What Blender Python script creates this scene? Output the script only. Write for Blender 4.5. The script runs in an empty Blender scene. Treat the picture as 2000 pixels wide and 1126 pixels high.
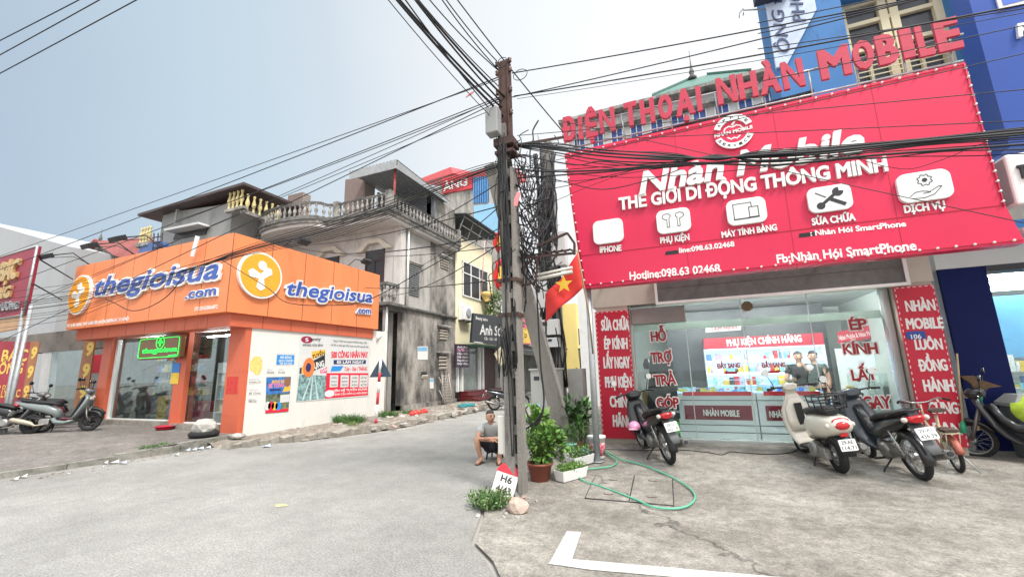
import bpy, bmesh, math, random
from mathutils import Vector, Matrix, Euler
R = math.radians
random.seed(7)
SC = bpy.context.scene
COL = SC.collection
# ---------------------------------------------------------------- camera
YAW, PIT, ROL, FPX = R(-22.36), R(11.044), R(-1.49), 820.9
EYE = Vector((0, 0, 1.6))
fwd = Vector((math.sin(YAW)*math.cos(PIT), math.cos(YAW)*math.cos(PIT), math.sin(PIT)))
_rt = Vector((math.cos(YAW), -math.sin(YAW), 0)); _up = _rt.cross(fwd)
RT = _rt*math.cos(ROL) + _up*math.sin(ROL); UP = RT.cross(fwd)
cam = bpy.data.cameras.new('camera'); cam.sensor_width = 36; cam.lens = FPX/2000*36
cam.clip_start = 0.05; cam.clip_end = 2000
co = bpy.data.objects.new('camera', cam); COL.objects.link(co)
m3 = Matrix((RT, UP, -fwd)).transposed(); co.matrix_world = Matrix.Translation(EYE) @ m3.to_4x4()
SC.camera = co
# ---------------------------------------------------------------- sky and sun
SUN_EL, SUN_AZ = R(55), R(122)          # azimuth from +Y towards +X
w = bpy.data.worlds.new('World'); SC.world = w; w.use_nodes = True
nt = w.node_tree; nt.nodes.clear()
def N(t, typ, **k):
    n = t.nodes.new(typ)
    for a, v in k.items(): setattr(n, a, v)
    return n
sky = N(nt, 'ShaderNodeTexSky', sky_type='NISHITA'); sky.sun_disc = False
sky.sun_elevation = SUN_EL; sky.sun_rotation = SUN_AZ; sky.dust_density = 6; sky.air_density = 1.2
hs = N(nt, 'ShaderNodeHueSaturation'); hs.inputs['Saturation'].default_value = 0.55
b1 = N(nt, 'ShaderNodeBackground'); b1.inputs[1].default_value = 0.02
# the cloud deck: brighter towards the zenith and front right, boosted behind the camera as added fill
tc = N(nt, 'ShaderNodeTexCoord'); sx = N(nt, 'ShaderNodeSeparateXYZ')
nz = N(nt, 'ShaderNodeTexNoise'); nz.inputs['Scale'].default_value = 1.6; nz.inputs['Detail'].default_value = 5
dot = N(nt, 'ShaderNodeVectorMath', operation='DOT_PRODUCT'); dot.inputs[1].default_value = Vector((0.62, 0.72, 0.30)).normalized()
mr = N(nt, 'ShaderNodeMapRange'); mr.inputs[1].default_value = -0.35; mr.inputs[2].default_value = 0.85
add = N(nt, 'ShaderNodeMath', operation='MULTIPLY_ADD'); add.inputs[1].default_value = 0.20; 
rmp = N(nt, 'ShaderNodeValToRGB'); e = rmp.color_ramp.elements
e[0].position = 0.14; e[0].color = (0.215, 0.275, 0.338, 1); e[1].position = 1.0; e[1].color = (0.53, 0.54, 0.545, 1)
for ps_, cl_ in ((0.39, (0.285, 0.352, 0.40, 1)), (0.54, (0.335, 0.383, 0.424, 1)), (0.75, (0.455, 0.475, 0.487, 1))): e2 = rmp.color_ramp.elements.new(ps_); e2.color = cl_
zr = N(nt, 'ShaderNodeMapRange'); zr.inputs[1].default_value = 0.77; zr.inputs[2].default_value = 1.0; zr.inputs[3].default_value = 1.0; zr.inputs[4].default_value = 4.7
b2 = N(nt, 'ShaderNodeBackground'); ad = N(nt, 'ShaderNodeAddShader'); out = N(nt, 'ShaderNodeOutputWorld')
L = nt.links.new
L(sky.outputs[0], hs.inputs['Color']); L(hs.outputs[0], b1.inputs[0])
L(tc.outputs['Generated'], dot.inputs[0]); L(tc.outputs['Generated'], nz.inputs['Vector']); L(tc.outputs['Generated'], sx.inputs[0])
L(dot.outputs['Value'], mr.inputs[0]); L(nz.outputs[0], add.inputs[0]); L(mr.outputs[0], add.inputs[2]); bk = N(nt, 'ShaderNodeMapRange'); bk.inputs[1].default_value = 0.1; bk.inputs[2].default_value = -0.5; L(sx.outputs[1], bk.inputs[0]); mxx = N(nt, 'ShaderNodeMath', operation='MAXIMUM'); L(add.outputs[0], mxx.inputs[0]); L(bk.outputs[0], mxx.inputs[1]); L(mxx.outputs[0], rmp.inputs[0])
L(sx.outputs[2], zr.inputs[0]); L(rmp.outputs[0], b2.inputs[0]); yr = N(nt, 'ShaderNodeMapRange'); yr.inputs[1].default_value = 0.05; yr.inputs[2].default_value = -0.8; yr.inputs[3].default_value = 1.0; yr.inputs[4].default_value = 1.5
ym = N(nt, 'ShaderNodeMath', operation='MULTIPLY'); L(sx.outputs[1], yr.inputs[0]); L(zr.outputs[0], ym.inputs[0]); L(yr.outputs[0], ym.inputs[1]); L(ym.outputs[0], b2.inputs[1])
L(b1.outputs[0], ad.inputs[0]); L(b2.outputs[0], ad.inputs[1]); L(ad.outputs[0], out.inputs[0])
sl = bpy.data.lights.new('sun', 'SUN'); sl.energy = 2.2; sl.angle = R(13); sl.color = (1, 0.96, 0.9)
so = bpy.data.objects.new('sun', sl); COL.objects.link(so)
sd = Vector((math.sin(SUN_AZ)*math.cos(SUN_EL), math.cos(SUN_AZ)*math.cos(SUN_EL), math.sin(SUN_EL)))
so.rotation_euler = sd.to_track_quat('Z', 'Y').to_euler()
SC.view_settings.view_transform = 'Standard'; SC.view_settings.look = 'None'
SC.view_settings.gamma = 1; SC.view_settings.use_curve_mapping = False; SC.view_settings.exposure = 0.84
SC.render.engine = 'CYCLES'; SC.render.resolution_x = 1024; SC.render.resolution_y = 576
SC.cycles.max_bounces = 6; SC.cycles.transparent_max_bounces = 12
# ---------------------------------------------------------------- where things stand
def ray(x, y): return RT*((x-1000)/FPX) - UP*((y-563)/FPX) + fwd
def gz(Y): return min(max((Y-6.5)*0.043, 0), 0.13)      # the forecourt climbs gently to the shop
def G(x, y, z=0.0): d = ray(x, y); return EYE + d*((z-1.6)/d.z)
def GS(x, y):
    z = 0.0
    for _ in range(12): p = G(x, y, z); z = gz(p.y)
    return p
def atY(x, y, c): d = ray(x, y); return EYE + d*(c/d.y)
def atX(x, y, c): d = ray(x, y); return EYE + d*(c/d.x)
class Plane:
    def __init__(s, o, u, n): s.o = Vector(o); s.u = Vector(u).normalized(); s.n = Vector(n).normalized(); s.v = s.n.cross(s.u)
    def px(s, x, y):
        d = ray(x, y); t = (s.o-EYE).dot(s.n)/d.dot(s.n); p = EYE + d*t - s.o
        return (p.dot(s.u), p.dot(s.v))
    def w(s, u, v, h=0): return s.o + s.u*u + s.v*v + s.n*h
def FY(c): return Plane((0, c, 0), (1, 0, 0), (0, -1, 0))
def FX(c): return Plane((c, 0, 0), (0, 1, 0), (1, 0, 0))
# ---------------------------------------------------------------- materials
MATS = {}
def mat(name, col, rough=0.6, metal=0.0, var=0.12, scale=3.0, bump=0.0, dirt=None, dirt_amt=0.0, dirt_scale=1.5, streak=1.0, emit=0.0, spec=0.4, bscale=None, coat=0.0):
    if name in MATS: return MATS[name]
    m = bpy.data.materials.new(name); m.use_nodes = True; t = m.node_tree; P = t.nodes['Principled BSDF']
    P.inputs['Roughness'].default_value = rough; P.inputs['Metallic'].default_value = metal; P.inputs['Specular IOR Level'].default_value = spec
    P.inputs['Coat Weight'].default_value = coat
    g = N(t, 'ShaderNodeNewGeometry'); c4 = (*col, 1)
    src = None
    mp = N(t, 'ShaderNodeMapping'); mp.inputs['Scale'].default_value = (1, 1, streak); t.links.new(g.outputs['Position'], mp.inputs[0])
    if var > 0:
        n = N(t, 'ShaderNodeTexNoise'); n.inputs['Scale'].default_value = scale; n.inputs['Detail'].default_value = 6; n.inputs['Roughness'].default_value = 0.65
        t.links.new(mp.outputs[0], n.inputs['Vector'])
        r = N(t, 'ShaderNodeValToRGB'); a, b = r.color_ramp.elements
        a.position = 0.3; b.position = 0.7
        a.color = tuple(max(x*(1-var), 0) for x in col)+(1,); b.color = tuple(min(x*(1+var), 1) for x in col)+(1,)
        t.links.new(n.outputs[0], r.inputs[0]); src = r.outputs[0]
    if dirt and dirt_amt > 0:
        n2 = N(t, 'ShaderNodeTexNoise'); n2.inputs['Scale'].default_value = dirt_scale; n2.inputs['Detail'].default_value = 9; n2.inputs['Roughness'].default_value = 0.7
        t.links.new(mp.outputs[0], n2.inputs['Vector'])
        r2 = N(t, 'ShaderNodeMapRange'); r2.inputs[1].default_value = 0.66-0.3*dirt_amt; r2.inputs[2].default_value = 0.72-0.12*dirt_amt; r2.inputs[4].default_value = min(1, 0.55+0.4*dirt_amt)
        t.links.new(n2.outputs[0], r2.inputs[0])
        mx = N(t, 'ShaderNodeMix', data_type='RGBA'); t.links.new(r2.outputs[0], mx.inputs[0])
        if src: t.links.new(src, mx.inputs[6])
        else: mx.inputs[6].default_value = c4
        mx.inputs[7].default_value = (*dirt, 1); src = mx.outputs[2]
    if src: t.links.new(src, P.inputs['Base Color'])
    else: P.inputs['Base Color'].default_value = c4
    if bump > 0:
        n3 = N(t, 'ShaderNodeTexNoise'); n3.inputs['Scale'].default_value = bscale or scale*8; n3.inputs['Detail'].default_value = 6
        t.links.new(g.outputs['Position'], n3.inputs['Vector'])
        bp = N(t, 'ShaderNodeBump'); bp.inputs['Strength'].default_value = bump; bp.inputs['Distance'].default_value = 0.02
        t.links.new(n3.outputs[0], bp.inputs['Height']); t.links.new(bp.outputs[0], P.inputs['Normal'])
    if emit > 0:
        P.inputs['Emission Color'].default_value = c4; P.inputs['Emission Strength'].default_value = emit
    MATS[name] = m; return m
def glass(name, tint=(0.9, 0.95, 0.94), base=0.04, mxf=0.5):
    if name in MATS: return MATS[name]
    m = bpy.data.materials.new(name); m.use_nodes = True; t = m.node_tree; t.nodes.clear()
    tr = N(t, 'ShaderNodeBsdfTransparent'); tr.inputs[0].default_value = (*tint, 1)
    gl = N(t, 'ShaderNodeBsdfGlossy'); gl.inputs['Roughness'].default_value = 0.02; gl.inputs[0].default_value = (0.9, 0.95, 0.95, 1)
    lw = N(t, 'ShaderNodeFresnel'); lw.inputs[0].default_value = 1.5
    mr = N(t, 'ShaderNodeMapRange'); mr.inputs[3].default_value = base; mr.inputs[4].default_value = mxf; mr.inputs[1].default_value = 0.04
    mx = N(t, 'ShaderNodeMixShader'); o = N(t, 'ShaderNodeOutputMaterial')
    t.links.new(lw.outputs[0], mr.inputs[0]); t.links.new(mr.outputs[0], mx.inputs[0]); t.links.new(tr.outputs[0], mx.inputs[1]); t.links.new(gl.outputs[0], mx.inputs[2]); t.links.new(mx.outputs[0], o.inputs[0])
    MATS[name] = m; return m
# ---------------------------------------------------------------- building things
ORG = {}
def org(o): return ORG.get(o.name, Vector((0, 0, 0))) if o else Vector((0, 0, 0))
def tag(o, label=None, cat=None, group=None, kind=None):
    if label: o['label'] = label
    if cat: o['category'] = cat
    if group: o['group'] = group
    if kind: o['kind'] = kind
    return o
def thing(name, label, cat, loc=(0, 0, 0), group=None, rz=0):
    o = bpy.data.objects.new(name, None); COL.objects.link(o); o.location = loc; o.rotation_euler = (0, 0, rz)
    o.empty_display_size = 0.2; ORG[o.name] = Vector(loc)
    return tag(o, label, cat, group)
def link(name, me, parent, mats):
    o = bpy.data.objects.new(name, me); COL.objects.link(o)
    for m in mats: me.materials.append(m)
    if parent: o.parent = parent; ORG[o.name] = org(parent)
    return o
class MB:
    def __init__(s): s.b = bmesh.new(); s.mi = 0
    def _f(s, vs):
        try: f = s.b.faces.new(vs); f.material_index = s.mi; return f
        except ValueError: return None
    def poly(s, pts): return s._f([s.b.verts.new(p) for p in pts])
    def box(s, x0, x1, y0, y1, z0, z1):
        return s.obox(Vector(((x0+x1)/2, (y0+y1)/2, (z0+z1)/2)), (abs(x1-x0), abs(y1-y0), abs(z1-z0)))
    def obox(s, c, sz, rot=None):
        c = Vector(c); M = rot if rot is not None else Matrix.Identity(3); hx, hy, hz = [q/2 for q in sz]
        v = [s.b.verts.new(c + M @ Vector((a*hx, b*hy, d*hz))) for a, b, d in ((-1,-1,-1),(1,-1,-1),(1,1,-1),(-1,1,-1),(-1,-1,1),(1,-1,1),(1,1,1),(-1,1,1))]
        for i in ((3,2,1,0),(4,5,6,7),(0,1,5,4),(1,2,6,5),(2,3,7,6),(3,0,4,7)): s._f([v[k] for k in i])
        return s
    def prism(s, pts, vec):
        a = [s.b.verts.new(p) for p in pts]; vec = Vector(vec); b = [s.b.verts.new(Vector(p)+vec) for p in pts]; n = len(a)
        s._f(a[::-1]); s._f(b)
        for i in range(n): s._f([a[i], a[(i+1) % n], b[(i+1) % n], b[i]])
        return s
    def plate(s, pl, uv, h0, h1): return s.prism([pl.w(u, v, h0) for u, v in uv], pl.n*(h1-h0))
    def rect(s, pl, u0, u1, v0, v1, h0, h1): return s.plate(pl, [(u0, v0), (u1, v0), (u1, v1), (u0, v1)], h0, h1)
    def pxplate(s, pl, pxs, h0, h1): return s.plate(pl, [pl.px(*p) for p in pxs], h0, h1)
    def tube(s, pts, r, n=8, cap=True, closed=False, smooth=True):
        pts = [Vector(p) for p in pts]; rs = r if isinstance(r, (list, tuple)) else [r]*len(pts); rings = []; prev = None; k = len(pts)
        for i, p in enumerate(pts):
            if closed: d = (pts[(i+1) % k]-pts[i-1])
            else: d = (pts[min(i+1, k-1)]-pts[max(i-1, 0)])
            if d.length < 1e-9: d = Vector((0, 0, 1))
            d.normalize()
            if prev is None: prev = d.orthogonal().normalized()
            a = (prev - d*prev.dot(d))
            if a.length < 1e-6: a = d.orthogonal()
            a.normalize(); prev = a; b = d.cross(a)
            rings.append([s.b.verts.new(p + (a*math.cos(t) + b*math.sin(t))*rs[i]) for t in [2*math.pi*j/n for j in range(n)]])
        for i in range(k if closed else k-1):
            q, w2 = rings[i], rings[(i+1) % k]
            for j in range(n):
                f = s._f([q[j], q[(j+1) % n], w2[(j+1) % n], w2[j]])
                if f: f.smooth = smooth
        if cap and not closed: s._f(rings[0][::-1]); s._f(rings[-1])
        return s
    def cyl(s, p0, p1, r0, r1=None, n=16): return s.tube([p0, p1], [r0, r0 if r1 is None else r1], n)
    def lathe(s, prof, c, axis=(0, 0, 1), n=20):
        A = Vector(axis).normalized(); c = Vector(c); a = A.orthogonal().normalized(); b = A.cross(a); rings = []
        for r, h in prof: rings.append([s.b.verts.new(c + A*h + (a*math.cos(2*math.pi*j/n) + b*math.sin(2*math.pi*j/n))*max(r, 1e-4)) for j in range(n)])
        for q, w2 in zip(rings, rings[1:]):
            for j in range(n):
                f = s._f([q[j], q[(j+1) % n], w2[(j+1) % n], w2[j]])
                if f: f.smooth = True
        s._f(rings[0][::-1]); s._f(rings[-1]); return s
    def ball(s, c, r, n=10, sq=(1, 1, 1)):
        c = Vector(c); q = bmesh.ops.create_icosphere(s.b, subdivisions=2 if n > 8 else 1, radius=1)
        for v in q['verts']: v.co = c + Vector((v.co.x*r*sq[0], v.co.y*r*sq[1], v.co.z*r*sq[2]))
        for f in {f for v in q['verts'] for f in v.link_faces}: f.smooth = True; f.material_index = s.mi
        return s
    def loft(s, rings, cap=True, smooth=True):
        rr = [[s.b.verts.new(p) for p in ring] for ring in rings]; n = len(rr[0])
        for q, w2 in zip(rr, rr[1:]):
            for j in range(n):
                f = s._f([q[j], q[(j+1) % n], w2[(j+1) % n], w2[j]])
                if f: f.smooth = smooth
        if cap: s._f(rr[0][::-1]); s._f(rr[-1])
        return s
    def build(s, name, mats, parent=None, bevel=0.0, local=False):
        if not isinstance(mats, (list, tuple)): mats = [mats]
        bmesh.ops.recalc_face_normals(s.b, faces=s.b.faces[:])
        off = org(parent) if not local else Vector()
        if off.length > 0: bmesh.ops.translate(s.b, verts=s.b.verts[:], vec=-off)
        me = bpy.data.meshes.new(name); s.b.to_mesh(me); s.b.free()
        o = link(name, me, parent, mats)
        if bevel > 0:
            md = o.modifiers.new('bevel', 'BEVEL'); md.width = bevel; md.segments = 2; md.limit_method = 'ANGLE'; md.angle_limit = R(40)
        return o
def single(name, mb, mats, label, cat, group=None, kind=None, bevel=0): return tag(mb.build(name, mats, None, bevel), label, cat, group, kind)
def structure(name, mb, m): return tag(mb.build(name, m), kind='structure')
def dup(root, loc=None, rz=None, label=None, group=None):
    c = root.copy(); COL.objects.link(c)
    if loc is not None: c.location = loc
    if rz is not None: c.rotation_euler = (c.rotation_euler[0], c.rotation_euler[1], rz)
    if label: c['label'] = label
    if group: c['group'] = group
    def kids(a, b):
        for ch in list(a.children):
            d = ch.copy(); COL.objects.link(d); d.parent = b; kids(ch, d)
    kids(root, c); return c
def rrect(u0, u1, v0, v1, r, n=5):
    o = []
    for cx, cy, a0 in ((u1-r, v1-r, 0), (u0+r, v1-r, 90), (u0+r, v0+r, 180), (u1-r, v0+r, 270)):
        for i in range(n+1): a = R(a0+90*i/n); o.append((cx+r*math.cos(a), cy+r*math.sin(a)))
    return o
def circ(cu, cv, ru, rv=None, n=32, a0=0): rv = rv or ru; return [(cu+ru*math.cos(2*math.pi*i/n+a0), cv+rv*math.sin(2*math.pi*i/n+a0)) for i in range(n)]
# lettering: text curve -> mesh, fitted between two baseline points on a plane
_CAP = [None]; _GL = {}
from mathutils.geometry import delaunay_2d_cdt
def text_loops(s, shear=0.0, space=1.0):
    key = (s, shear, space)
    if key in _GL: return _GL[key]
    c = bpy.data.curves.new('lettering', 'FONT'); c.body = s; c.size = 1; c.fill_mode = 'NONE'; c.shear = shear; c.space_character = space; c.resolution_u = 3
    o = bpy.data.objects.new('tmp', c); me = bpy.data.meshes.new_from_object(o)
    nxt = {}
    for e in me.edges: nxt.setdefault(e.vertices[0], []).append(e.vertices[1]); nxt.setdefault(e.vertices[1], []).append(e.vertices[0])
    seen = set(); loops = []
    for i in range(len(me.vertices)):
        if i in seen or len(nxt.get(i, ())) != 2: continue
        lp = [i]; seen.add(i); p, q = i, (i+1 if i+1 in nxt[i] else nxt[i][0])
        while q != i and q not in seen:
            seen.add(q); lp.append(q); r = [x for x in nxt[q] if x != p]; p, q = q, (r[0] if r else i)
        pts = []
        for k in lp:
            v = me.vertices[k].co
            if not pts or (Vector(v.xy)-pts[-1]).length > 1e-4: pts.append(Vector(v.xy))
        if len(pts) > 2: loops.append(pts)
    bpy.data.objects.remove(o); bpy.data.curves.remove(c); bpy.data.meshes.remove(me)
    _GL[key] = loops; return loops
def area2(l): return sum(p.x*q.y-q.x*p.y for p, q in zip(l, l[1:]+l[:1]))
def cap_h():
    if _CAP[0] is None: _CAP[0] = max(p.y for l in text_loops('H') for p in l)
    return _CAP[0]
def text_uv(s, pl, u0, v0, u1, v1, cap, m, parent, name='lettering', depth=0.004, lift=0.004, bold=0.02, shear=0.0, space=1.0):
    loops = text_loops(s, shear, space)
    if not loops: return None
    off = bold*cap*1.35
    x0 = min(p.x for l in loops for p in l); x1 = max(p.x for l in loops for p in l)
    D = Vector((u1-u0, v1-v0)); ln = D.length; D /= ln; Nn = Vector((-D.y, D.x)); core = name != 'outline'
    kx = (ln-(2*off if core else 0))/(x1-x0); ky = (cap-(2*off if core else 0))/cap_h()
    groups = []; mx = -1e9
    for l in sorted(loops, key=lambda l: min(p.x for p in l)):
        if min(p.x for p in l) > mx or not groups: groups.append([])
        groups[-1].append(l); mx = max(mx, max(p.x for p in l))
    out = []
    for g in groups:
        g2 = []; bb = [(min(p.x for p in l), max(p.x for p in l), min(p.y for p in l), max(p.y for p in l)) for l in g]; sgs = []
        for i, l in enumerate(g):
            host = i
            for j in range(len(g)):
                if bb[j][0] < bb[i][0] and bb[j][1] > bb[i][1] and bb[j][2] < bb[i][2] and bb[j][3] > bb[i][3] and abs(area2(g[j])) > abs(area2(g[host])): host = j
            sg = 1 if area2(g[host]) > 0 else -1; sgs.append(sg)
            q = [Vector(((p.x-x0)*kx+(off if core else 0), p.y*ky+(off if core else 0))) for p in l]; n = len(q); r = []
            for i in range(n):
                e1 = (q[i]-q[i-1]); e2 = (q[(i+1) % n]-q[i])
                if e1.length < 1e-9 or e2.length < 1e-9: r.append(q[i].copy()); continue
                n1 = Vector((e1.y, -e1.x)).normalized()*sg; n2 = Vector((e2.y, -e2.x)).normalized()*sg; h = n1+n2
                if h.length < .2: h = n1*1.0
                else: h = h/max(h.length_squared/2, .55)
                r.append(q[i]+h*off)
            g2.append(r)
        out.append((sgs, g2))
    b = bmesh.new(); o3 = org(parent)
    def W3(p, h): return pl.w(u0+D.x*p.x+Nn.x*p.y, v0+D.y*p.x+Nn.y*p.y, h)-o3
    for sgs, g in out:
        vs = []; es = []
        for l in g: k = len(vs); vs += l; es += [(k+i, k+(i+1) % len(l)) for i in range(len(l))]
        V, E, F, _, _, _ = delaunay_2d_cdt(vs, es, [], 0, 1e-6)
        keep = []
        for f in F:
            cx = sum(V[i].x for i in f)/len(f); cy = sum(V[i].y for i in f)/len(f); wn = 0
            for sg, l in zip(sgs, g):
                pv = l[-1]
                for p in l:
                    if (pv.y <= cy) != (p.y <= cy):
                        t = (cy-pv.y)/(p.y-pv.y)
                        if pv.x+t*(p.x-pv.x) > cx: wn += sg if p.y > pv.y else -sg
                    pv = p
            if wn > 0: keep.append(list(f))
        top = {}; bot = {}; cnt = {}
        for f in keep:
            for i in f:
                if i not in top: top[i] = b.verts.new(W3(V[i], lift+depth))
            try: b.faces.new([top[i] for i in f])
            except ValueError: pass
            for i, j in zip(f, f[1:]+f[:1]): cnt.setdefault((min(i, j), max(i, j)), []).append((i, j))
        if depth >= 0.003:
            for q in cnt.values():
                if len(q) == 1:
                    i, j = q[0]
                    for k in (i, j):
                        if k not in bot: bot[k] = b.verts.new(W3(V[k], lift))
                    b.faces.new((top[j], top[i], bot[i], bot[j]))
    me = bpy.data.meshes.new(name); b.to_mesh(me); b.free()
    return link(name, me, parent, [m])
def T(s, pl, a, b, hpx, m, parent, **k):
    u0, v0 = pl.px(*a); u1, v1 = pl.px(*b); u2, v2 = pl.px(a[0], a[1]-hpx)
    return text_uv(s, pl, u0, v0, u1, v1, math.hypot(u2-u0, v2-v0), m, parent, **k)
def join_as(name, objs, parent=None):
    objs = [o for o in objs if o]
    b = bmesh.new(); ms = []; 
    for o in objs:
        n0 = len(b.faces); b.from_mesh(o.data); b.faces.ensure_lookup_table()
        for f in b.faces[n0:]:
            q = o.data.materials[f.material_index]
            if q not in ms: ms.append(q)
            f.material_index = ms.index(q)
    me = bpy.data.meshes.new(name); b.to_mesh(me); b.free(); p = objs[0].parent
    for o in objs: ORG.pop(o.name, None); d = o.data; bpy.data.objects.remove(o); bpy.data.meshes.remove(d)
    return link(name, me, p, ms)
# common materials
M_red = mat('sign red panel', (0.64, 0.023, 0.078), 0.38, var=0.05, scale=0.8, bump=.22, bscale=1.3, dirt=(0.58, 0.028, 0.07), dirt_amt=.3, dirt_scale=1.2, streak=.25)
M_letter_red = mat('red letter box', (0.46, 0.035, 0.07), 0.5, var=0.12, scale=8)
M_white = mat('white plastic', (0.8, 0.8, 0.78), 0.4, var=0.04)
M_print_white = mat('white print', (0.8, 0.79, 0.77), 0.5, var=0.02)
M_steel = mat('galvanised steel', (0.42, 0.44, 0.45), 0.45, 0.5, var=0.15, scale=9)
M_black = mat('black plastic', (0.018, 0.018, 0.02), 0.4, var=0.1)
M_cable = mat('black cable', (0.015, 0.015, 0.017), 0.6, var=0)
M_darkmetal = mat('dark painted metal', (0.05, 0.05, 0.055), 0.5, 0.3)
M_rust = mat('rusty steel', (0.085, 0.05, 0.042), 0.8, 0.2, var=0.3, scale=6)
M_chrome = mat('chrome', (0.6, 0.6, 0.6), 0.15, 1.0, var=0)
M_concrete_old = mat('old concrete', (0.27, 0.255, 0.235), 0.9, var=0.25, scale=4, bump=0.5, dirt=(0.10, 0.09, 0.08), dirt_amt=0.5, dirt_scale=3)
M_glass = glass('shop glass')
# ================================================================ ground
m_ground = mat('dusty ground', (0.30, 0.28, 0.25), 0.95, var=0.2, scale=0.6, bump=0.4)
def surf(name, cA, cB, scale, fine, bump, crack=None, blotch=(0.5, 0.8), grit=(0.66, 1.12), gr2=(0.62, 1.3)):
    m = bpy.data.materials.new(name); m.use_nodes = True; t = m.node_tree; P = t.nodes['Principled BSDF']; P.inputs['Roughness'].default_value = 0.92; P.inputs['Specular IOR Level'].default_value = 0.2
    g = N(t, 'ShaderNodeNewGeometry'); l = t.links.new
    n1 = N(t, 'ShaderNodeTexNoise'); n1.inputs['Scale'].default_value = scale; n1.inputs['Detail'].default_value = 8; n1.inputs['Roughness'].default_value = 0.62
    n2 = N(t, 'ShaderNodeTexNoise'); n2.inputs['Scale'].default_value = fine; n2.inputs['Detail'].default_value = 3; n2.inputs['Roughness'].default_value = 0.8
    n4 = N(t, 'ShaderNodeTexNoise'); n4.inputs['Scale'].default_value = scale*7; n4.inputs['Detail'].default_value = 8; n4.inputs['Roughness'].default_value = 0.75
    for n in (n1, n2, n4): l(g.outputs['Position'], n.inputs['Vector'])
    r = N(t, 'ShaderNodeValToRGB'); a, b = r.color_ramp.elements; a.position = 0.34; b.position = 0.66; a.color = (*cA, 1); b.color = (*cB, 1); l(n1.outputs[0], r.inputs[0])
    r2 = N(t, 'ShaderNodeMapRange'); r2.inputs[1].default_value = 0.3; r2.inputs[2].default_value = 0.7; r2.inputs[3].default_value = gr2[0]; r2.inputs[4].default_value = gr2[1]; l(n2.outputs[0], r2.inputs[0])
    r4 = N(t, 'ShaderNodeMapRange'); r4.inputs[1].default_value = 0.36; r4.inputs[2].default_value = 0.62; r4.inputs[3].default_value = blotch[0]; r4.inputs[4].default_value = 1.08; l(n4.outputs[0], r4.inputs[0])
    mm = N(t, 'ShaderNodeMath', operation='MULTIPLY'); l(r2.outputs[0], mm.inputs[0]); l(r4.outputs[0], mm.inputs[1])
    mx = N(t, 'ShaderNodeVectorMath', operation='SCALE'); l(r.outputs[0], mx.inputs[0]); l(mm.outputs[0], mx.inputs['Scale']); src = mx.outputs[0]
    n5 = N(t, 'ShaderNodeTexNoise'); n5.inputs['Scale'].default_value = 9; n5.inputs['Detail'].default_value = 10; n5.inputs['Roughness'].default_value = 0.85; n5.inputs['Distortion'].default_value = 0.6; l(g.outputs['Position'], n5.inputs['Vector'])
    r5 = N(t, 'ShaderNodeMapRange'); r5.inputs[1].default_value = 0.36; r5.inputs[2].default_value = 0.6; r5.inputs[3].default_value = grit[0]; r5.inputs[4].default_value = grit[1]; l(n5.outputs[0], r5.inputs[0]); m5 = N(t, 'ShaderNodeVectorMath', operation='SCALE'); l(src, m5.inputs[0]); l(r5.outputs[0], m5.inputs['Scale']); src = m5.outputs[0]
    if crack:
        v = N(t, 'ShaderNodeTexVoronoi', feature='DISTANCE_TO_EDGE'); v.inputs['Scale'].default_value = crack
        nd = N(t, 'ShaderNodeTexNoise'); nd.inputs['Scale'].default_value = 2.5; nd.inputs['Detail'].default_value = 6; l(g.outputs['Position'], nd.inputs['Vector'])
        va = N(t, 'ShaderNodeVectorMath', operation='MULTIPLY_ADD'); va.inputs[1].default_value = (0.9, 0.9, 0.9); l(nd.outputs['Color'], va.inputs[0]); l(g.outputs['Position'], va.inputs[2]); l(va.outputs[0], v.inputs['Vector'])
        cr = N(t, 'ShaderNodeMapRange'); cr.inputs[1].default_value = 0.0; cr.inputs[2].default_value = 0.006; cr.inputs[3].default_value = 0.42; l(v.outputs['Distance'], cr.inputs[0])
        m2 = N(t, 'ShaderNodeVectorMath', operation='SCALE'); l(src, m2.inputs[0]); l(cr.outputs[0], m2.inputs['Scale']); src = m2.outputs[0]
    l(src, P.inputs['Base Color'])
    bp = N(t, 'ShaderNodeBump'); bp.inputs['Strength'].default_value = bump; bp.inputs['Distance'].default_value = 0.012; l(n2.outputs[0], bp.inputs['Height']); l(bp.outputs[0], P.inputs['Normal'])
    return m
m_road = surf('worn grey road', (0.235, 0.23, 0.212), (0.35, 0.342, 0.318), 0.2, 55, 1.0, blotch=(0.88, 1), grit=(0.84, 1.05), gr2=(0.5, 1.42))
m_fore = surf('stained concrete', (0.205, 0.187, 0.16), (0.375, 0.35, 0.308), 0.9, 48, 0.5, crack=0.16, blotch=(0.68, 1), grit=(0.74, 1.1))
b = MB(); b.poly([(-300, -150, -0.03), (300, -150, -0.03), (300, 400, -0.03), (-300, 400, -0.03)]); structure('ground', b, m_ground)
def sheet(pts, z, n=1): b = MB(); b.poly([(x, y, z) for x, y in pts]); return b
structure('road', sheet([(-60, -12), (40, -12), (40, 3.0), (-0.9, 3.0), (-1.55, 3.3), (-1.75, 3.55), (-2.1, 3.9), (-2.35, 4.6), (-2.7, 5.3), (-2.8, 7), (-3.1, 9), (-3.6, 12), (-4.4, 17), (-5.6, 24), (-8, 36), (-13, 54), (-20, 75), (-26, 75), (-18, 54), (-13, 38), (-10.4, 26), (-9.0, 20), (-8.0, 17), (-7.8, 13), (-7.85, 10.6), (-8.3, 9.4), (-9.3, 7.84), (-11.2, 8.0), (-11.4, 5), (-11.4, 3.5), (-11.4, -2), (-60, -2)], 0.0), m_road)
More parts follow.
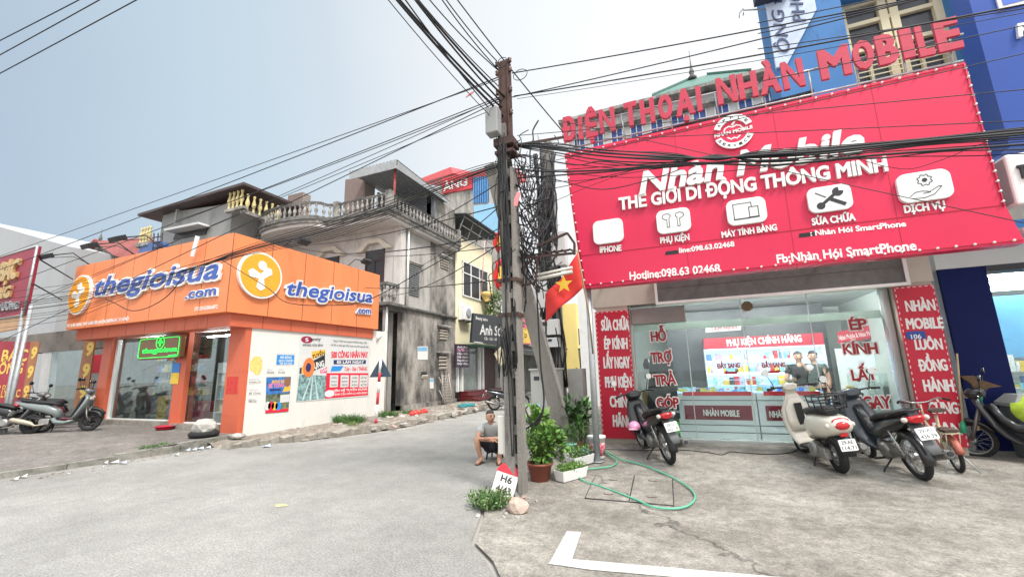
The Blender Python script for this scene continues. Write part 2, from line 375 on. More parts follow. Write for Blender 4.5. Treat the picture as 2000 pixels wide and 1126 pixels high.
# forecourt, climbing towards the shop
b = MB(); left = [(3.0, -0.9), (3.3, -1.5), (3.6, -1.72), (3.9, -2.05), (4.6, -2.3), (5.3, -2.65), (6.5, -2.75), (7.5, -2.85), (8.5, -3.0), (9.52, -3.2), (11, -3.5), (14, -3.9), (20, -5.0), (26, -6.1)]
prev = None
for y, x in left:
    z = 0.006 + gz(y) ; row = [b.b.verts.new((x if k == 0 else x+(14-x)*k/8, y, z if k else 0.004)) for k in range(9)]
    if prev:
        for k in range(8): b._f([prev[k], prev[k+1], row[k+1], row[k]])
    prev = row
structure('forecourt', b, m_fore)
# left pavement with kerb
m_pave = surf('pink pavement tiles', (0.185, 0.165, 0.15), (0.26, 0.24, 0.22), 0.5, 30, 0.4, blotch=(0.72, 1))
kerbL = [(-11.1, -2), (-11.15, 3.4), (-10.95, 4.5), (-10.88, 5.2), (-10.75, 6.3), (-10.85, 7.45), (-11.05, 7.72)]
def kh(y): return 0.10+0.08*min(max((y-5)/1.4, 0), 1)
def gp(x, y): return kh(y)+(0.29-kh(y))*min(max((-11.4-x)/4.5, 0), 1)
b = MB(); prev = None
ys = [-2, 1, 3.4, 4, 4.5, 5.2, 5.8, 6.3, 6.9, 7.45, 7.72, 8.6]
for y in ys:
    xk = -11.05
    for (x0_, y0_), (x1_, y1_) in zip(kerbL, kerbL[1:]):
        if y0_ <= y <= y1_: xk = x0_+(x1_-x0_)*(y-y0_)/(y1_-y0_)
    xs = [xk-.14, -11.5, -12.5, -13.5, -14.5, -15.5, -16.5, -20, -30, -60]
    row = [b.b.verts.new((x, y, gp(x, y))) for x in xs]
    if prev:
        for k in range(len(xs)-1): b._f([prev[k], prev[k+1], row[k+1], row[k]])
    prev = row
structure('pavement', b, m_pave)
m_kerb = mat('kerb concrete', (0.25, 0.24, 0.21), 0.9, var=0.3, scale=5, bump=0.6, dirt=(0.08, 0.08, 0.06), dirt_amt=0.6, dirt_scale=4)
b = MB()
for (xa, ya), (xb, yb) in zip(kerbL, kerbL[1:]):
    n = max(1, int(math.hypot(xb-xa, yb-ya)/0.95))
    for i in range(n):
        p, q = Vector((xa+(xb-xa)*i/n, ya+(yb-ya)*i/n, 0)), Vector((xa+(xb-xa)*(i+1)/n, ya+(yb-ya)*(i+1)/n, 0)); d = (q-p).normalized(); c = (p+q)/2; l = (q-p).length-0.008
        h_ = kh(c.y); b.obox(c+Vector((-0.07, 0, h_/2+random.uniform(-.006, .008))), (l, 0.15, h_+.012), Matrix.Rotation(math.atan2(d.y, d.x)+random.uniform(-.01, .01), 3, 'Z'))
structure('kerb', b, m_kerb)
# broken dirt pavement along the side street
m_dirt = surf('broken dirt pavement', (0.26, 0.22, 0.18), (0.37, 0.33, 0.285), 1.2, 26, 0.9, blotch=(0.68, 1))
b = MB(); edge = [(-10.95, 7.2), (-10.4, 6.9), (-9.75, 7.2), (-9.35, 8.1), (-8.75, 9.4), (-8.35, 10.7), (-8.3, 12.6), (-8.25, 14.6), (-8.25, 16.6), (-8.9, 19), (-9.6, 22)]
rows = []
for i in range(len(edge)-1):
    for k in range(5):
        t = k/5; x = edge[i][0]*(1-t)+edge[i+1][0]*t + random.uniform(-.1, .1); y = edge[i][1]*(1-t)+edge[i+1][1]*t; rows.append((x, y))
vr = []
for x, y in rows:
    w0 = -11.3
    r = [b.b.verts.new((x+(w0-x)*k/9, y, -0.012 if k == 0 else 0.035+0.055*min(k/3, 1)+random.uniform(-.022, .022))) for k in range(10)]
    vr.append(r)
for q, r in zip(vr, vr[1:]):
    for k in range(9): b._f([q[k], q[k+1], r[k+1], r[k]])
structure('side_pavement', b, m_dirt)
b = MB()                                   # loose stone kerb blocks along its edge
for i in range(34):
    t = i/33*(len(edge)-2.7)+1.6; k = int(t); f = t-k; x = edge[k][0]*(1-f)+edge[k+1][0]*f; y = edge[k][1]*(1-f)+edge[k+1][1]*f
    b.obox((x-0.12+random.uniform(-.05, .05), y, 0.05), (0.22, random.uniform(.2, .5), random.uniform(.1, .2)), Euler((random.uniform(-.2, .2), random.uniform(-.2, .2), random.uniform(-.3, .3))).to_matrix())
structure('stone_kerb', b, mat('pale kerb stone', (0.30, 0.275, 0.235), 0.95, var=0.25, scale=5, bump=0.6))
# painted parking bay corner
m_paint = mat('worn white road paint', (0.52, 0.52, 0.495), 0.85, var=0.12, scale=10, dirt=(0.36, 0.335, 0.30), dirt_amt=0.6, dirt_scale=9)
structure('parking_line', sheet([(-1.30, 4.44), (-1.16, 4.46), (-1.09, 3.84), (3.2, 4.42), (3.22, 4.30), (-0.9, 3.70), (-1.25, 3.69)], 0.0115), m_paint)
g_y = G(548, 987); structure('yellow_paint_spot', sheet([(g_y.x+.09*math.cos(a)*(1+.4*math.sin(3*a)), g_y.y+.06*math.sin(a)) for a in [2*math.pi*k/14 for k in range(14)]], 0.005), mat('worn yellow paint', (.42, .39, .22), .9, var=.2, scale=14))
# ================================================================ phone shop
YG, YB, YS = 9.4, 9.1, 7.5                 # glass line, column front, signboard
FLR = 0.13
shop = thing('phone_shop', 'single storey phone shop with glass front and beige beams under the huge red signboard', 'shop', (1.2, YG, FLR))
m_beige = mat('beige plaster', (0.50, 0.45, 0.39), 0.8, var=0.08, scale=3, bump=0.1, dirt=(0.32, 0.28, 0.24), dirt_amt=0.2)
PB = FY(YB); PG = FY(YG); PS = FY(YS)
xl = PB.px(1168, 700)[0]; xr = PB.px(1831, 600)[0]; zb = PB.px(1300, 590)[1]
zt = 3.75
b = MB(); b.box(xl-0.05, xr+0.03, YB, YB+0.5, zb, zt); b.build('beam', m_beige, shop)
b = MB(); b.box(xl-0.05, xr+0.03, YB+0.5, YB+4.6, 3.25, zt); b.build('roof_slab', m_beige, shop)
lw = PB.px(1231, 650)[0]; rw = PB.px(1750, 600)[0]
b = MB(); b.box(xl+0.02, lw-0.02, YB+0.02, YB+0.35, FLR-0.13, zb-0.002); b.build('column', m_beige, shop)
b = MB(); b.box(rw+0.02, xr, YB+0.02, YB+0.35, FLR-0.13, zb-0.002); b.build('column', m_beige, shop)
# side and back walls, floor and ceiling of the sales room
m_inwall = mat('pale green interior wall', (0.50, 0.55, 0.52), 0.7, var=0.05)
b = MB(); b.box(xl+0.02, xl+0.14, YB+0.36, YB+4.5, 0.1, 3.25); b.build('side_wall', m_inwall, shop)
b = MB(); b.box(xr-0.13, xr-0.01, YB+0.36, YB+4.5, 0.1, 3.25); b.build('side_wall', m_inwall, shop)
b = MB(); b.box(xl+0.14, xr-0.13, YB+4.38, YB+4.5, 0.1, 3.25); b.build('back_wall', m_inwall, shop)
b = MB(); b.box(xl+0.14, xr-0.13, YB+0.36, YB+4.38, 0.09, FLR+0.012); b.build('floor_slab', mat('shop floor tiles', (0.45, 0.45, 0.43), 0.25, var=0.05), shop)
b = MB(); b.box(xl+0.14, xr-0.13, YG+0.12, YB+4.38, 3.05, 3.12); b.build('ceiling_panel', mat('white ceiling', (0.66, 0.70, 0.70), 0.7, var=0.03), shop)
# glass panes: vertical seams read off the photo
base = PG.px(1340, 862)[1]; top = PG.px(1500, 578)[1]
seams = [lw+0.03] + [PG.px(x, y)[0] for x, y in ((1350, 740), (1470, 780), (1594, 700))] + [rw-0.1]
for u0, u1 in zip(seams, seams[1:]):
    b = MB(); b.box(u0+0.006, u1-0.006, YG, YG+0.012, FLR+0.05, top); b.build('glass_pane', M_glass, shop)
m_alu = mat('aluminium frame', (0.50, 0.51, 0.50), 0.35, 0.6, var=0.06)
b = MB()
for u in seams[1:-1]: b.box(u-0.008, u+0.008, YG-0.004, YG+0.018, FLR+0.05, top)
b.box(seams[0], seams[-1], YG-0.03, YG+0.05, FLR-0.03, FLR+0.048)
b.build('pane_seams', m_alu, shop)
for u, wd in ((seams[0]-0.07, 0.07), (rw-0.1, 0.1)):
    b = MB(); b.box(u, u+wd, YG-0.12, YG+0.06, FLR-0.02, zb-0.003); b.build('door_frame', m_alu, shop, bevel=0.01)
b = MB(); b.box(seams[0], seams[-1], YG+0.06, YG+0.16, 2.36, 2.50); b.build('transom_beam', mat('pale green beam', (0.50, 0.55, 0.47), 0.7), shop)
# roller blind end and shutter box
b = MB(); b.box(lw+0.04, PG.px(1338, 612)[0], YB+0.08, YB+0.26, PB.px(1237, 632)[1], PB.px(1237, 602)[1]); b.build('blind_housing', mat('grey brown panel', (0.28, 0.25, 0.24), 0.6), shop)
PA = FY(YB-0.09)
m_shut = mat('dark grey shutter', (0.13, 0.13, 0.125), 0.75, var=0.2, scale=6)
u0, v0 = PA.px(1281, 595); u1, v1 = PA.px(1768, 508)
b = MB(); b.rect(PA, u0+0.05, u1-0.05, v0+0.05, v0+0.62, -0.08, 0.0); b.rect(PA, u0+0.05, u1-0.05, v0+0.33, v0+0.345, 0, 0.004); b.build('shutter_panel', m_shut, shop)
b = MB(); b.rect(PA, u0, u1, v0, v0+0.05, -0.085, 0.03); b.rect(PA, u0, u0+0.05, v0+0.052, v0+0.62, -0.085, 0.03); b.rect(PA, u1-0.05, u1, v0+0.052, v0+0.62, -0.085, 0.03); b.build('shutter_frame', M_white, shop)
# ---- big signboard
M_redside = mat('sign red edge', (0.42, 0.015, 0.04), 0.5)
sign = thing('signboard', 'huge red signboard with raised white letters and icons over the phone shop front', 'signboard', PS.w(*PS.px(1139, 563)))
pts = [PS.px(*p) for p in ((1139, 563), (2003, 473.5), (1964, 402), (1885, 121), (1102, 300))]
b = MB(); b.plate(PS, pts, -0.22, 0.0); b.build('panel', M_red, sign)
# panel seams (thin grooves standing as raised strips)
b = MB()
for x, y0, y1 in ((1316, 250, 545), (1508, 207, 525), (1700, 164, 505)):
    a = PS.px(x, y0); c = PS.px(x + (y1-y0)*0.00024*(x-870), y1); b.plate(PS, [(a[0]-.004, a[1]), (c[0]-.004, c[1]), (c[0]+.004, c[1]), (a[0]+.004, a[1])], 0.0005, 0.003)
a = PS.px(1128, 500); c = PS.px(1962, 400); b.plate(PS, [(a[0], a[1]-.006), (c[0], c[1]-.006), (c[0], c[1]+.006), (a[0], a[1]+.006)], 0.0005, 0.006)
b.build('panel_seam', M_redside, sign)
W = M_print_white
def ST(s, a, c, h, depth=0.05, bold=0.03, **k): return T(s, PS, a, c, h, W, sign, depth=depth, lift=0.001, bold=bold, **k)
ST('Nhàn Mobile', (1250, 382), (1690, 300), 44, 0.07, 0.035, shear=0.25)
ST('THẾ GIỚI DI ĐỘNG THÔNG MINH', (1210, 412), (1733, 336), 24, 0.05, 0.03)
ST('IPHONE', (1172, 494), (1214, 490), 12, 0.02, 0.03); ST('PHỤ KIỆN', (1290, 476), (1347, 469), 12, 0.02, 0.03); ST('MÁY TÍNH BẢNG', (1410, 465), (1518, 450), 12, 0.02, 0.03)
ST('SỬA CHỮA', (1586, 441), (1671, 431), 14, 0.02, 0.03); ST('DỊCH VỤ', (1766, 417), (1846, 408), 15, 0.02, 0.03)
ST('line:098.63.02468', (1327, 494), (1435, 481), 10, 0.004, 0.03); ST(': Nhàn Hói SmartPhone', (1583, 461), (1770, 442), 10.5, 0.004, 0.035)
ST('Hotline:098.63 02468', (1230, 546), (1407, 531), 15, 0.004, 0.022); ST('Fb:Nhàn Hói SmartPhone', (1518, 514), (1791, 488), 17, 0.004, 0.025)
b = MB(); b.pxplate(PS, [(1299, 498), (1325, 495), (1324, 488), (1300, 491)], 0.0005, 0.004); b.build('tape_strip', M_black, sign); b = MB(); b.pxplate(PS, [(1560, 464), (1595, 460), (1593, 452), (1561, 456)], 0.0005, 0.004); b.build('tape_strip', M_black, sign)
# icon tiles
M_ico = mat('dark icon print', (0.03, 0.03, 0.035), 0.5, var=0)
def tile(x0, y0, x1, y1):           # lower left, upper right in the picture
    u0, v0 = PS.px(x0, y0); u1, v1 = PS.px(x1, y1); b = MB(); b.plate(PS, rrect(u0, u1, v0, v1, 0.07*(u1-u0)/0.45+.02), 0.001, 0.06); return b.build('icon_tile', M_white, sign, bevel=0.008), u0, v0, u1, v1
def stroke(b, pts, wd, h=0.061):
    for (a, c) in zip(pts, pts[1:]):
        d = Vector((c[0]-a[0], c[1]-a[1])); L2 = d.length; d /= L2; n = Vector((-d.y, d.x))*wd/2; e = d*wd*0.4
        b.plate(PS, [(a[0]-e.x+n.x, a[1]-e.y+n.y), (a[0]-e.x-n.x, a[1]-e.y-n.y), (c[0]+e.x-n.x, c[1]+e.y-n.y), (c[0]+e.x+n.x, c[1]+e.y+n.y)], h, h+0.003+random.random()*0.001)
def at(q, pts): o, u0, v0, u1, v1 = q; return [(u0+(u1-u0)*x, v0+(v1-v0)*y) for x, y in pts]
q1 = tile(1161, 480, 1216, 426)
q2 = tile(1285, 460, 1346, 405); b = MB()
for s0 in (1, -1):
    X = lambda x: 0.5+s0*(x-0.5)
    stroke(b, at(q2, [(X(.62), .25), (X(.62), .62), (X(.57), .70), (X(.60), .80), (X(.70), .83), (X(.80), .78), (X(.82), .68), (X(.76), .60), (X(.69), .58), (X(.69), .25), (X(.62), .25)]), 0.009)
b.build('icon', M_ico, q2[0])
q3 = tile(1422, 444, 1492, 384); b = MB()
stroke(b, at(q3, [(.18, .22), (.18, .82), (.64, .82), (.64, .66)]), 0.011); stroke(b, at(q3, [(.18, .22), (.56, .22)]), 0.02); stroke(b, at(q3, [(.57, .22), (.57, .64), (.80, .64), (.80, .22), (.57, .22)]), 0.011); stroke(b, at(q3, [(.57, .24), (.80, .24)]), 0.02); b.build('icon', M_ico, q3[0])
q4 = tile(1580, 420, 1657, 359); b = MB()
stroke(b, at(q4, [(.2, .78), (.42, .56)]), 0.014); stroke(b, at(q4, [(.55, .44), (.80, .22)]), 0.055); stroke(b, at(q4, [(.30, .28), (.66, .68)]), 0.045)
u, v = at(q4, [(.28, .25)])[0]; b.plate(PS, circ(u, v, 0.055), 0.061, 0.065); u, v = at(q4, [(.70, .72)])[0]; b.plate(PS, [(u+0.07*math.cos(R(a)), v+0.07*math.sin(R(a))) for a in range(80, 371, 15)] + [(u+.015, v+.015)], 0.061, 0.0655); b.build('icon', M_ico, q4[0])
q5 = tile(1756, 401, 1849, 330); b = MB(); u, v = at(q5, [(.52, .70)])[0]
ring = []
for i in range(16): a = 2*math.pi*i/16; r_ = 0.085 if i % 2 else 0.068; ring += [(u+r_*math.cos(a-.09), v+r_*math.sin(a-.09)), (u+r_*math.cos(a+.09), v+r_*math.sin(a+.09))]
stroke(b, ring+ring[:1], 0.009); b.plate(PS, circ(u, v, 0.03), 0.061, 0.0655)
stroke(b, at(q5, [(.20, .20), (.30, .32), (.42, .34), (.52, .31), (.58, .27), (.45, .25)]), 0.009); stroke(b, at(q5, [(.58, .30), (.76, .44), (.80, .42), (.64, .18), (.45, .10), (.24, .12)]), 0.009); b.build('icon', M_ico, q5[0])
# round logo
cu, cv = PS.px(1432, 259); ru = (PS.px(1471, 252)[0]-PS.px(1392, 264)[0])/2; b = MB()
for a0, a1 in ((20, 160), (200, 340)):
    o_ = [(cu+ru*math.cos(R(a)), cv+ru*math.sin(R(a))) for a in range(a0, a1+1, 5)]; i_ = [(cu+ru*.68*math.cos(R(a)), cv+ru*.68*math.sin(R(a))) for a in range(a1, a0-1, -5)]
    b.plate(PS, o_+i_, 0.02, 0.05)
b.build('logo_ring', M_white, sign)
b = MB(); b.plate(PS, circ(cu, cv, ru*0.97), 0.001, 0.019); b.build('logo_disc', M_red, sign)
b = MB()
for s0 in (1, -1): stroke(b, [(cu+s0*ru*x, cv+ru*y) for x, y in ((0, .30), (.2, .38), (.38, .30), (.44, .18))], 0.02, 0.02); stroke(b, [(cu+s0*ru*x, cv+ru*y) for x, y in ((.30, -.28), (.15, -.4), (0, -.34))], 0.02, 0.02)
stroke(b, [(cu, cv+ru*.45), (cu+ru*.1, cv+ru*.58)], 0.035, 0.02); b.build('logo_mark', W, sign)
text_uv('NHÀN MOBILE', PS, cu-ru*.95, cv-ru*.1-.01, cu+ru*.95, cv+ru*.0-.01, ru*.2, W, sign, depth=.012, lift=.02, bold=.03)
for word, a0, da, flip in (('APPLE', 144, -27, 0), ('SERVICE', 212, 19, 1)):
    for i, chh in enumerate(word):
        a = R(a0+da*i); rr_ = ru*.76 if not flip else ru*.92; tx = Vector((math.sin(a), -math.cos(a))) if not flip else Vector((-math.sin(a), math.cos(a))); c0 = Vector((cu+rr_*math.cos(a), cv+rr_*math.sin(a)))
        text_uv(chh, PS, c0.x-tx.x*.025, c0.y-tx.y*.025, c0.x+tx.x*.025, c0.y+tx.y*.025, ru*.15, M_ico, sign, depth=.003, lift=.0505, bold=.02, name='logo_letter')
# bulbs round the sign's edge
M_bulb = mat('frosted bulb', (0.85, 0.83, 0.76), 0.3, var=0); b = MB(); b.ball((0, 0, 0), 0.018, 8); b.cyl((0, 0.0, 0), (0, 0.03, 0), 0.014, n=8)
o0 = b.build('bulb', M_bulb, sign, local=True); me = o0.data; first = [o0]; so_ = org(sign)
def bulbs(a, c, n):
    for i in range(n):
        t = (i+.5)/n; u, v = a[0]+(c[0]-a[0])*t, a[1]+(c[1]-a[1])*t
        if first: o = first.pop()
        else: o = o0.copy(); COL.objects.link(o)
        o.location = PS.w(u, v, 0.03)-so_
p_ = [PS.px(*q) for q in ((1143, 557), (1998, 468), (1960, 404), (1882, 126), (1105, 306))]
bulbs(p_[0], p_[1], 30); bulbs(p_[3], p_[2], 15); bulbs(p_[4], p_[3], 28); bulbs(p_[0], p_[4], 14)
b = MB()
for a, c in ((0, 1), (3, 2), (4, 3), (0, 4)): b.tube([PS.w(*p_[a], 0.01), PS.w(*p_[c], 0.01)], 0.006, 5)
b.build('bulb_cord', M_redside, sign)
# sign posts
b = MB(); p = PS.px(1150, 563); g0 = GS(1167, 901); b.cyl((g0.x, g0.y, g0.z), (g0.x, YS+0.16, 3.3), 0.055); b.cyl((g0.x, g0.y, g0.z), (g0.x, g0.y, g0.z+.012), 0.1); b.build('post', M_steel, sign)
b = MB(); b.cyl((5.25, 7.35, 0.03), (4.32, 7.64, 3.3), 0.062); b.build('post', M_steel, sign)
b = MB()
for x in (-1.5, 0.5, 2.4, 4.0): b.cyl((x, YS+0.24, 3.3), (x, YB+0.1, 3.55), 0.025, n=8); b.cyl((x, YS+0.24, 5.3), (x, YB+1.2, 3.75), 0.025, n=8)
b.build('brace', M_darkmetal, sign)
# ---- letters standing on the sign
PL = FY(YS+0.12); lets = thing('sign_letters', 'row of standing red box letters on a steel rail on top of the signboard', 'sign', PL.w(*PL.px(1104, 290)))
lm = [M_letter_red]
words = [('Đ', 1100, 281, 1126, 46), ('I', 1132, 275, 1140, 44), ('Ệ', 1146, 272, 1169, 44), ('N', 1173, 263, 1203, 46), ('T', 1222, 252, 1247, 48), ('H', 1253, 246, 1281, 47), ('O', 1288, 237, 1316, 46), ('Ạ', 1322, 231, 1358, 48), ('I', 1363, 220, 1373, 48), ('N', 1403, 208, 1442, 52), ('H', 1445, 198, 1482, 50), ('À', 1487, 189, 1526, 52), ('N', 1531, 179, 1573, 54),
         ('M', 1604, 160, 1664, 58), ('O', 1669, 142, 1710, 55), ('B', 1716, 132, 1757, 58), ('I', 1764, 119, 1787, 60), ('L', 1795, 116, 1825, 60), ('E', 1832, 107, 1880, 62)]
for ch, x0, y0, x1, h in words: T(ch, PL, (x0, y0), (x1, y0-(x1-x0)*0.235), h, M_letter_red, lets, name='letter', depth=0.055, lift=0, bold=0.036)
b = MB()
for off in (10, -32): b.tube([PL.w(*PL.px(1096, 281+off), -0.05), PL.w(*PL.px(1885, 102+off*1.25), -0.05)], 0.018, 6)
for i in range(9): x = 1120+i*92; b.tube([PL.w(*PL.px(x, 281-.2345*(x-1096)-34), -0.05), PL.w(*PL.px(x+10, 281-.2345*(x-1096)+22), -0.05)], 0.016, 6)
b.build('rail', M_steel, lets)
b = MB(); b.pxplate(PL, [(1160, 282), (1594, 166), (1594, 188), (1160, 300)], -0.2, -0.12); b.build('backing_strip', M_black, lets)
# ---- vertical banners
M_ban = mat('banner red', (0.52, 0.014, 0.04), 0.4, var=0.07, scale=1.2)
def banner(name, label, xa, xb, ztop, zbot, rows):
    P = FY(YB); t = thing('banner', label, 'banner', P.w((xa+xb)/2, zbot)); b = MB(); b.rect(P, xa, xb, zbot, ztop, 0.002, 0.04); b.build('panel', M_ban, t)
    for s, a, c, h in rows: T(s, P, a, c, h, W, t, lift=0.0405, bold=0.03)
    b = MB(); n = 26
    for i in range(n):
        z = zbot+(ztop-zbot)*(i+.3)/n
        for x in (xa+.012, xb-.022): b.rect(P, x, x+.01, z, z+.04, 0.0402, 0.043)
    for i in range(7): x = xa+(xb-xa)*(i+.4)/7; b.rect(P, x, x+.04, ztop-.022, ztop-.012, 0.0402, 0.043)
    b.build('stitching', W, t); return t
zt0 = PB.px(1200, 607)[1]
banner('l', 'red hanging banner left of the glass front, white text starting SỬA CHỮA', xl+.0, lw, zt0, 0.2, [('SỬA CHỮA', (1175, 646), (1230, 644), 21), ('ÉP KÍNH', (1181, 682), (1227, 681), 21), ('LẤY NGAY', (1180, 719), (1232, 718), 22), ('PHỤ KIỆN', (1183, 756), (1235, 756), 21), ('CHÍNH', (1192, 794), (1236, 795), 22), ('HÃNG', (1198, 832), (1236, 834), 23)])
banner('r', 'red banner with white words right of the glass front carrying the house number plate', rw, xr, PB.px(1780, 559)[1], 0.25, [('NHÀN', (1768, 609), (1826, 606), 21), ('MOBILE', (1769, 643), (1842, 641), 21), ('LUÔN', (1786, 683), (1840, 682), 21), ('ĐỒNG', (1794, 725), (1850, 723), 22), ('HÀNH', (1803, 764), (1862, 764), 23), ('CÙNG', (1813, 806), (1871, 807), 22), ('BẠN', (1822, 846), (1878, 848), 22)])
t = thing('house_number_plate', 'small blue house number plate reading 106 on the right red banner', 'number plate', PB.w(*PB.px(1785, 655), .05)); b = MB(); u0, v0 = PB.px(1769, 663); u1, v1 = PB.px(1803, 646); b.plate(PB, rrect(u0, u1, v0, v1, .03), 0.045, 0.055); b.build('plate', mat('enamel blue', (0.02, 0.06, 0.30), 0.3, var=0), t)
T('106', PB, (1777, 662), (1797, 661), 8.5, W, t, lift=0.0555, bold=.02); T('TRẦN HƯNG ĐẠO', PB, (1774, 651), (1799, 649), 3, W, t, lift=0.0555, bold=.0) if False else None
# ---- window stickers
M_stk = mat('dark red sticker', (0.36, 0.012, 0.02), 0.4, var=0)
st = thing('window_lettering', 'red sticker words HỖ TRỢ TRẢ GÓP outlined in white on the left pane', 'sticker', PG.w(*PG.px(1290, 780)))
def sticker(s, a, c, h, par):
    T(s, PG, a, c, h, W, par, lift=0.001, depth=.001, bold=.08, name='outline'); T(s, PG, a, c, h, M_stk, par, lift=0.0025, depth=.001, bold=.032)
for s, a, c, h in (('HỖ', (1272, 667), (1302, 665), 20), ('TRỢ', (1272, 708), (1313, 706), 20), ('TRẢ', (1278, 752), (1321, 750), 20), ('GÓP', (1283, 796), (1327, 796), 20)): sticker(s, a, c, h, st)
st = thing('window_lettering', 'red sticker words ÉP KÍNH LẤY NGAY outlined in white on the right pane', 'sticker', PG.w(*PG.px(1690, 780)))
for s, a, c, h in (('ÉP', (1661, 645), (1696, 642), 21), ('KÍNH', (1648, 692), (1716, 690), 21), ('LẤY', (1665, 743), (1715, 741), 21), ('NGAY', (1668, 798), (1743, 797), 24)): sticker(s, a, c, h, st)
st = thing('window_lettering', 'small red ĐẨY SANG sticker with arrow on the second glass pane', 'sticker', PG.w(*PG.px(1425, 725)))
sticker('ĐẨY SANG', (1401, 719), (1446, 717), 9, st); b = MB(); b.pxplate(PG, [(1412, 727), (1420, 723), (1420, 725), (1440, 725), (1440, 730), (1420, 730), (1420, 732)], .0015, .003); b.build('arrow', M_stk, st)
st = thing('window_lettering', 'small red ĐẨY SANG sticker with arrow on the third glass pane', 'sticker', PG.w(*PG.px(1510, 725)))
sticker('ĐẨY SANG', (1488, 718), (1535, 716), 9, st); b = MB(); b.pxplate(PG, [(1526, 724), (1518, 721), (1518, 723), (1499, 724), (1499, 729), (1518, 728), (1518, 730)], .0015, .003); b.build('arrow', M_stk, st)
st = thing('poster', 'black poster with a line of white small print behind the TRẢ GÓP words', 'poster', PG.w(*PG.px(1300, 790))); b = MB(); b.pxplate(PG, [(1262, 816), (1329, 817), (1313, 690), (1270, 690)], -0.05, -0.02); b.build('sheet', mat('black poster print', (0.03, 0.03, 0.035), 0.4, var=.5, scale=5), st)
T('CÔNG MINH THỦY TÍNH', PG, (1266, 804), (1328, 806), 5, W, st, lift=-.0195, bold=.03); T('HỖ TRỢ', PG, (1296, 814), (1316, 814), 5, W, st, lift=-.0195, bold=.03)
b = MB(); cu2, cv2 = PG.px(1459, 598); b.plate(PG, circ(cu2, cv2, .105, n=8, a0=R(22)), 0.002, 0.03); b.plate(PG, circ(cu2, cv2, .055, n=16), 0.03, 0.04); single('mirror_plaque', b, mat('brass plaque', (0.16, 0.10, 0.06), .5, .4, var=.4, scale=30), 'brown octagonal charm plaque at the top of the glass front', 'plaque', bevel=.006)
# ---- inside: counters, lit shelf cabinet, people come later
M_cab = mat('white cabinet', (0.76, 0.80, 0.82), 0.4, var=.03); M_lit = mat('lit shelf back', (0.42, 0.60, 0.88), 0.6, var=0.05, emit=0.8); M_ban2 = mat('header red', (0.42, 0.012, 0.035), .4, var=.04)
YC = YG+0.42; PC = FY(YC)
GOODS = [mat('goods %s' % n, c, .5, var=.35, scale=25) for n, c in (('white', (.7, .7, .7)), ('yellow', (.75, .52, .08)), ('blue', (.08, .22, .6)), ('red', (.5, .05, .05)), ('dark', (.05, .05, .06)), ('lilac', (.5, .4, .7)), ('cyan', (.25, .55, .7)))]
def goods(b, x0, x1, y0, y1, z, hmin, hmax, fill=.9, wmin=.05, wmax=.14):
    x = x0
    while x < x1-wmax:
        wd = random.uniform(wmin, wmax); b.mi = random.choice((0, 0, 0, 1, 1, 2, 3, 4, 5, 6, 6))
        if random.random() < fill: b.box(x, x+wd*.92, y0, random.uniform((y0+y1)/2, y1), z, z+random.uniform(hmin, hmax))
        x += wd
cxs = [PC.px(1322, 780)[0], PC.px(1478, 780)[0], PC.px(1612, 782)[0]]
for i, (lab, tx) in enumerate((('white display counter with maroon name panel fully visible left of the centre door seam', ((1374, 811), (1445, 813))), ('white display counter with maroon name panel partly hidden behind the cream scooter', ((1503, 814), (1578, 816))))):
    u0, u1 = cxs[i]+.01, cxs[i+1]-.01; t = thing('display_counter', lab, 'counter', ((u0+u1)/2, YC, FLR), 'counters behind the phone shop glass'); v = lambda y: PC.px(1400, y)[1]
    b = MB(); b.rect(PC, u0, u1, FLR+.013, v(767), -.5, 0); b.build('body', M_cab, t)
    b = MB()
    for z in (v(781), v(829), v(843)): b.rect(PC, u0, u1, z-.008, z+.004, .001, .006)
    b.build('groove', M_black, t)
    b = MB(); b.rect(PC, u0+.12, u1-.10, v(819), v(791), .001, .012); pn = b.build('name_panel', mat('maroon panel', (0.2, 0.012, 0.03), .25, var=.05), t); T('NHÀN MOBILE', PC, *tx, 12, W, t, lift=.013, bold=.025)
    b = MB(); b.rect(PC, u0+.12, u1-.05, v(772), v(764)-.0, .001, .01); b.build('red_strip', mat('strip red', (.55, .02, .03), .3, var=0), t)
    b = MB(); b.rect(PC, u0, u1, v(766), v(743), -.012, -.004); b.rect(PC, u0, u1, v(743), v(743)+.01, -.5, -.004); b.build('glass_top', M_glass, t)
    b = MB(); b.rect(PC, u0, u1, v(767)+.001, v(765)+.004, -.49, -.02); b.build('lit_deck', M_lit, t)
    b = MB(); 
    for k in range(3): goods(b, u0+.03, u1-.03, YC+.08+k*.14, YC+.18+k*.14, v(765)+.006, .02, .09)
    tag(b.build('goods', GOODS, t), kind='stuff')
YK = YG+2.3; PK = FY(YK)
t = thing('shelf_cabinet', 'lit wall cabinet of phone accessories with red PHỤ KIỆN CHÍNH HÃNG header', 'cabinet', (PK.px(1490, 700)[0], YK, FLR))
uk0, vk1 = PK.px(1373, 661); uk1 = PK.px(1606, 652)[0]; vk0 = PK.px(1375, 681)[1]
b = MB(); b.rect(PK, uk0, uk1, vk0, vk1, -.4, .04); b.build('header', M_ban2, t); T('PHỤ KIỆN CHÍNH HÃNG', PK, (1420, 676), (1566, 667), 13, W, t, lift=.041, bold=.03)
b = MB(); b.rect(PK, uk0, uk1, FLR+.3, vk0-.003, -.4, -.38); b.build('back_panel', M_lit, t)
b = MB(); cw = (uk1-uk0)/3
for i in range(4): b.rect(PK, uk0+cw*i-.012, uk0+cw*i+.012, FLR+.02, vk0-.002, -.379, .0)
shz = [vk0-.30*k for k in range(1, 6)]
for z in shz: b.rect(PK, uk0+.013, uk1-.013, z, z+.012, -.378, -.01)
b.rect(PK, uk0+.013, uk1-.013, FLR+.02, FLR+.3, -.377, -.012); b.build('shelving', M_cab, t)
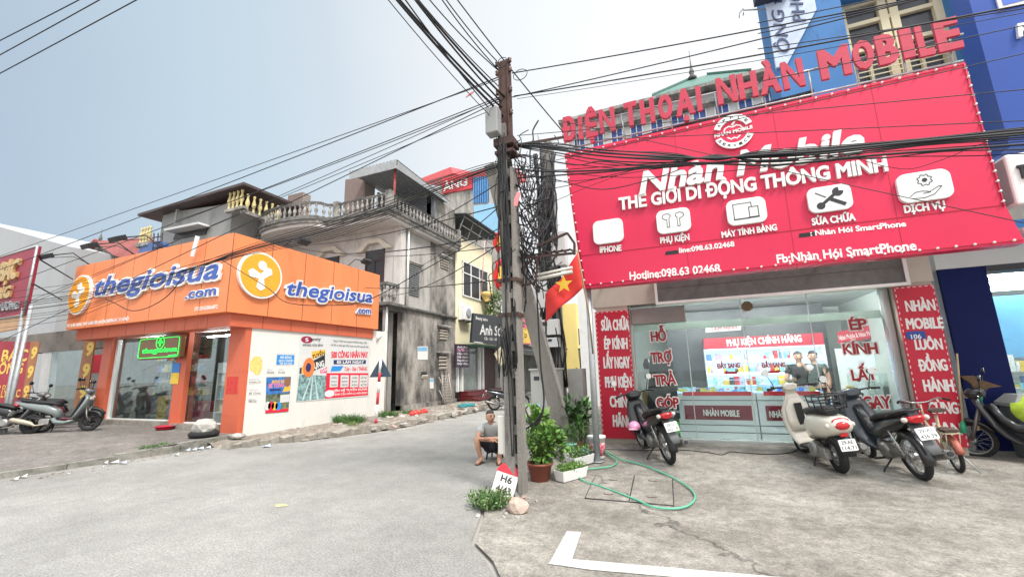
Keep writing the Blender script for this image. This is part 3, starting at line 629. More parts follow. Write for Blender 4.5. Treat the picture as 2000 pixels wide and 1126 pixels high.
b = MB()
for z in shz: goods(b, uk0+.03, uk1-.03, YK+.06, YK+.3, z+.013, .06, .20, .8, .05, .16)
tag(b.build('goods', GOODS, t), kind='stuff')
b = MB()
for z in shz[:3]: b.rect(PK, uk0+.03, uk1-.03, z+.262, z+.275, -.10, -.06)
b.build('light_strip', mat('shelf light', (.8, .9, 1), .5, var=0, emit=5), t)
# dark mezzanine band with name panels, right side showcase
b = MB(); b.box(uk0-.9, uk1+.2, YK+.45, YK+.55, FLR+.02, 3.0); single('partition_wall', b, mat('dark partition', (.045, .05, .06), .4, var=.3), 'dark partition wall behind the lit accessory cabinet', 'wall')
t = thing('wall_sign', 'grey white name board with red letters above the accessory cabinet', 'sign', (uk0+.3, YK+.44, 2.3)); PW = FY(YK+.44); b = MB(); b.pxplate(PW, [(1378, 649), (1447, 644), (1447, 632), (1378, 637)], 0, .02); b.build('board', M_cab, t); T('TÁM HÌNH', PW, (1388, 646), (1440, 642), 7, M_stk, t, lift=.021, bold=.03)
t = thing('wall_sign', 'crumpled dark red sign with white script behind the ÉP KÍNH words', 'sign', (PK.px(1675, 660)[0], YK, 1.9)); b = MB(); b.pxplate(PK, [(1637, 670), (1714, 659), (1711, 632), (1635, 648)], 0, .03); b.build('board', M_ban2, t); T('Nhàn Mobile & Nhàn Mobile', PK, (1639, 664), (1710, 653), 9, W, t, lift=.031, bold=.0)
t = thing('showcase', 'glass showcase with clutter at the right end of the sales room', 'showcase', (PK.px(1675, 760)[0], YK-.3, FLR)); us0, us1 = PK.px(1640, 740)[0], PK.px(1726, 740)[0]
b = MB(); b.box(us0, us1, YK-.5, YK, FLR+.013, .75); b.build('base', mat('green showcase base', (.2, .27, .25), .5), t); b = MB(); b.box(us0, us1, YK-.5, YK-.49, .752, 1.35); b.build('glass_front', M_glass, t); b = MB(); goods(b, us0+.03, us1-.03, YK-.45, YK-.2, .752, .1, .5); tag(b.build('goods', GOODS, t), kind='stuff'); b = MB(); b.box(us0, us1, YK-.02, YK+.02, .8, 1.9); b.build('back_panel', M_cab, t)
t = thing('cupboard', 'wooden cupboard with kettle shelf behind the left glass pane', 'cupboard', (PG.px(1258, 780)[0], YG+.5, FLR)); u0, u1 = PG.px(1246, 780)[0]+.05, PG.px(1275, 780)[0]+.1; b = MB(); b.box(u0, u1, YG+.4, YG+.8, FLR+.013, 1.1); b.build('body', mat('light wood', (.36, .24, .11), .5, var=.2, scale=2, streak=.2), t); b = MB(); b.box(u0, u1, YG+.45, YG+.75, 1.11, 1.55); b.build('top_unit', M_cab, t); b = MB(); b.lathe([(.09, 0), (.1, .1), (.07, .2), (.02, .24)], (u0+.16, YG+.5, 1.56)); b.build('kettle', M_black, t)
M_tube = mat('lit tube lamp', (1, 1, 1), .5, var=0, emit=240)
b = MB(); b.cyl((-.2, YG+.3, 2.98), (1.0, YG+.3, 2.98), .02); single('tube_lamp', b, M_tube, 'lit white tube lamp under the phone shop ceiling, left one', 'lamp', 'tube lamps in the phone shop')
b = MB(); b.cyl((1.7, YG+.3, 2.98), (2.9, YG+.3, 2.98), .02); single('tube_lamp', b, M_tube, 'lit white tube lamp under the phone shop ceiling, right one', 'lamp', 'tube lamps in the phone shop')
# ================================================================ orange shop
YO, XO = 7.05, -10.83; PO = FY(YO); PX = FX(XO); YP, XW = 7.75, -11.0; PP = FY(YP); PW2 = FX(XW); YGL = 7.92; PGL = FY(YGL)
m_or = mat('orange composite panel', (0.78, 0.235, 0.09), 0.42, var=0.05, scale=1.0, dirt=(0.50, 0.13, 0.04), dirt_amt=0.28, dirt_scale=0.9, streak=.25)
m_or2 = mat('orange red cladding', (0.58, 0.13, 0.065), 0.45, var=0.07, scale=1.5, dirt=(0.38, 0.08, 0.035), dirt_amt=0.28, streak=.3)
m_seam = mat('panel joint', (0.10, 0.03, 0.015), 0.8, var=0)
m_whwall = mat('dirty white wall', (0.70, 0.68, 0.64), 0.85, var=0.05, scale=2, bump=0.1, dirt=(0.50, 0.44, 0.36), dirt_amt=0.25, dirt_scale=1.4, streak=.35)
xl0, zb0 = PO.px(129, 640); xl1, zt1 = PO.px(141.6, 521); zc0 = PO.px(441, 608)[1]; zc1 = PO.px(458, 454)[1]; xc = XO
ye = PX.px(742, 538)[0]
store = thing('orange_shop', 'single storey shop with orange red pillars, dark glass front and white side wall', 'shop', (-14.5, YP, .25))
sb = thing('corner_signboard', 'orange corner signboard with white and blue raised letters wrapping the shop roof edge', 'signboard', (-14.5, YO, 3.27))
b = MB(); foot = [(xl0, YO), (xc, YO), (xc, ye), (xc-.25, ye), (xc-.25, YO+.25), (xl0, YO+.25)]
b.prism([(x, y, zc0) for x, y in foot], (0, 0, zc1-zc0)); b.build('panel', m_or, sb)
b = MB()
for x in (213, 238, 287, 340, 387): pass
for i in range(1, 7):
    x = xl0+(xc-xl0)*i/7; b.rect(PO, x-.006, x+.006, zc0, zc1, .0003, .002)
for i in range(1, 5):
    y = YO+(ye-YO)*i/5; b.rect(PX, y-.008, y+.008, zc0, zc1, .0003, .002)
b.box(xc-.008, xc+.003, YO-.003, YO+.006, zc0, zc1); b.build('panel_joint', m_seam, sb)
# fascia below the sign
zf = 2.93
b = MB(); f2 = [(xl0+.15, YO+.22), (xc-.12, YO+.22), (xc-.12, ye-.1), (xc-.6, ye-.1), (xc-.6, YO+.7), (xl0+.15, YO+.7)]
b.prism([(x, y, zf) for x, y in f2], (0, 0, zc0-.002-zf)); b.build('fascia', m_or2, store)
PF = FY(YO+.22); PFX = FX(xc-.12); b = MB()
for i in range(1, 8):
    x = xl0+.15+(xc-.12-xl0-.15)*i/8; b.rect(PF, x-.006, x+.006, zf, zc0-.005, .0003, .002)
for i in range(1, 6):
    y = YO+.22+(ye-YO-.3)*i/6; b.rect(PFX, y-.007, y+.007, zf, zc0-.005, .0003, .002)
b.build('fascia_joint', m_seam, store)
b = MB(); b.box(xl0+.15, XW-.02, YO+.72, YP+.5, zf+.05, zf+.12); b.build('soffit', mat('grey soffit', (.30, .24, .21), .8), store)
m_blk = mat('weathered flat roof', (0.35, 0.33, 0.31), .9); b = MB(); b.box(xl0+.3, XW-.2, YO+.3, 13.0, 3.3, 3.42); b.build('roof_slab', m_blk, store)
# pillars
def pillar(xa, xb, y0=YP, d=.16, m=m_or2): b = MB(); b.box(xa, xb, y0, y0+d, .1, zf+.05); b.box(xa-.004, xb+.004, y0-.004, y0+d+.004, .62, .626); b.box(xa-.004, xb+.004, y0-.004, y0+d+.004, 1.75, 1.756); return b.build('pillar', m, store)
xp = [GS(0, 0)]; p1a, p1b = PP.px(449, 700)[0], XW+.006
pillar(PP.px(444, 700)[0], p1b); pillar(PP.px(335, 760)[0], PP.px(356, 760)[0], YP+.02, .14); pillar(PP.px(190, 750)[0], PP.px(207, 750)[0]); 
# side wall in white plaster, standing on a low base
yw1 = PW2.px(741, 700)[0]+.35
b = MB(); b.box(XW-.2, XW, YP+.166, yw1, -.05, zf+.3); b.build('side_wall', m_whwall, store)
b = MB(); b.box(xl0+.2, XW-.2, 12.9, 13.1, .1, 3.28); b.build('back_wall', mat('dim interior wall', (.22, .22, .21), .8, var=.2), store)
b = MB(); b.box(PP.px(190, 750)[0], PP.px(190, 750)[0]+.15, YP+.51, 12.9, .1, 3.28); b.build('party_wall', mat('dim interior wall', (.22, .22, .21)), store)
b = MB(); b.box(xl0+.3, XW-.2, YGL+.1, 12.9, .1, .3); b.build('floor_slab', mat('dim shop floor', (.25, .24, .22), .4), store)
# plinths and glass
xg0, xg1 = PGL.px(222, 740)[0], PGL.px(338, 740)[0]; xh0, xh1 = PGL.px(357, 740)[0], PGL.px(446, 740)[0]
m_pl = mat('rough cement plinth', (.26, .24, .21), .95, var=.3, scale=6, bump=.6)
b = MB(); b.box(xg0-.3, xg1, YGL-.2, YGL+.08, .1, .42); b.build('plinth', m_pl, store); b = MB(); b.box(xh0, xh1, YGL-.2, YGL+.08, .1, .38); b.build('plinth', m_pl, store)
m_glo = glass('dark shop glass', (.88, .93, .93), .018, .35)
n = 4
for i in range(n): b = MB(); b.box(xg0+.09+(xg1-xg0-.09)*i/n+.006, xg0+.09+(xg1-xg0-.09)*(i+1)/n-.006, YGL, YGL+.012, .45, zf); b.build('glass_pane', m_glo, store)
b = MB(); b.box(xh0+.07, xh1-.04, YGL, YGL+.012, .41, zf); b.build('glass_pane', m_glo, store)
for xa, xb in ((xg0-.2, xg0+.08), ): b = MB(); b.box(xa, xb, YGL-.05, YGL+.06, .42, zf); b.build('window_frame', M_white, store, bevel=.01)
b = MB(); b.box(xg0+.08, xg1, YGL-.03, YGL+.05, .42, .448); b.build('sill_rail', M_white, store); b = MB(); b.box(xh0, xh1, YGL-.03, YGL+.05, .38, .408); b.build('sill_rail', M_white, store)
b = MB(); b.box(xh0, xh0+.06, YGL-.03, YGL+.05, .41, zf); b.build('door_frame', M_white, store)
M_fill_tube = mat('added fill tube', (1, 1, 1), .5, var=0, emit=60)
# stock inside
def shelf(x0, x1, y, label, mats, z0=.31, z1=2.6, step=.38, hm=(.12, .28)):
    t = thing('stock_shelf', label, 'shelf', ((x0+x1)/2, y, z0)); b = MB(); z = z0
    while z < z1: b.box(x0, x1, y, y+.4, z, z+.02); z += step
    for x in (x0, x1-.03): b.box(x, x+.03, y+.401, y+.43, z0, z1)
    b.build('rack', M_darkmetal, t); b = MB(); z = z0
    while z < z1-.3: goods(b, x0+.03, x1-.03, y+.02, y+.3, z+.021, hm[0], hm[1], .92, .1, .22); z += step
    tag(b.build('goods', mats, t), kind='stuff'); return t
GD = [mat('stock %s' % n, c, .6, var=.4, scale=20) for n, c in (('grey', (.32, .33, .33)), ('ochre', (.5, .36, .10)), ('blue', (.10, .22, .42)), ('red', (.40, .05, .05)), ('dark', (.04, .04, .05)), ('pale', (.45, .46, .47)), ('green', (.12, .22, .14)))]
shelf(xg0+.3, xg1-.1, YGL+.95, 'dark stock shelf full of small goods behind the wide orange shop window', GD); shelf(xh0+.3, xh1-.2, YGL+1.3, 'dark stock shelf of goods behind the orange shop door', GD)
t = thing('drinks_fridge', 'tall white shelf fridge of milk behind the orange shop door', 'fridge', (PGL.px(403, 780)[0], YGL+.5, .3)); xf0, xf1 = PGL.px(391, 780)[0], PGL.px(414, 780)[0]
b = MB(); b.box(xf0, xf1, YGL+.9, YGL+.95, .31, 2.0)
for x in (xf0, xf1-.05): b.box(x, x+.05, YGL+.4, YGL+.899, .31, 2.0)
for z in (.31, .62, 1.0, 1.4, 1.95): b.box(xf0+.051, xf1-.051, YGL+.41, YGL+.898, z, z+.03)
b.build('body', M_white, t); b = MB(); b.box(xf0+.03, xf1-.03, YGL+.38, YGL+.4, 1.75, 2.05); b.build('header_panel', M_white, t)
b = MB()
for z in (.65, 1.03, 1.43): goods(b, xf0+.06, xf1-.06, YGL+.5, YGL+.8, z, .12, .28, .8)
tag(b.build('goods', GOODS, t), kind='stuff')
b = MB(); b.box(xh0+.12, xh0+.55, YGL+.3, YGL+.7, .31, .95); single('suitcase', b, mat('wine red plastic', (.28, .02, .05), .4), 'wine red box on the floor behind the orange shop door', 'box', bevel=.03)
for k in range(4): b = MB(); xx = PGL.px(285, 790)[0]; b.box(xx, xx+.42, YGL+.3, YGL+.7, .31+k*.2, .5+k*.2); single('milk_carton', b, GD[1], ('lowest', 'second lowest', 'second highest', 'topmost')[k]+' ochre carton in the stack behind the wide orange shop window', 'carton', 'stacked ochre cartons', bevel=.008)
for k in range(3): b = MB(); xx = PGL.px(307, 790)[0]; b.box(xx, xx+.36, YGL+.3, YGL+.6, .31+k*.25, .55+k*.25); single('milk_carton', b, GD[2], ('lowest', 'middle', 'topmost')[k]+' blue carton in the stack right of the ochre cartons', 'carton', 'stacked blue cartons', bevel=.008)
random.seed(21); b = MB(); b.ball((PGL.px(270, 720)[0], YGL+.9, 1.35), .6, 12, (1.2, .5, .4)); b.ball((PGL.px(300, 700)[0], YGL+.8, 1.5), .3, 12, (1, .6, .7)); b.box(PGL.px(255, 720)[0], PGL.px(320, 720)[0], YGL+.7, YGL+1.2, .31, 1.1); single('sack_pile', b, mat('dim sacks', (.20, .23, .24), .8, var=.5, scale=7, bump=.8), 'pile of grey sacks on a dark bench behind the wide orange shop window', 'sacks')
for xx_, lab_ in ((xg0+.6, 'added unseen tube lamp brightening the orange shop above the wide window'), (xh0+.2, 'added unseen tube lamp brightening the orange shop above the door')):  # tubes out of sight, added to brighten the stock behind the glass
    b = MB(); b.cyl((xx_, YGL+.45, 2.85), (xx_+1.0, YGL+.45, 2.85), .02); single('tube_lamp', b, M_fill_tube, lab_, 'lamp', 'added fill lamps in the orange shop')
# ---- raised lettering and logo, front and side
M_lblue = mat('letter blue', (0.045, 0.10, 0.40), 0.4, var=.03); M_logo = mat('logo amber', (0.86, 0.36, 0.03), 0.35, var=.04)
def brand(pl, base, cap, comb, comh, lg, r):
    kw = dict(shear=.2)
    T('thegioisua', pl, *base, cap, M_print_white, sb, name='outline', depth=.06, lift=.01, bold=.085, **kw); T('thegioisua', pl, *base, cap, M_lblue, sb, name='lettering', depth=.015, lift=.071, bold=.02, **kw)
    T('.com', pl, *comb, comh, M_print_white, sb, name='outline', depth=.05, lift=.005, bold=.085); T('.com', pl, *comb, comh, M_lblue, sb, name='lettering', depth=.015, lift=.056, bold=.015)
    cu, cv = pl.px(*lg); b = MB(); b.plate(pl, circ(cu, cv, r, n=40), .01, .09); b.build('logo_rim', M_print_white, sb); b = MB(); b.plate(pl, circ(cu, cv, r*.92, n=40), .0905, .1); b.build('logo_disc', M_logo, sb)
    b = MB(); b.plate(pl, circ(cu, cv+r*.42, r*.19, r*.2), .1005, .112)
    b.build('logo_mark', M_print_white, sb); b = MB(); pts = []
    for k in range(3):
        a0 = R(-90+k*120 + (15 if k else 0)); 
        for j in range(-4, 5): a = a0+j*.13; d = r*(.62-abs(j)*.035 if abs(j) < 4 else .30); pts.append((cu+d*math.cos(a), cv-r*.08+d*math.sin(a)*.95))
        am = a0+R(60); pts.append((cu+r*.13*math.cos(am), cv-r*.08+r*.13*math.sin(am)))
    b.plate(pl, pts, .1005, .112); b.build('logo_mark', M_print_white, sb)
rs = abs(PX.px(507, 493)[1]-PX.px(507, 538)[1])
brand(PX, ((557, 576), (724, 591)), 29, ((694, 611), (722, 613)), 13, (506, 538), rs)
brand(PO, ((189, 578), (431, 544)), 32, ((366, 584), (426, 576)), 18, (161, 576), rs*1.0)
T('ĐC: XUÂN TRUNG, THỦY XUÂN TIÊN, HUYỆN CHƯƠNG MỸ, TP. HÀ NỘI', PO, (131, 639), (251, 625), 5.5, M_print_white, sb, bold=.02); T('ĐT: 0243200.6872', PO, (380, 607), (425, 602), 7, M_print_white, sb, bold=.02)
b = MB(); b.rect(PO, xl1+.12, xl1+1.5, zt1-.42, zt1-.33, .0005, .002); b.rect(PO, xl1+.12, xl1+1.2, zt1-.56, zt1-.52, .0005, .002) if False else None; b.b.free()
# flood lights on arms over the sign
for i, (x, y) in enumerate(((160, 500), (245, 487), (300, 470))):
    u, v = PO.px(x, y); t = thing('flood_light', ('flood light on an arm at the left end of the orange sign', 'flood light on an arm over the letters th of the orange sign', 'flood light on an arm over the middle of the orange sign')[i], 'flood light', (u, YO+.1, zc1), 'flood lights over the orange sign')
    b = MB(); b.tube([(u+.35, YO+.12, zc1), (u+.2, YO-.3, zc1+.35), (u, YO-.75, zc1+.18)], .02, 6); b.tube([(u+.4, YO+.12, zc1+.02), (u+.26, YO-.3, zc1+.22), (u+.06, YO-.75, zc1+.1)], .012, 6); b.build('arm', M_darkmetal, t); b = MB(); b.obox((u, YO-.85, zc1+.12), (.42, .25, .14), Euler((.5, 0, 0)).to_matrix()); b.build('lamp_head', M_black, t, bevel=.01)
for i, (y, ) in enumerate(((8.6, ), (11.2, ))):
    t = thing('flood_light', ('flood light over the round logo on the side of the orange sign', 'flood light near the far end of the orange side sign')[i], 'flood light', (XO, y, zc1), 'flood lights over the orange sign'); b = MB(); b.tube([(XO-.1, y, zc1), (XO+.25, y, zc1+.22), (XO+.7, y, zc1+.1)], .016, 6); b.build('arm', M_darkmetal, t); b = MB(); b.obox((XO+.75, y, zc1+.08), (.22, .34, .1), Euler((0, -.5, 0)).to_matrix()); b.build('lamp_head', M_black, t, bevel=.01)
# green neon sign hung across the pillar
PN = FY(YP-.25); t = thing('neon_sign', 'hanging brown light box with lit green neon border and lettering at the orange shop entrance', 'neon sign', PN.w(*PN.px(310, 690))); m_neon = mat('lit green neon', (.03, .9, .10), .4, var=0, emit=.75)
u0, v0 = PN.px(268, 703); u1, v1 = PN.px(356, 653); b = MB(); b.plate(PN, rrect(u0, u1, v0, v1, .06), -.12, 0); b.build('box', mat('neon box brown', (.20, .09, .035), .25, var=.3, scale=.9), t, bevel=.01)
def loop(pts, r=.009): b = MB(); b.tube([PN.w(u, v, .025) for u, v in pts], r, 6, closed=True); return b
loop(rrect(u0+.06, u1-.05, v0+.05, v1-.05, .08)).build('neon_border', m_neon, t); cu, cv = PN.px(315, 668); loop(circ(cu, cv, .19)).build('neon_ring', m_neon, t)
pts = [(cu+(.06+.05*math.cos(4*a))*math.cos(a), cv+(.06+.05*math.cos(4*a))*math.sin(a)) for a in [2*math.pi*i/40 for i in range(40)]]; loop(pts, .012).build('neon_cross', m_neon, t)
T('thegioisua', PN, (279, 690), (347, 685), 9, m_neon, t, bold=.0, depth=.02, lift=.01); T('.com', PN, (328, 697), (345, 695), 5, m_neon, t, bold=.02, depth=.02, lift=.01)
t = thing('poster', 'blue and yellow notice on the narrow orange pillar under the neon sign', 'poster', PP.w(*PP.px(340, 728))); PP1 = FY(YP+.02); b = MB(); b.pxplate(PP1, [(336, 727), (351, 727), (353, 708), (338, 708)], .005, .012); b.build('upper_sheet', mat('notice blue', (.05, .22, .6), .5), t); b = MB(); b.pxplate(PP1, [(332, 749), (348, 749), (351, 727.5), (336, 727.5)], .005, .011); b.build('lower_sheet', mat('notice yellow', (.8, .55, .07), .5), t)
b = MB(); b.pxplate(PP, [(441, 769), (464, 769), (466, 735), (444, 735)], .002, .004); single('torn_poster', b, mat('faded red paper', (.55, .05, .04), .7, var=.3, scale=12), 'torn red paper remnant on the corner pillar of the orange shop', 'paper')
# ---- posters on the white side wall
t = thing('recruitment_banner', 'large printed job banner with red block and megaphone on the white side wall', 'banner', PW2.w(*PW2.px(650, 770)))
def q(pxs, h0, h1, m, name): b = MB(); b.pxplate(PW2, pxs, h0, h1); return b.build(name, m, t)
m_ban = mat('banner light grey', (.62, .62, .61), .5, var=.04); m_bred = mat('banner print red', (.66, .02, .05), .5, var=.03); m_bnavy = mat('banner print navy', (.02, .03, .12), .5, var=0); m_bylw = mat('banner print amber', (.82, .45, .05), .5, var=0); m_bblu = mat('banner print blue', (.03, .25, .62), .5, var=0); m_bblk = mat('banner print black', (.02, .02, .022), .5, var=0)
q([(578, 784), (720, 773), (721, 664), (586, 652)], .004, .012, m_ban, 'sheet')
# factory photo: rows of sewing machines in perspective
m_fac = mat('factory photo print', (.22, .36, .36), .6, var=.75, scale=9, dirt=(.03, .05, .05), dirt_amt=.6, dirt_scale=6)
q([(578, 783), (634, 778), (637, 733), (584, 731)], .0125, .0135, m_fac, 'factory_picture'); b = MB()
for x in (592, 606, 621): b.pxplate(PW2, [(x-3, 780), (x+1, 780), (611+(x-606)*.25, 735), (610+(x-606)*.25, 735)], .0137, .0142)
b.build('factory_rows', mat('banner pale aisle', (.5, .62, .62), .6), t)
q([(634, 778), (718, 771), (719, 728), (637, 728)], .0125, .0145, m_bred, 'red_block')
q([(608, 701), (635, 690), (635, 682), (609, 686)], .0125, .0145, m_bylw, 'amber_label'); q([(606, 727), (634, 714), (634, 692), (607, 706)], .0125, .0146, m_bblk, 'black_label'); q([(625, 728), (638, 727), (638, 716), (625, 722)], .0148, .0156, mat('banner print pink', (.7, .03, .18), .5, var=0), 'pink_label')
b = MB(); b.pxplate(PW2, [(584, 729), (588, 730), (589, 717), (585, 718)], .013, .016); b.build('megaphone_grip', m_bnavy, t); b = MB(); b.pxplate(PW2, [(588, 728), (604, 732), (605, 702), (589, 716)], .015, .0175); b.build('megaphone_horn', m_bylw, t); cu, cv = PW2.px(602.5, 717); b = MB(); b.plate(PW2, circ(cu, cv, .22, .30), .018, .02); b.build('megaphone_bell', mat('banner print orange', (.75, .2, .05), .5, var=0), t); b = MB(); b.plate(PW2, circ(cu-.02, cv, .1, .14), .0205, .022); b.build('megaphone_throat', m_bnavy, t)
T('TUYỂN', PW2, (610, 701), (634, 692), 8, m_bblk, t, lift=.015, depth=.001, bold=.03); T('DỤNG', PW2, (607, 723), (633, 714), 12, W, t, lift=.015, depth=.001, bold=.03); T('GẤP', PW2, (627, 727), (638, 724), 6, W, t, lift=.016, depth=.001, bold=.02)
cu, cv = PW2.px(599, 663); b = MB(); b.plate(PW2, circ(cu, cv, .22, .11), .0125, .014); b.build('round_mark', mat('banner print maroon', (.3, .02, .06), .5, var=0), t); T('S', PW2, (596, 667), (602, 666), 7, W, t, lift=.0145, depth=.001, bold=.03)
T('unny', PW2, (606, 665.5), (626, 665), 7, m_bblk, t, lift=.013, depth=.001, bold=.03); T('APPAREL HÒA BÌNH', PW2, (590, 676), (630, 676.5), 5, m_bblk, t, lift=.013, depth=.001, bold=.02)
T('Công ty TNHH Sunny Apparel Hòa Bình là công ty 100%', PW2, (650, 667), (716, 671), 4, m_bblk, t, lift=.013, depth=.001, bold=.01); T('vốn đầu tư nước ngoài (Mỹ), chuyên may thời trang xuất khẩu', PW2, (645, 675), (719, 679), 4, m_bblk, t, lift=.013, depth=.001, bold=.01)
T('500 CÔNG NHÂN MAY', PW2, (646, 699), (718, 698), 13, m_bred, t, lift=.013, depth=.001, bold=.035)
q([(651, 711), (714, 710), (714, 702.5), (651, 702.5)], .0125, .014, m_bnavy, 'navy_bar'); T('ĐI LÀM NGAY', PW2, (657, 709.5), (710, 709), 5.5, W, t, lift=.0145, depth=.001, bold=.04)
q([(645, 725), (664, 724), (671, 714), (648, 714.5)], .0125, .014, m_bblu, 'blue_label'); T('7.5tr - 15tr / THÁNG', PW2, (672, 724), (716, 723.5), 8, m_bred, t, lift=.013, depth=.001, bold=.03)
for i, x in enumerate((643, 664, 683, 701)): q([(x, 756), (x+16, 755), (x+17, 732), (x+1, 732)], .015, .0165, m_ban, 'info_card'); [T(s, PW2, (x+3, 739+7*j), (x+14, 738.6+7*j), 3, m_bblk, t, lift=.017, depth=.001, bold=.02) for j, s in enumerate((('LƯƠNG', 'CAO', 'ỔN ĐỊNH'), ('ĐÓNG', 'BHXH', 'ĐẦY ĐỦ'), ('XE', 'ĐƯA', 'ĐÓN'), ('HỖ TRỢ', 'NHÀ', 'Ở'))[i])]
T('LIÊN HỆ TUYỂN DỤNG', PW2, (649, 765), (716, 761), 4.5, W, t, lift=.015, depth=.001, bold=.03); T('CẠNH CẦU NĂM LU, HÒA BÌNH', PW2, (649, 772), (716, 768), 4, W, t, lift=.015, depth=.001, bold=.02); cu, cv = PW2.px(643, 768); b = MB(); b.plate(PW2, [p for p in circ(cu, cv, .2, .11)], .015, .016); b.build('phone_mark', W, t)
t = thing('event_poster', 'colourful football event poster on the white side wall below two small notices', 'poster', PW2.w(*PW2.px(542, 805)))
m_foot = mat('football poster print', (.10, .14, .10), .6, var=.9, scale=7, dirt=(.6, .36, .04), dirt_amt=.4, dirt_scale=5); q([(518, 807), (563, 803), (568, 735), (520, 736)], .004, .01, m_foot, 'sheet'); q([(519, 770), (566, 766), (568, 735.5), (520, 736.5)], .0105, .0115, mat('poster sky print', (.04, .16, .45), .6, var=.4, scale=6), 'upper_print'); q([(518, 806.5), (563, 802.5), (563, 797), (518, 800)], .0105, .0115, m_bred, 'footer')
T('BÓNG ĐÁ', PW2, (531, 748), (555, 747), 6, m_bylw, t, lift=.012, depth=.001, bold=.03); T('BÊ TÔNG', PW2, (524, 757), (554, 755), 8, mat('poster pink print', (.75, .2, .3), .5, var=0), t, lift=.012, depth=.001, bold=.035); q([(526, 763), (548, 762), (548, 758.5), (526, 759)], .0122, .0128, m_bnavy, 'dark_bar')
b = MB(); cu, cv = PW2.px(561, 745); b.plate(PW2, circ(cu, cv, .11, .15, n=14), .0125, .0135); b.build('player_head', mat('poster skin print', (.25, .12, .07), .6, var=0), t); q([(551, 765), (566, 763), (566, 751), (557, 751)], .012, .013, m_bylw, 'player_shirt'); q([(546, 786), (564, 784), (565, 769), (547, 771)], .012, .013, m_ban, 'info_card')
for i in range(4): cu, cv = PW2.px(522+7*i, 792); b = MB(); b.plate(PW2, circ(cu, cv, .1, .12, n=12), .0107, .012); b.build('badge', [m_ban, m_bred, m_bylw, m_bblu][i], t)
t = thing('notice_sheet', 'blue paper notice with white text high on the white side wall', 'notice', PW2.w(*PW2.px(557, 712))); q([(539, 713), (574, 713), (576, 688), (541, 687)], .003, .005, m_ban, 'sheet'); q([(539, 712), (574, 711), (575, 693), (541, 692)], .0055, .0065, m_bblu, 'blue_print'); T('MỎ BỎNG', PW2, (547, 700), (569, 700), 5, W, t, lift=.007, depth=.001, bold=.02); T('SẠCH, NHANH', PW2, (544, 706), (572, 705.5), 4, W, t, lift=.007, depth=.001, bold=.02); T('ĐẸP, AN TOÀN', PW2, (546, 711), (570, 710.5), 3.5, W, t, lift=.007, depth=.001, bold=.02)
for i, (x, y, w_, h_, lab) in enumerate(((519, 718, 18, 12, 'small white phone number slip left of the pair above the football poster'), (541, 718, 17, 12, 'small white phone number slip right of the pair above the football poster'), (484, 737, 28, 12, 'topmost stencilled slip beside the corner pillar'), (484, 757, 27, 14, 'middle stencilled slip beside the corner pillar'), (483, 776, 20, 10, 'lowest stencilled slip beside the corner pillar'))):
    t = thing('notice_slip', lab, 'notice', PW2.w(*PW2.px(x, y+h_)), 'paper slips on the white side wall'); q([(x, y+h_), (x+w_, y+h_-.5), (x+w_, y-.5), (x, y)], .003, .0045, mat('pale paper', (.72, .71, .68), .8, var=.03), 'sheet')
    T(('0979.635.358', '0971.635.358', 'KHOAN CẮT', 'BÊ TÔNG', '0986.36.367')[i], PW2, (x+2, y+h_*.9), (x+w_-2, y+h_*.88), 3.8, m_bblk, t, lift=.005, depth=.001, bold=.01); b = MB(); [b.pxplate(PW2, [(x+2, y+h_*.2+2*k+.8), (x+w_*.8, y+h_*.2+2*k+.6), (x+w_*.8, y+h_*.2+2*k), (x+2, y+h_*.2+2*k)], .005, .006) for k in range(2)]; b.build('print_line', mat('faint print', (.35, .34, .34), .6, var=0), t)
b = MB(); cu, cv = PW2.px(501, 712); random.seed(3); b.plate(PW2, [(cu+(.16+.1*random.random())*math.cos(a)*.9, cv+(.22+.12*random.random())*math.sin(a)*.9) for a in [2*math.pi*i/18 for i in range(18)]], .002, .004); single('paint_mark', b, mat('yellow paint stain', (.70, .56, .18), .8, var=.25, scale=14), 'blotchy yellow paint mark on the white side wall near the corner pillar', 'paint mark')
# ================================================================ silver shop at the left edge
YL = 8.15; PLs = FY(YL); xs1 = PP.px(190, 750)[0]-.02
sil = thing('jewellery_shop', 'narrow jewellery shop front with maroon panel and yellow nines beside the orange shop', 'shop', (xs1-3, YL, .29)); m_grime = mat('grimy concrete lintel', (.20, .18, .16), .9, var=.3, scale=3, dirt=(.06, .05, .05), dirt_amt=.6)
b = MB(); b.box(xs1-9, xs1, YL, YL+.3, 2.75, 3.5); b.build('lintel', m_grime, sil)
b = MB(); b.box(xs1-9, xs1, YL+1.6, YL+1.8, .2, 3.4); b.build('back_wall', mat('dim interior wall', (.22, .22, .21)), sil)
m_panr = mat('shop panel maroon', (.34, .012, .03), .5, var=.1); m_yel = mat('yellow numeral', (.72, .50, .09), .5, var=0); m_strip = mat('amber strip', (.34, .13, .04), .5, var=.2)
b = MB(); b.pxplate(PLs, [(-40, 800), (42, 790), (74, 668), (-20, 665)], -.05, 0); b.build('maroon_panel', m_panr, sil); b = MB(); b.pxplate(PLs, [(42, 790), (55, 788), (79, 667), (62, 666)], .001, .02); b.build('numeral_strip', m_strip, sil)
T('BẠC', PLs, (2, 705), (52, 705), 20, m_yel, sil, bold=.03); T('HỒNG', PLs, (-18, 730), (43, 729), 18, m_yel, sil, bold=.03); T('GIAO DỊCH', PLs, (-22, 760), (30, 759), 7, m_yel, sil, bold=.02); T('ĐẠI LÝ BẠC', PLs, (-20, 776), (38, 775), 13, m_yel, sil, bold=.02)
for i, (x, y) in enumerate(((60, 701), (53, 738), (45, 776))): T('9', PLs, (x, y), (x+11, y), 22, m_yel, sil, lift=.021, bold=.05)
b = MB(); b.pxplate(PLs, [(146, 795), (170, 795), (188, 664), (168, 664)], 0, .04); b.build('numeral_strip', m_strip, sil)
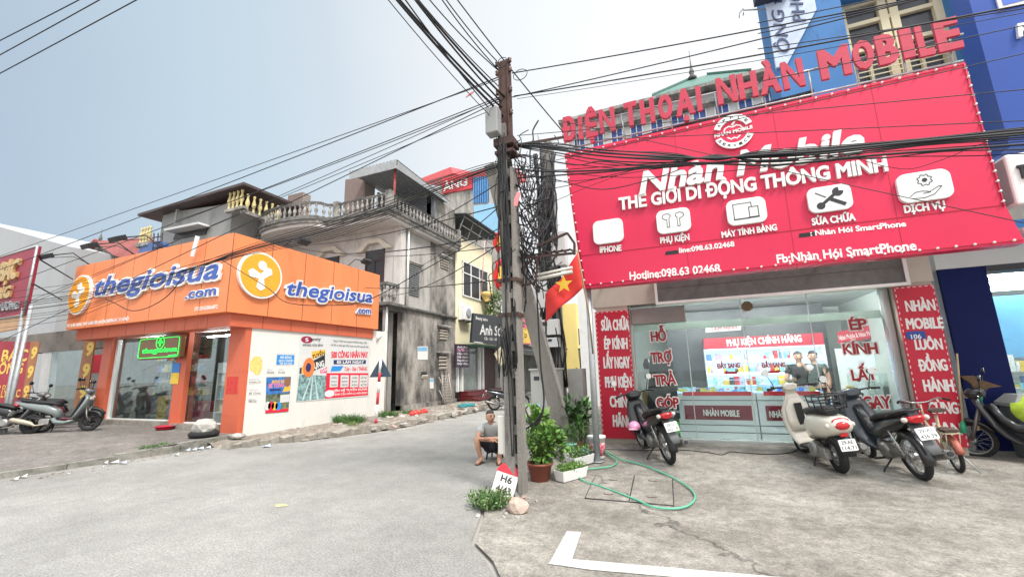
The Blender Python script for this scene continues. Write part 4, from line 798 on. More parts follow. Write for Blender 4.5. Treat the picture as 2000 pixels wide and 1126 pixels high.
for i, (x, y) in enumerate(((169, 695), (162, 736), (156, 778))): T('9', PLs, (x, y), (x+14, y), 25, m_yel, sil, lift=.041, bold=.05)
b = MB(); b.pxplate(PLs, [(68, 800), (88, 800), (103, 668), (84, 668)], -.2, -.02); b.build('wall_pier', mat('pale wall pier', (.48, .48, .47), .7), sil)
b = MB(); b.pxplate(PLs, [(86, 800), (146, 797), (167, 663), (103, 666)], -.03, -.015); b.build('glass_pane', m_glo, sil); b = MB(); b.pxplate(PLs, [(110, 730), (146, 728), (158, 690), (128, 692)], -.8, -.75); b.build('red_notice', m_bred, sil)
# tall signboard on posts
YQ = 6.0; PQ = FY(YQ); t = thing('shop_sign', 'cropped red signboard with gold raised letters on two steel posts at the left edge', 'signboard', (-18, YQ, .29)); pq = [PQ.px(*p) for p in ((46, 615), (73, 480), (-60, 520), (-75, 632))]
b = MB(); b.plate(PQ, pq, -.1, 0); b.build('panel', mat('wine red panel', (.26, .012, .035), .45, var=.06), t)
M_gold = mat('gold letter', (.52, .36, .16), .4, .3, var=.1); T('VÀNG BẠC', PQ, (-52, 562), (37, 544), 31, M_gold, t, depth=.07, lift=.002, bold=.04, shear=.1); T('HỒNG', PQ, (-30, 590), (23, 581), 20, M_gold, t, depth=.06, lift=.002, bold=.04, shear=.1); T('TRUNG VƯƠNG', PQ, (-40, 612), (37, 603), 12, M_steel, t, depth=.04, lift=.002, bold=.03)
b = MB(); fr = lambda a, c, wd: b.tube([PQ.w(*a, .0), PQ.w(*c, .0)], wd, 4); fr(pq[0], pq[1], .035); fr(pq[1], pq[2], .03); fr(pq[0], pq[3], .03); b.build('frame', M_steel, t)
a0, a1, a2, a3 = PQ.px(46, 616), PQ.px(40, 640), PQ.px(-70, 660), PQ.px(-70, 633); b = MB(); b.plate(PQ, [a0, a1, a2, a3], -.08, -.01); b.build('lower_strip', mat('tan strip', (.50, .30, .16), .5), t)
for xx in (48, 62): g0 = G(2 if xx == 48 else 8, 848, .27); u, v = PQ.px(xx, 612); b = MB(); b.cyl(g0, (u-.3, YQ+.06, v+.3), .05); b.build('post', M_steel, t)
b = MB()
for x, y, x2, y2 in ((72, 505, 142, 545), (60, 553, 120, 585)): u, v = PQ.px(x, y); p2 = FY(YL).w(*FY(YL).px(x2, y2)); b.tube([PQ.w(u, v, -.05), p2], .022, 6)
b.build('stay', M_darkmetal, t)
# plain grey block behind
PV = FY(11); b = MB(); q0 = [PV.px(132, 482), PV.px(-120, 420)]; 
xg = PV.px(128, 520)[0]; b.box(xg-16, xg, 11, 22, .1, PV.px(132, 482)[1]); t = thing('plain_building', 'plain pale grey rendered building behind the cropped red signboard', 'building', (xg-8, 11, .1)); b.build('wall', mat('pale grey render', (.34, .35, .36), .85, var=.07, scale=.8, dirt=(.36, .37, .38), dirt_amt=.3, dirt_scale=.5, streak=.3), t)
b = MB(); b.prism([(xg-16, 11, PV.px(132, 482)[1]), (xg, 11, PV.px(132, 482)[1]), (xg-16, 11, PV.px(132, 482)[1]+4.5)], (0, 11, 0)); b.build('gable', mat('pale grey render', (.34, .35, .36)), t)
# ================================================================ two storey weathered house
XH, YH = -11.3, 14.6; PH = FX(XH); PHF = FY(YH)
m_mil = mat('mildewed render', (0.38, 0.35, 0.315), 0.95, var=0.2, scale=1.6, bump=0.35, dirt=(0.04, 0.04, 0.04), dirt_amt=0.9, dirt_scale=1.1, streak=0.5)
m_mil2 = mat('pale weathered render', (0.42, 0.40, 0.37), 0.95, var=0.14, scale=1.6, bump=0.2, dirt=(0.09, 0.088, 0.085), dirt_amt=0.62, dirt_scale=1.1, streak=0.25)
m_cream = mat('pale house plaster', (0.56, 0.525, 0.50), 0.9, var=0.08, scale=1, dirt=(0.30, 0.285, 0.265), dirt_amt=0.4, dirt_scale=1.0, streak=0.4)
m_corn = mat('stained cornice', (0.34, 0.325, 0.30), 0.95, var=0.2, scale=3, bump=0.4, dirt=(0.06, 0.06, 0.06), dirt_amt=0.8, dirt_scale=2.0)
m_corn2 = mat('black stained rail', (0.16, 0.155, 0.145), 0.95, var=0.3, scale=4, bump=0.4, dirt=(0.04, 0.04, 0.04), dirt_amt=0.6, dirt_scale=2.5)
m_trim = mat('beige moulding', (0.58, 0.52, 0.44), 0.85, var=0.1, scale=5); m_dkwin = mat('dark window opening', (0.025, 0.025, 0.03), 0.4, var=0.3); m_shutw = mat('dark wood shutter', (0.06, 0.03, 0.03), 0.6, var=0.3, scale=8, streak=.2)
hs_ = thing('weathered_house', 'two storey pale house with black mildew, balustraded roof terrace and a porch balcony', 'house', (-15, YH, 0))
b = MB(); b.box(-20.5, XH-.02, YH, YH+.25, 4.4, 8.0); b.build('front_wall', m_cream, hs_)
b = MB(); b.box(-20.5, XH-.45, YH+.01, YH+.26, 0, 4.398); b.build('front_wall', m_mil2, hs_)
b = MB(); b.box(XH-.25, XH, YH, 17.0, 4.45, 8.0); b.build('side_wall', m_mil2, hs_)
b = MB(); b.box(XH-.25, XH+.004, 17.0, 19.4, 4.45, 10.45); b.build('side_wall', m_mil, hs_)
b = MB(); b.box(XH-.25, XH+.006, YH+.3, 19.38, -.05, 4.40); b.box(XH-.24, XH+.12, YH+.3, 19.38, -.05, .28); b.build('lower_wall', m_mil, hs_)
b = MB(); b.box(XH-.2, XH+.14, YH+.25, 19.42, 4.39, 4.47); b.box(XH-.2, XH+.09, YH+.27, 19.4, 4.33, 4.389); b.build('ledge', m_corn2, hs_)
b = MB(); b.box(XH-.25, XH+.1, YH-.06, YH+.28, 4.475, 7.99); b.build('corner_pilaster', m_cream, hs_); b = MB(); b.cyl((XH+.13, YH+.45, 4.5), (XH+.13, YH+.45, 8.0), .05); b.build('drain_pipe', M_white, hs_)
b = MB(); b.box(-20.5, XH-.26, 19.1, 19.4, 0, 8); b.build('back_wall', m_mil, hs_)
# terrace slab with bowed front and stained cornice
YF = 13.35
def front(o): # outline of the terrace edge, o = outward offset
    pts = [(-19.2, YF-o)]
    for i in range(11): a = math.pi*i/10; pts.append((-16.2-1.9*math.cos(a), YF-.15-o-.75*math.sin(a)**.7))
    pts += [(-13.9, YF-o), (-10.9+o, YF-o), (-10.9+o, 19.3)]
    return pts
for nm, o, z0, z1, m in (('soffit', -.10, 8.0, 8.14, m_cream), ('cornice', 0, 8.141, 8.28, m_corn), ('cornice', .07, 8.281, 8.36, m_corn2), ('terrace_kerb', .02, 8.361, 8.47, m_corn2)):
    f_ = front(o); b = MB(); inner = [(x-.45, y+.3) if x > -11.3 else (x, y+.35) for x, y in f_]
    if nm == 'soffit': b.prism([(x, y, z0) for x, y in f_] + [(-19.2, 19.3, z0)], (0, 0, z1-z0))
    else:
        for (p, q2), (r_, s2) in zip(zip(f_, f_[1:]), zip(inner, inner[1:])): b.prism([(*p, z0), (*q2, z0), (*s2, z0), (*r_, z0)], (0, 0, z1-z0))
    b.build(nm, m, hs_)
f_ = front(-.12); b = MB(); b.tube([(x, y, 9.08) for x, y in f_], .085, 4, smooth=False); b.build('hand_rail', m_corn2, hs_)
b = MB(); prof = [(.05, 0), (.055, .05), (.03, .09), (.045, .16), (.075, .24), (.07, .30), (.04, .40), (.03, .46), (.05, .5), (.05, .55)]
b.lathe(prof, (0, 0, 0), n=10); bal = b.build('baluster', mat('pale baluster', (.36, .345, .32), .9, var=.25, scale=6, dirt=(.06, .06, .055), dirt_amt=.75, dirt_scale=5), hs_, local=True); so2 = org(hs_); first = [bal]
def place_bal(x, y, z, sc=1.0):
    o = first.pop() if first else bal.copy()
    if o is not bal: COL.objects.link(o)
    o.location = Vector((x, y, z))-so2; o.scale = (sc, sc, sc)
n = 0
for (xa, ya), (xb, yb) in zip(f_, f_[1:]):
    l = math.hypot(xb-xa, yb-ya); k = max(1, round(l/.26))
    for i in range(k): place_bal(xa+(xb-xa)*(i+.5)/k, ya+(yb-ya)*(i+.5)/k, 8.47); n += 1
for x, y in ((-13.9, YF+.12), (-11.02, YF+.12), (-11.02, 19.2)): b = MB(); b.box(x-.13, x+.13, y-.13, y+.13, 8.47, 9.2); b.build('rail_post', m_corn, hs_)
# front windows under heavy crowns
def front_window(x0, x1, z0, z1, full=True):
    b = MB(); b.box(x0, x1, YH-.03, YH-.002, z0, z1); w_ = b.build('window', m_dkwin, hs_); b = MB()
    b.box(x0, x1, YH-.06, YH-.031, z1-.52, z1-.46); b.box((x0+x1)/2-.03, (x0+x1)/2+.03, YH-.06, YH-.031, z0, z1-.53)
    for x in (x0, x1-.06): b.box(x, x+.06, YH-.061, YH-.031, z0, z1)
    b.build('frame', M_white if not full else m_shutw, w_)
    b = MB(); c = (x0+x1)/2; wd = (x1-x0)/2
    b.prism([(c-wd-.45, YH-.2, z1+.05), (c-wd-.3, YH-.2, z1+.12), (c-wd*.6, YH-.2, z1+.48), (c+wd*.6, YH-.2, z1+.48), (c+wd+.3, YH-.2, z1+.12), (c+wd+.45, YH-.2, z1+.05), (c+wd+.45, YH-.2, z1-.04), (c+wd+.1, YH-.2, z1-.04), (c+wd*.55, YH-.2, z1+.28), (c-wd*.55, YH-.2, z1+.28), (c-wd-.1, YH-.2, z1-.04), (c-wd-.45, YH-.2, z1-.04)], (0, .2, 0)); b.build('crown', m_trim, w_)
front_window(-13.15, -12.1, 4.7, 7.1); front_window(-15.75, -14.75, 4.7, 7.1); front_window(-18.2, -17.2, 4.7, 7.1)
def side_opening(y0, y1, z0, z1, n, name='louvre_window', crown=True):
    b = MB(); b.box(XH+.006, XH+.02, y0, y1, z0, z1); w_ = b.build(name, m_dkwin, hs_); b = MB()
    for i in range(n): z = z0+(z1-z0)*(i+.15)/n; b.obox((XH+.04, (y0+y1)/2, z+.03), (.05, y1-y0-.02, (z1-z0)/n*.5), Euler((0, .5, 0)).to_matrix())
    b.build('louvres', m_trim if n < 6 else M_steel, w_)
    if crown: b = MB(); b.box(XH+.005, XH+.16, y0-.22, y1+.22, z1+.10, z1+.17); b.box(XH+.006, XH+.1, y0-.12, y1+.12, z1+.03, z1+.099); b.build('hood', m_mil2, w_)
side_opening(15.3, 16.05, 5.05, 6.45, 14, 'shutter_window'); side_opening(17.9, 18.65, 6.85, 7.4, 4); side_opening(17.85, 18.55, 3.2, 3.75, 4); side_opening(17.8, 18.5, 1.75, 2.45, 4); side_opening(16.35, 16.8, 1.35, 1.65, 1, 'vent_hole', False)
# porch: gateway wall, balcony and its balustrade
YPc = 13.9; b = MB(); b.box(-13.0, XH+.02, YPc-.15, YH+.28, 4.2, 4.36); b.box(-13.0, XH+.3, YPc-.3, YH+.26, 4.361, 4.47); b.build('porch_slab', m_corn2, hs_)
b = MB(); b.box(-13.0, XH+.1, YPc-.2, YPc-.05, 5.22, 5.34); b.box(XH-.05, XH+.1, YPc-.049, YH-.07, 5.22, 5.34); b.build('porch_rail', m_corn2, hs_)
for i in range(8): place_bal(-12.85+i*.21, YPc-.12, 4.47, 1.35)
for i in range(2): place_bal(XH+.02, YPc+.15+i*.25, 4.47, 1.35)
b = MB(); b.box(-12.6, -11.55, YPc, YPc+.2, -.05, 2.6); b.build('porch_wall', m_mil2, hs_); b = MB(); b.box(-13.0, XH-.5, YH-.06, YH-.01, 0, 4.19); b.build('porch_shadow_wall', mat('shadow dark wall', (.09, .085, .08), .95, var=.4, scale=2), hs_)  # dark sheet paints in the shade under the porch balcony
b = MB(); b.box(XH-.14, XH+.0, YPc-.1, YPc+.08, -.05, 4.19); b.build('porch_post', m_mil2, hs_); b = MB(); b.cyl((XH+.06, YPc-.1, 0), (XH+.06, YPc-.1, 4.3), .035); b.cyl((XH+.08, YPc-.12, 3.3), (XW+.1, 12.9, 2.95), .04); b.build('water_pipe', M_white, hs_)
# brick stubs and the tin shed on the terrace
def brickmat():
    m = bpy.data.materials.new('old bricks'); m.use_nodes = True; t = m.node_tree; P = t.nodes['Principled BSDF']; P.inputs['Roughness'].default_value = .95
    g = N(t, 'ShaderNodeTexCoord'); mp = N(t, 'ShaderNodeMapping'); mp.inputs['Rotation'].default_value = (R(90), 0, 0); b_ = N(t, 'ShaderNodeTexBrick'); b_.inputs['Color1'].default_value = (.19, .10, .08, 1); b_.inputs['Color2'].default_value = (.12, .09, .08, 1); b_.inputs['Mortar'].default_value = (.28, .26, .24, 1); b_.inputs['Scale'].default_value = 4.5; b_.inputs['Mortar Size'].default_value = .03
    t.links.new(g.outputs['Object'], mp.inputs[0]); t.links.new(mp.outputs[0], b_.inputs[0]); t.links.new(b_.outputs[0], P.inputs['Base Color']); return m
m_brick = brickmat()
b = MB(); b.box(-14.75, -13.5, 14.7, 15.4, 8.36, 11.0); single('brick_wall', b, m_brick, 'bare brick wall stub beside the tin shed on the roof terrace', 'brick wall', 'brick stubs on the roof terrace')
b = MB(); b.box(-18.5, -17.45, 14.6, 15.1, 8.36, 10.85); single('brick_wall', b, m_brick, 'lower bare brick stub with dry plants near the yellow balusters', 'brick wall', 'brick stubs on the roof terrace')
shd = thing('roof_shed', 'open tin roofed shed with a red post on the roof terrace', 'shed', (-12.2, 15.7, 8.4)); m_tin = mat('dull tin sheet', (.20, .21, .22), .5, .3, var=.12, scale=4)
b = MB(); z0 = 10.75; pr_ = []
for i in range(57): x = -13.6+i*.048; pr_.append((x, z0+.30*(x+10.95)/2.6*-.0+.018*math.sin(i*math.pi/2)))
f = [[b.b.verts.new((x, y, z+(.0 if y < 14 else -.25))) for x, z in pr_] for y in (13.75, 18.2)]
for i in range(56): b._f([f[0][i], f[0][i+1], f[1][i+1], f[1][i]])
rf = b.build('tin_roof', m_tin, shd); md = rf.modifiers.new('thick', 'SOLIDIFY'); md.thickness = .015
b = MB()
for i in range(40): x = -13.55+i*.066; b.box(x, x+.05, 13.72, 13.73, 10.33, 10.72)
b.box(-13.56, -10.93, 13.735, 13.75, 10.33, 10.72)
for i in range(66): y = 13.8+i*.066; b.box(-10.93, -10.92, y, y+.05, 10.33, 10.70-.0037*i)
b.box(-10.95, -10.935, 13.76, 18.15, 10.33, 10.48); b.build('fascia_sheet', mat('pale corrugated sheet', (.38, .39, .40), .5, .2), shd)
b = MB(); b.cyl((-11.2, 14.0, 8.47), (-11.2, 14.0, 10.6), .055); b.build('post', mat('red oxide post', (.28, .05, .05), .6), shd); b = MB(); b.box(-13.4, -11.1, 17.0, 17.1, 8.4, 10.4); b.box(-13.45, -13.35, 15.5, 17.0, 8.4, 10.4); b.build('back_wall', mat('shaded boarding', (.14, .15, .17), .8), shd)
# ================================================================ grey rendered house behind the orange shop
g_ = thing('grey_house', 'grey rendered house with an overhanging roof and yellow balusters behind the orange shop', 'house', (-21, 12, 0)); m_gren = mat('grey cement render', (.27, .275, .27), .9, var=.12, scale=1.2, dirt=(.16, .16, .16), dirt_amt=.35, dirt_scale=.8, streak=.3)
b = MB(); b.prism([(-24.1, 12, 0), (-18.75, 12, 0), (-18.75, 12, 9.55), (-20, 12, 9.6), (-24.1, 12, 9.95)], (0, 2.6, 0)); b.build('wall', m_gren, g_)
b = MB(); b.prism([(-25.2, 11.45, 9.8), (-17.4, 11.5, 9.95), (-17.4, 11.5, 10.07), (-25.2, 11.45, 9.92)], (0, 3.6, 0)); b.build('roof', mat('dark brown tin roof', (.07, .05, .05), .6, var=.2), g_)
b = MB(); b.box(-22.6, -22.5, 11.75, 11.85, 9.0, 9.8); b.build('eave_post', m_gren, g_)
m_ybal = mat('yellow baluster', (.55, .46, .22), .7, var=.15); b = MB(); b.lathe([(r*1.25, h*1.5) for r, h in prof], (0, 0, 0), n=10); yb = b.build('baluster', m_ybal, g_, local=True)
yspots = [(-17.6, 11.9+.30*i, 8.85) for i in range(6)]+[(-24.9+.24*i, 11.6, 8.3) for i in range(4)] + [(-18.6+.27*i, 11.75, 9.05) for i in range(4)]
for i, p in enumerate(yspots): o = yb if i == 0 else yb.copy(); (COL.objects.link(o) if i else None); o.location = Vector(p)-org(g_)
for q_ in ((-17.75, -17.45, 11.7, 13.7, 8.7, 8.85), (-25.0, -24.0, 11.45, 11.75, 8.1, 8.3), (-18.75, -17.5, 11.65, 11.85, 8.93, 9.05)): b = MB(); b.box(*q_); b.build('terrace_edge', m_corn, g_)
PGH = FY(12); b = MB(); b.pxplate(PGH, [(340, 468), (402, 458), (408, 444), (345, 455)], .002, .05); b.build('window_opening', m_dkwin, g_); b = MB(); b.pxplate(PGH, [(345, 457), (412, 444), (411, 440), (345, 453)], .001, .55); b.build('window_hood', mat('pale hood', (.5, .5, .5), .8), g_)
b = MB(); b.pxplate(FY(6.9), [(373, 500), (379, 501), (391, 462), (383, 460)], 0, .02); b.build('cloth', mat('white cloth', (.70, .70, .69), .9, var=.06), None); o = bpy.data.objects['cloth']; tag(o, 'white cloth hung over the top edge of the orange sign', 'cloth'); b = MB()
# small gabled roofs further left
gb = thing('gabled_house', 'small house with a faded red gable roof and finial behind the orange sign', 'house', (-33, 14, 0)); PGB = FY(13); 
def V3(pl, x, y, h=0): return pl.w(*pl.px(x, y), h)
a, c, d = V3(PGB, 158, 512), V3(PGB, 195, 474), V3(PGB, 232, 500); b = MB(); b.prism([a, c, d], (0, .3, 0)); b.build('gable', m_mil, gb)
m_rroof = mat('faded red sheet roof', (.38, .12, .11), .6, var=.15); b = MB(); b.prism([c+Vector((-.05, -.25, .03)), V3(PGB, 285, 486)+Vector((0, 0, .7)), V3(PGB, 285, 520), d+Vector((0, -.25, 0))], (0, .25, .05)); b.prism([a+Vector((-.3, -.3, -.1)), c+Vector((0, -.3, .1)), c+Vector((0, 1, .1)), a+Vector((-.3, 1, -.1))], (0, 0, .08)); b.build('roof', m_rroof, gb)
b = MB(); b.lathe([(.09, 0), (.07, .15), (.1, .2), (.02, .5), (.01, .9)], c+Vector((0, 0, .05)), n=8); b.build('finial', m_corn2, gb); b = MB(); b.box(a.x, d.x+6, 13.35, 16, 0, a.z-.1); b.build('wall', m_mil2, gb)
b = MB(); p0 = FY(11.5); b.prism([V3(p0, 262, 505), V3(p0, 278, 478), V3(p0, 305, 470), V3(p0, 318, 492)], (0, 2, .2)); single('tarpaulin', b, mat('blue tarpaulin', (.06, .12, .30), .5, var=.2, bump=.4), 'blue tarpaulin stretched over a roof frame behind the orange sign', 'tarpaulin')
t = thing('roof_frame', 'thin steel lattice frame standing between tarpaulin and grey house', 'frame', V3(p0, 310, 500)); b = MB()
for x in (298, 306, 314): b.tube([V3(p0, x, 500), V3(p0, x+3, 455)], .03, 4)
for y in (464, 474, 484): b.tube([V3(p0, 298, y), V3(p0, 316, y-3)], .03, 4)
b.build('bars', M_darkmetal, t)
# ================================================================ yellow salon house
ys_ = thing('yellow_house', 'narrow pale yellow house with salon shop front and a tin roofed roof frame', 'house', (XH, 21.5, 0)); m_yw = mat('pale yellow paint', (.84, .76, .53), .85, var=.03, scale=1, dirt=(.74, .66, .45), dirt_amt=.12)
PYH = FX(XH); b = MB(); b.box(XH-6, XH, 19.45, 24.1, 3.0, 9.05); b.build('wall', m_yw, ys_)
y0, v0 = PYH.px(901, 566); y1, v1 = PYH.px(951, 583); v2 = PYH.px(902, 500)[1]; b = MB(); b.box(XH+.003, XH+.03, 20.15, 23.4, 5.75, 7.75); w_ = b.build('window', m_dkwin, ys_); b = MB()
for z in (5.75, 7.05, 7.69): b.box(XH+.031, XH+.08, 20.15, 23.4, z, z+.06)
for y in (20.15, 21.1, 22.2, 23.34): b.box(XH+.031, XH+.081, y, y+.06, 5.81, 7.75)
b.build('frame', M_white, w_)
b = MB(); b.obox((XH-1.0, 21.9, 10.35), (3.6, 5.2, .06), Euler((0, .12, 0)).to_matrix()); b.build('tin_roof', mat('charcoal tin sheet', (.05, .055, .065), .55, .2), ys_); b = MB(); b.box(XH-2.5, XH-2.4, 19.5, 24.1, 9.05, 10.3); b.build('back_panel', mat('slate grey panel', (.07, .08, .10), .7), ys_)
b = MB()
for y in (19.6, 20.7, 21.8, 22.9, 24.0): b.cyl((XH+.0, y, 9.05), (XH+.5, y, 10.15), .03, n=6); 
for z, dx in ((9.15, .05), (9.65, .27), (10.1, .48)): b.cyl((XH+dx, 19.5, z), (XH+dx, 24.1, z), .03, n=6)
b.build('roof_railing', M_steel, ys_)
b = MB(); b.box(XH-.1, XH-.02, 19.5, 24.1, .6, 2.98); b.build('shop_glass', mat('dim green glass front', (.16, .20, .19), .08, var=.5, scale=.9, spec=.8), ys_)
for y in (19.5, 19.95, 22.0, 22.45): b = MB(); b.box(XH-.02, XH+.12, y, y+.12, .6, 2.98); b.build('door_frame', M_white, ys_)
b = MB(); b.box(XH-.02, XH+.1, 22.6, 24.1, .6, 2.98); b.build('wood_panel', m_shutw, ys_); b = MB(); b.box(XH+.02, XH+.9, 19.9, 24.4, 2.98, 3.05); b.build('canopy', mat('green canopy sheet', (.10, .24, .18), .6), ys_)
m_step = mat('dark red granite step', (.15, .025, .03), .35, var=.2, scale=20); b = MB()
for i in range(3): b.box(XH-.1, XH+1.05-.32*i, 20.0, 24.3, .2*i, .2*i+.17); b.box(XH-.1, XH+1.09-.32*i, 19.98, 24.32, .2*i+.171, .2*i+.199)
b.build('steps', m_step, ys_)
t = thing('salon_sign', 'black signboard with large white slanted lettering over the salon', 'sign', (-10.2, 21, 3)); PAS = FX(-10.2); b = MB(); b.pxplate(PAS, [(921, 668), (1004, 676), (1006, 622), (925, 611)], -.12, 0); b.build('panel', mat('black sign face', (.02, .022, .028), .4), t); b = MB()
T('Anh Sơn', PAS, (937, 653), (985, 656), 20, W, t, bold=.02, shear=.15); T('Beauty salon', PAS, (929, 623), (952, 627), 6, W, t, bold=.01, shear=.15); T('Cắt - Gội - Uốn', PAS, (946, 663), (972, 665), 5, W, t, bold=.01); b.pxplate(PAS, [(926, 668), (943, 670), (943, 668.5), (926, 666.5)], .001, .01); b.build('underline', W, t)
t = thing('salon_sign', 'dark menu board with pink and white text beside the salon door', 'sign', (-10.9, 19.8, 1.8)); PM_ = FX(-10.9); b = MB(); b.pxplate(PM_, [(890, 717), (917, 717), (917, 672), (890, 671)], -.08, 0); b.build('panel', mat('aubergine sign face', (.035, .015, .04), .4), t)
for i, s in enumerate(('Anh Sơn', 'Tạo Mẫu Tóc', 'Cắt - Uốn', 'Duỗi - Nhuộm', 'Phục hồi tóc', 'Gội đầu')): T(s, PM_, (893, 679+6.5*i), (914, 679.3+6.5*i), 4 if i != 1 else 5.5, W if i != 1 else mat('pink print', (.7, .35, .5), .5, var=0), t, bold=.02)
t = thing('air_conditioner', 'white outdoor air conditioner on the yellow wall above the black sign', 'air conditioner', (XH+.2, 20, 4.6)); b = MB(); b.box(XH+.02, XH+.4, 19.7, 20.75, 4.35, 5.15); b.build('case', M_white, t, bevel=.03); b = MB(); b.lathe([(.28, 0), (.28, .02), (.24, .03), (.06, .03)], (XH+.401, 20.15, 4.75), (1, 0, 0)); b.build('fan_grille', M_steel, t); b = MB(); b.box(XH+.01, XH+.36, 19.75, 19.8, 4.28, 4.345); b.box(XH+.01, XH+.36, 20.6, 20.65, 4.28, 4.345); b.build('bracket', M_darkmetal, t)
b = MB(); PYN = FX(XH); b.cyl((XH+.1, 22.3, 6.1), (XH+.6, 21.9, 9.3), .04, n=6); single('pink_pole', b, mat('faded pink pole', (.70, .45, .42), .7), 'faded pink flag pole leaning on the yellow house window', 'pole'); b = MB(); b.lathe([(.05, 0), (.38, -.08), (.42, -.2), (.3, -.34), (.15, -.6), (.22, -.62)], (XH+.3, 22.6, 6.35), n=10); single('lantern', b, mat('yellow paper lantern', (.72, .5, .18), .8, var=.3, scale=9), 'yellow and white paper lantern hanging at the yellow house window', 'lantern')
# ================================================================ red roofed block further back
rb = thing('red_roof_building', 'tall grey building with red tin roof, red letterboard and blue window grille', 'building', (-14, 26, 0)); PR = FY(26); xr0, xr1 = PR.px(868, 380)[0], PR.px(990, 380)[0]; zr0 = PR.px(925, 345)[1]
b = MB(); b.box(-19, -11.05, 26, 27.2, 0, zr0-.2); b.build('wall', m_mil2, rb); b = MB(); b.prism([V3(PR, 812, 352), V3(PR, 880, 326), V3(PR, 885, 338), V3(PR, 820, 358)], (0, 3, 1.0)); b.prism([V3(PR, 868, 348), V3(PR, 990, 318), V3(PR, 990, 334), V3(PR, 870, 360)], (0, 4, .8)); b.build('roof', mat('red tin roof', (.55, .10, .11), .5, var=.08), rb)
b = MB(); b.pxplate(PR, [(866, 380), (924, 369), (924, 341), (866, 350)], .02, .15); lb = b.build('letterboard', mat('letterboard red', (.52, .04, .05), .5), rb); T('ÀNG', PR, (868, 375), (915, 363), 15, W, rb, lift=.16, bold=.04)
m_bp = mat('light blue wall', (.26, .48, .66), .8, var=.05); b = MB(); b.pxplate(PR, [(926, 450), (985, 480), (985, 395), (926, 402)], .02, .06); b.build('blue_wall', m_bp, rb); b = MB(); b.pxplate(PR, [(925, 398), (955, 394), (955, 344), (925, 348)], .02, .05); w_ = b.build('window', mat('blue window back', (.05, .12, .25), .6), rb); b = MB()
for i in range(7): b.pxplate(PR, [(925.5+4.4*i, 397), (927+4.4*i, 397), (927+4.4*i, 346), (925.5+4.4*i, 346)], .06, .1)
b.build('grille', mat('blue grille', (.10, .30, .60), .5), w_)
# ================================================================ houses far down the street (left side, beyond the poles)
def far_house(name, label, x, ya, yb, z, col, zs=0, win=3, aw=None):
    t = thing(name, label, 'house', (x, ya, 0)); b = MB(); b.box(x-7, x, ya, yb, 0, z); b.build('wall', mat('paint '+label[:24], col, .85, var=.06, scale=.7, dirt=tuple(c*.6 for c in col), dirt_amt=.3, dirt_scale=.6, streak=.3), t)
    fl = 3.4
    while fl+2.2 < z:
        for i in range(win): y = ya+(yb-ya)*(i+.5)/win; b = MB(); b.box(x+.003, x+.03, y-.5, y+.5, fl+.4, fl+1.9); w_ = b.build('window', m_dkwin, t); b = MB(); b.box(x+.031, x+.07, y-.55, y+.55, fl+1.9, fl+1.98); b.box(x+.031, x+.05, y-.03, y+.03, fl+.4, fl+1.9); b.build('frame', M_white, w_)
        b = MB(); b.box(x, x+.5, ya+.05, yb-.05, fl-.1, fl+.05); b.build('floor_ledge', m_corn, t); fl += 3.3
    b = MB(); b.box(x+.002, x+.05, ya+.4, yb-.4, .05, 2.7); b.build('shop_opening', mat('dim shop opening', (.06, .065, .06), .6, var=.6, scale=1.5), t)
    if aw: b = MB(); b.obox((x+.8, (ya+yb)/2, 2.95), (1.7, yb-ya-.2, .06), Euler((0, .18, 0)).to_matrix()); b.build('awning', mat('awning '+label[:16], aw, .7, var=.1), t)
    return t
far_house('shop_house', 'plain white shop house with pink banner beyond the salon', -11.0, 24.4, 28.5, 6.2, (.52, .50, .48), aw=(.10, .12, .14)); far_house('shop_house', 'grey two storey shop house beyond the pink banner', -11.2, 28.7, 33, 7.4, (.42, .43, .43), aw=(.12, .14, .15))
far_house('shop_house', 'tall white shop house behind the electric meter boxes', -10.6, 33.2, 37.5, 8.8, (.60, .60, .59)); far_house('shop_house', 'bright yellow shop house with green awning far down the street', -9.3, 38, 44, 7.6, (.72, .58, .22), aw=(.10, .30, .24)); far_house('shop_house', 'white shop house with red lantern at the far street bend', -7.5, 45, 52, 7.8, (.62, .62, .60), aw=(.14, .25, .2)); far_house('shop_house', 'pale end house closing the view down the street', -4, 54, 62, 9, (.55, .54, .50))
b = MB(); P_ = FX(-10.35); b.pxplate(P_, [(1008, 672), (1040, 672), (1042, 616), (1008, 616)], 0, .05); b.build('banner_sheet', mat('pink banner', (.72, .10, .25), .6, var=.05), None); tag(bpy.data.objects['banner_sheet'], 'bright pink shop banner with yellow centre right of the utility pole', 'banner')
b = MB(); b.pxplate(P_, [(1016, 670), (1034, 670), (1035, 640), (1017, 640)], .052, .07); o = b.build('yellow_print', mat('banner yellow print', (.8, .5, .1), .6), bpy.data.objects['banner_sheet'])
b = MB(); b.ball(V3(FY(44), 1166, 668), .42, 8, (1, 1, .95)); single('lantern', b, mat('red paper lantern', (.60, .05, .03), .7), 'round red lantern hanging far down the street behind the steel post', 'lantern')
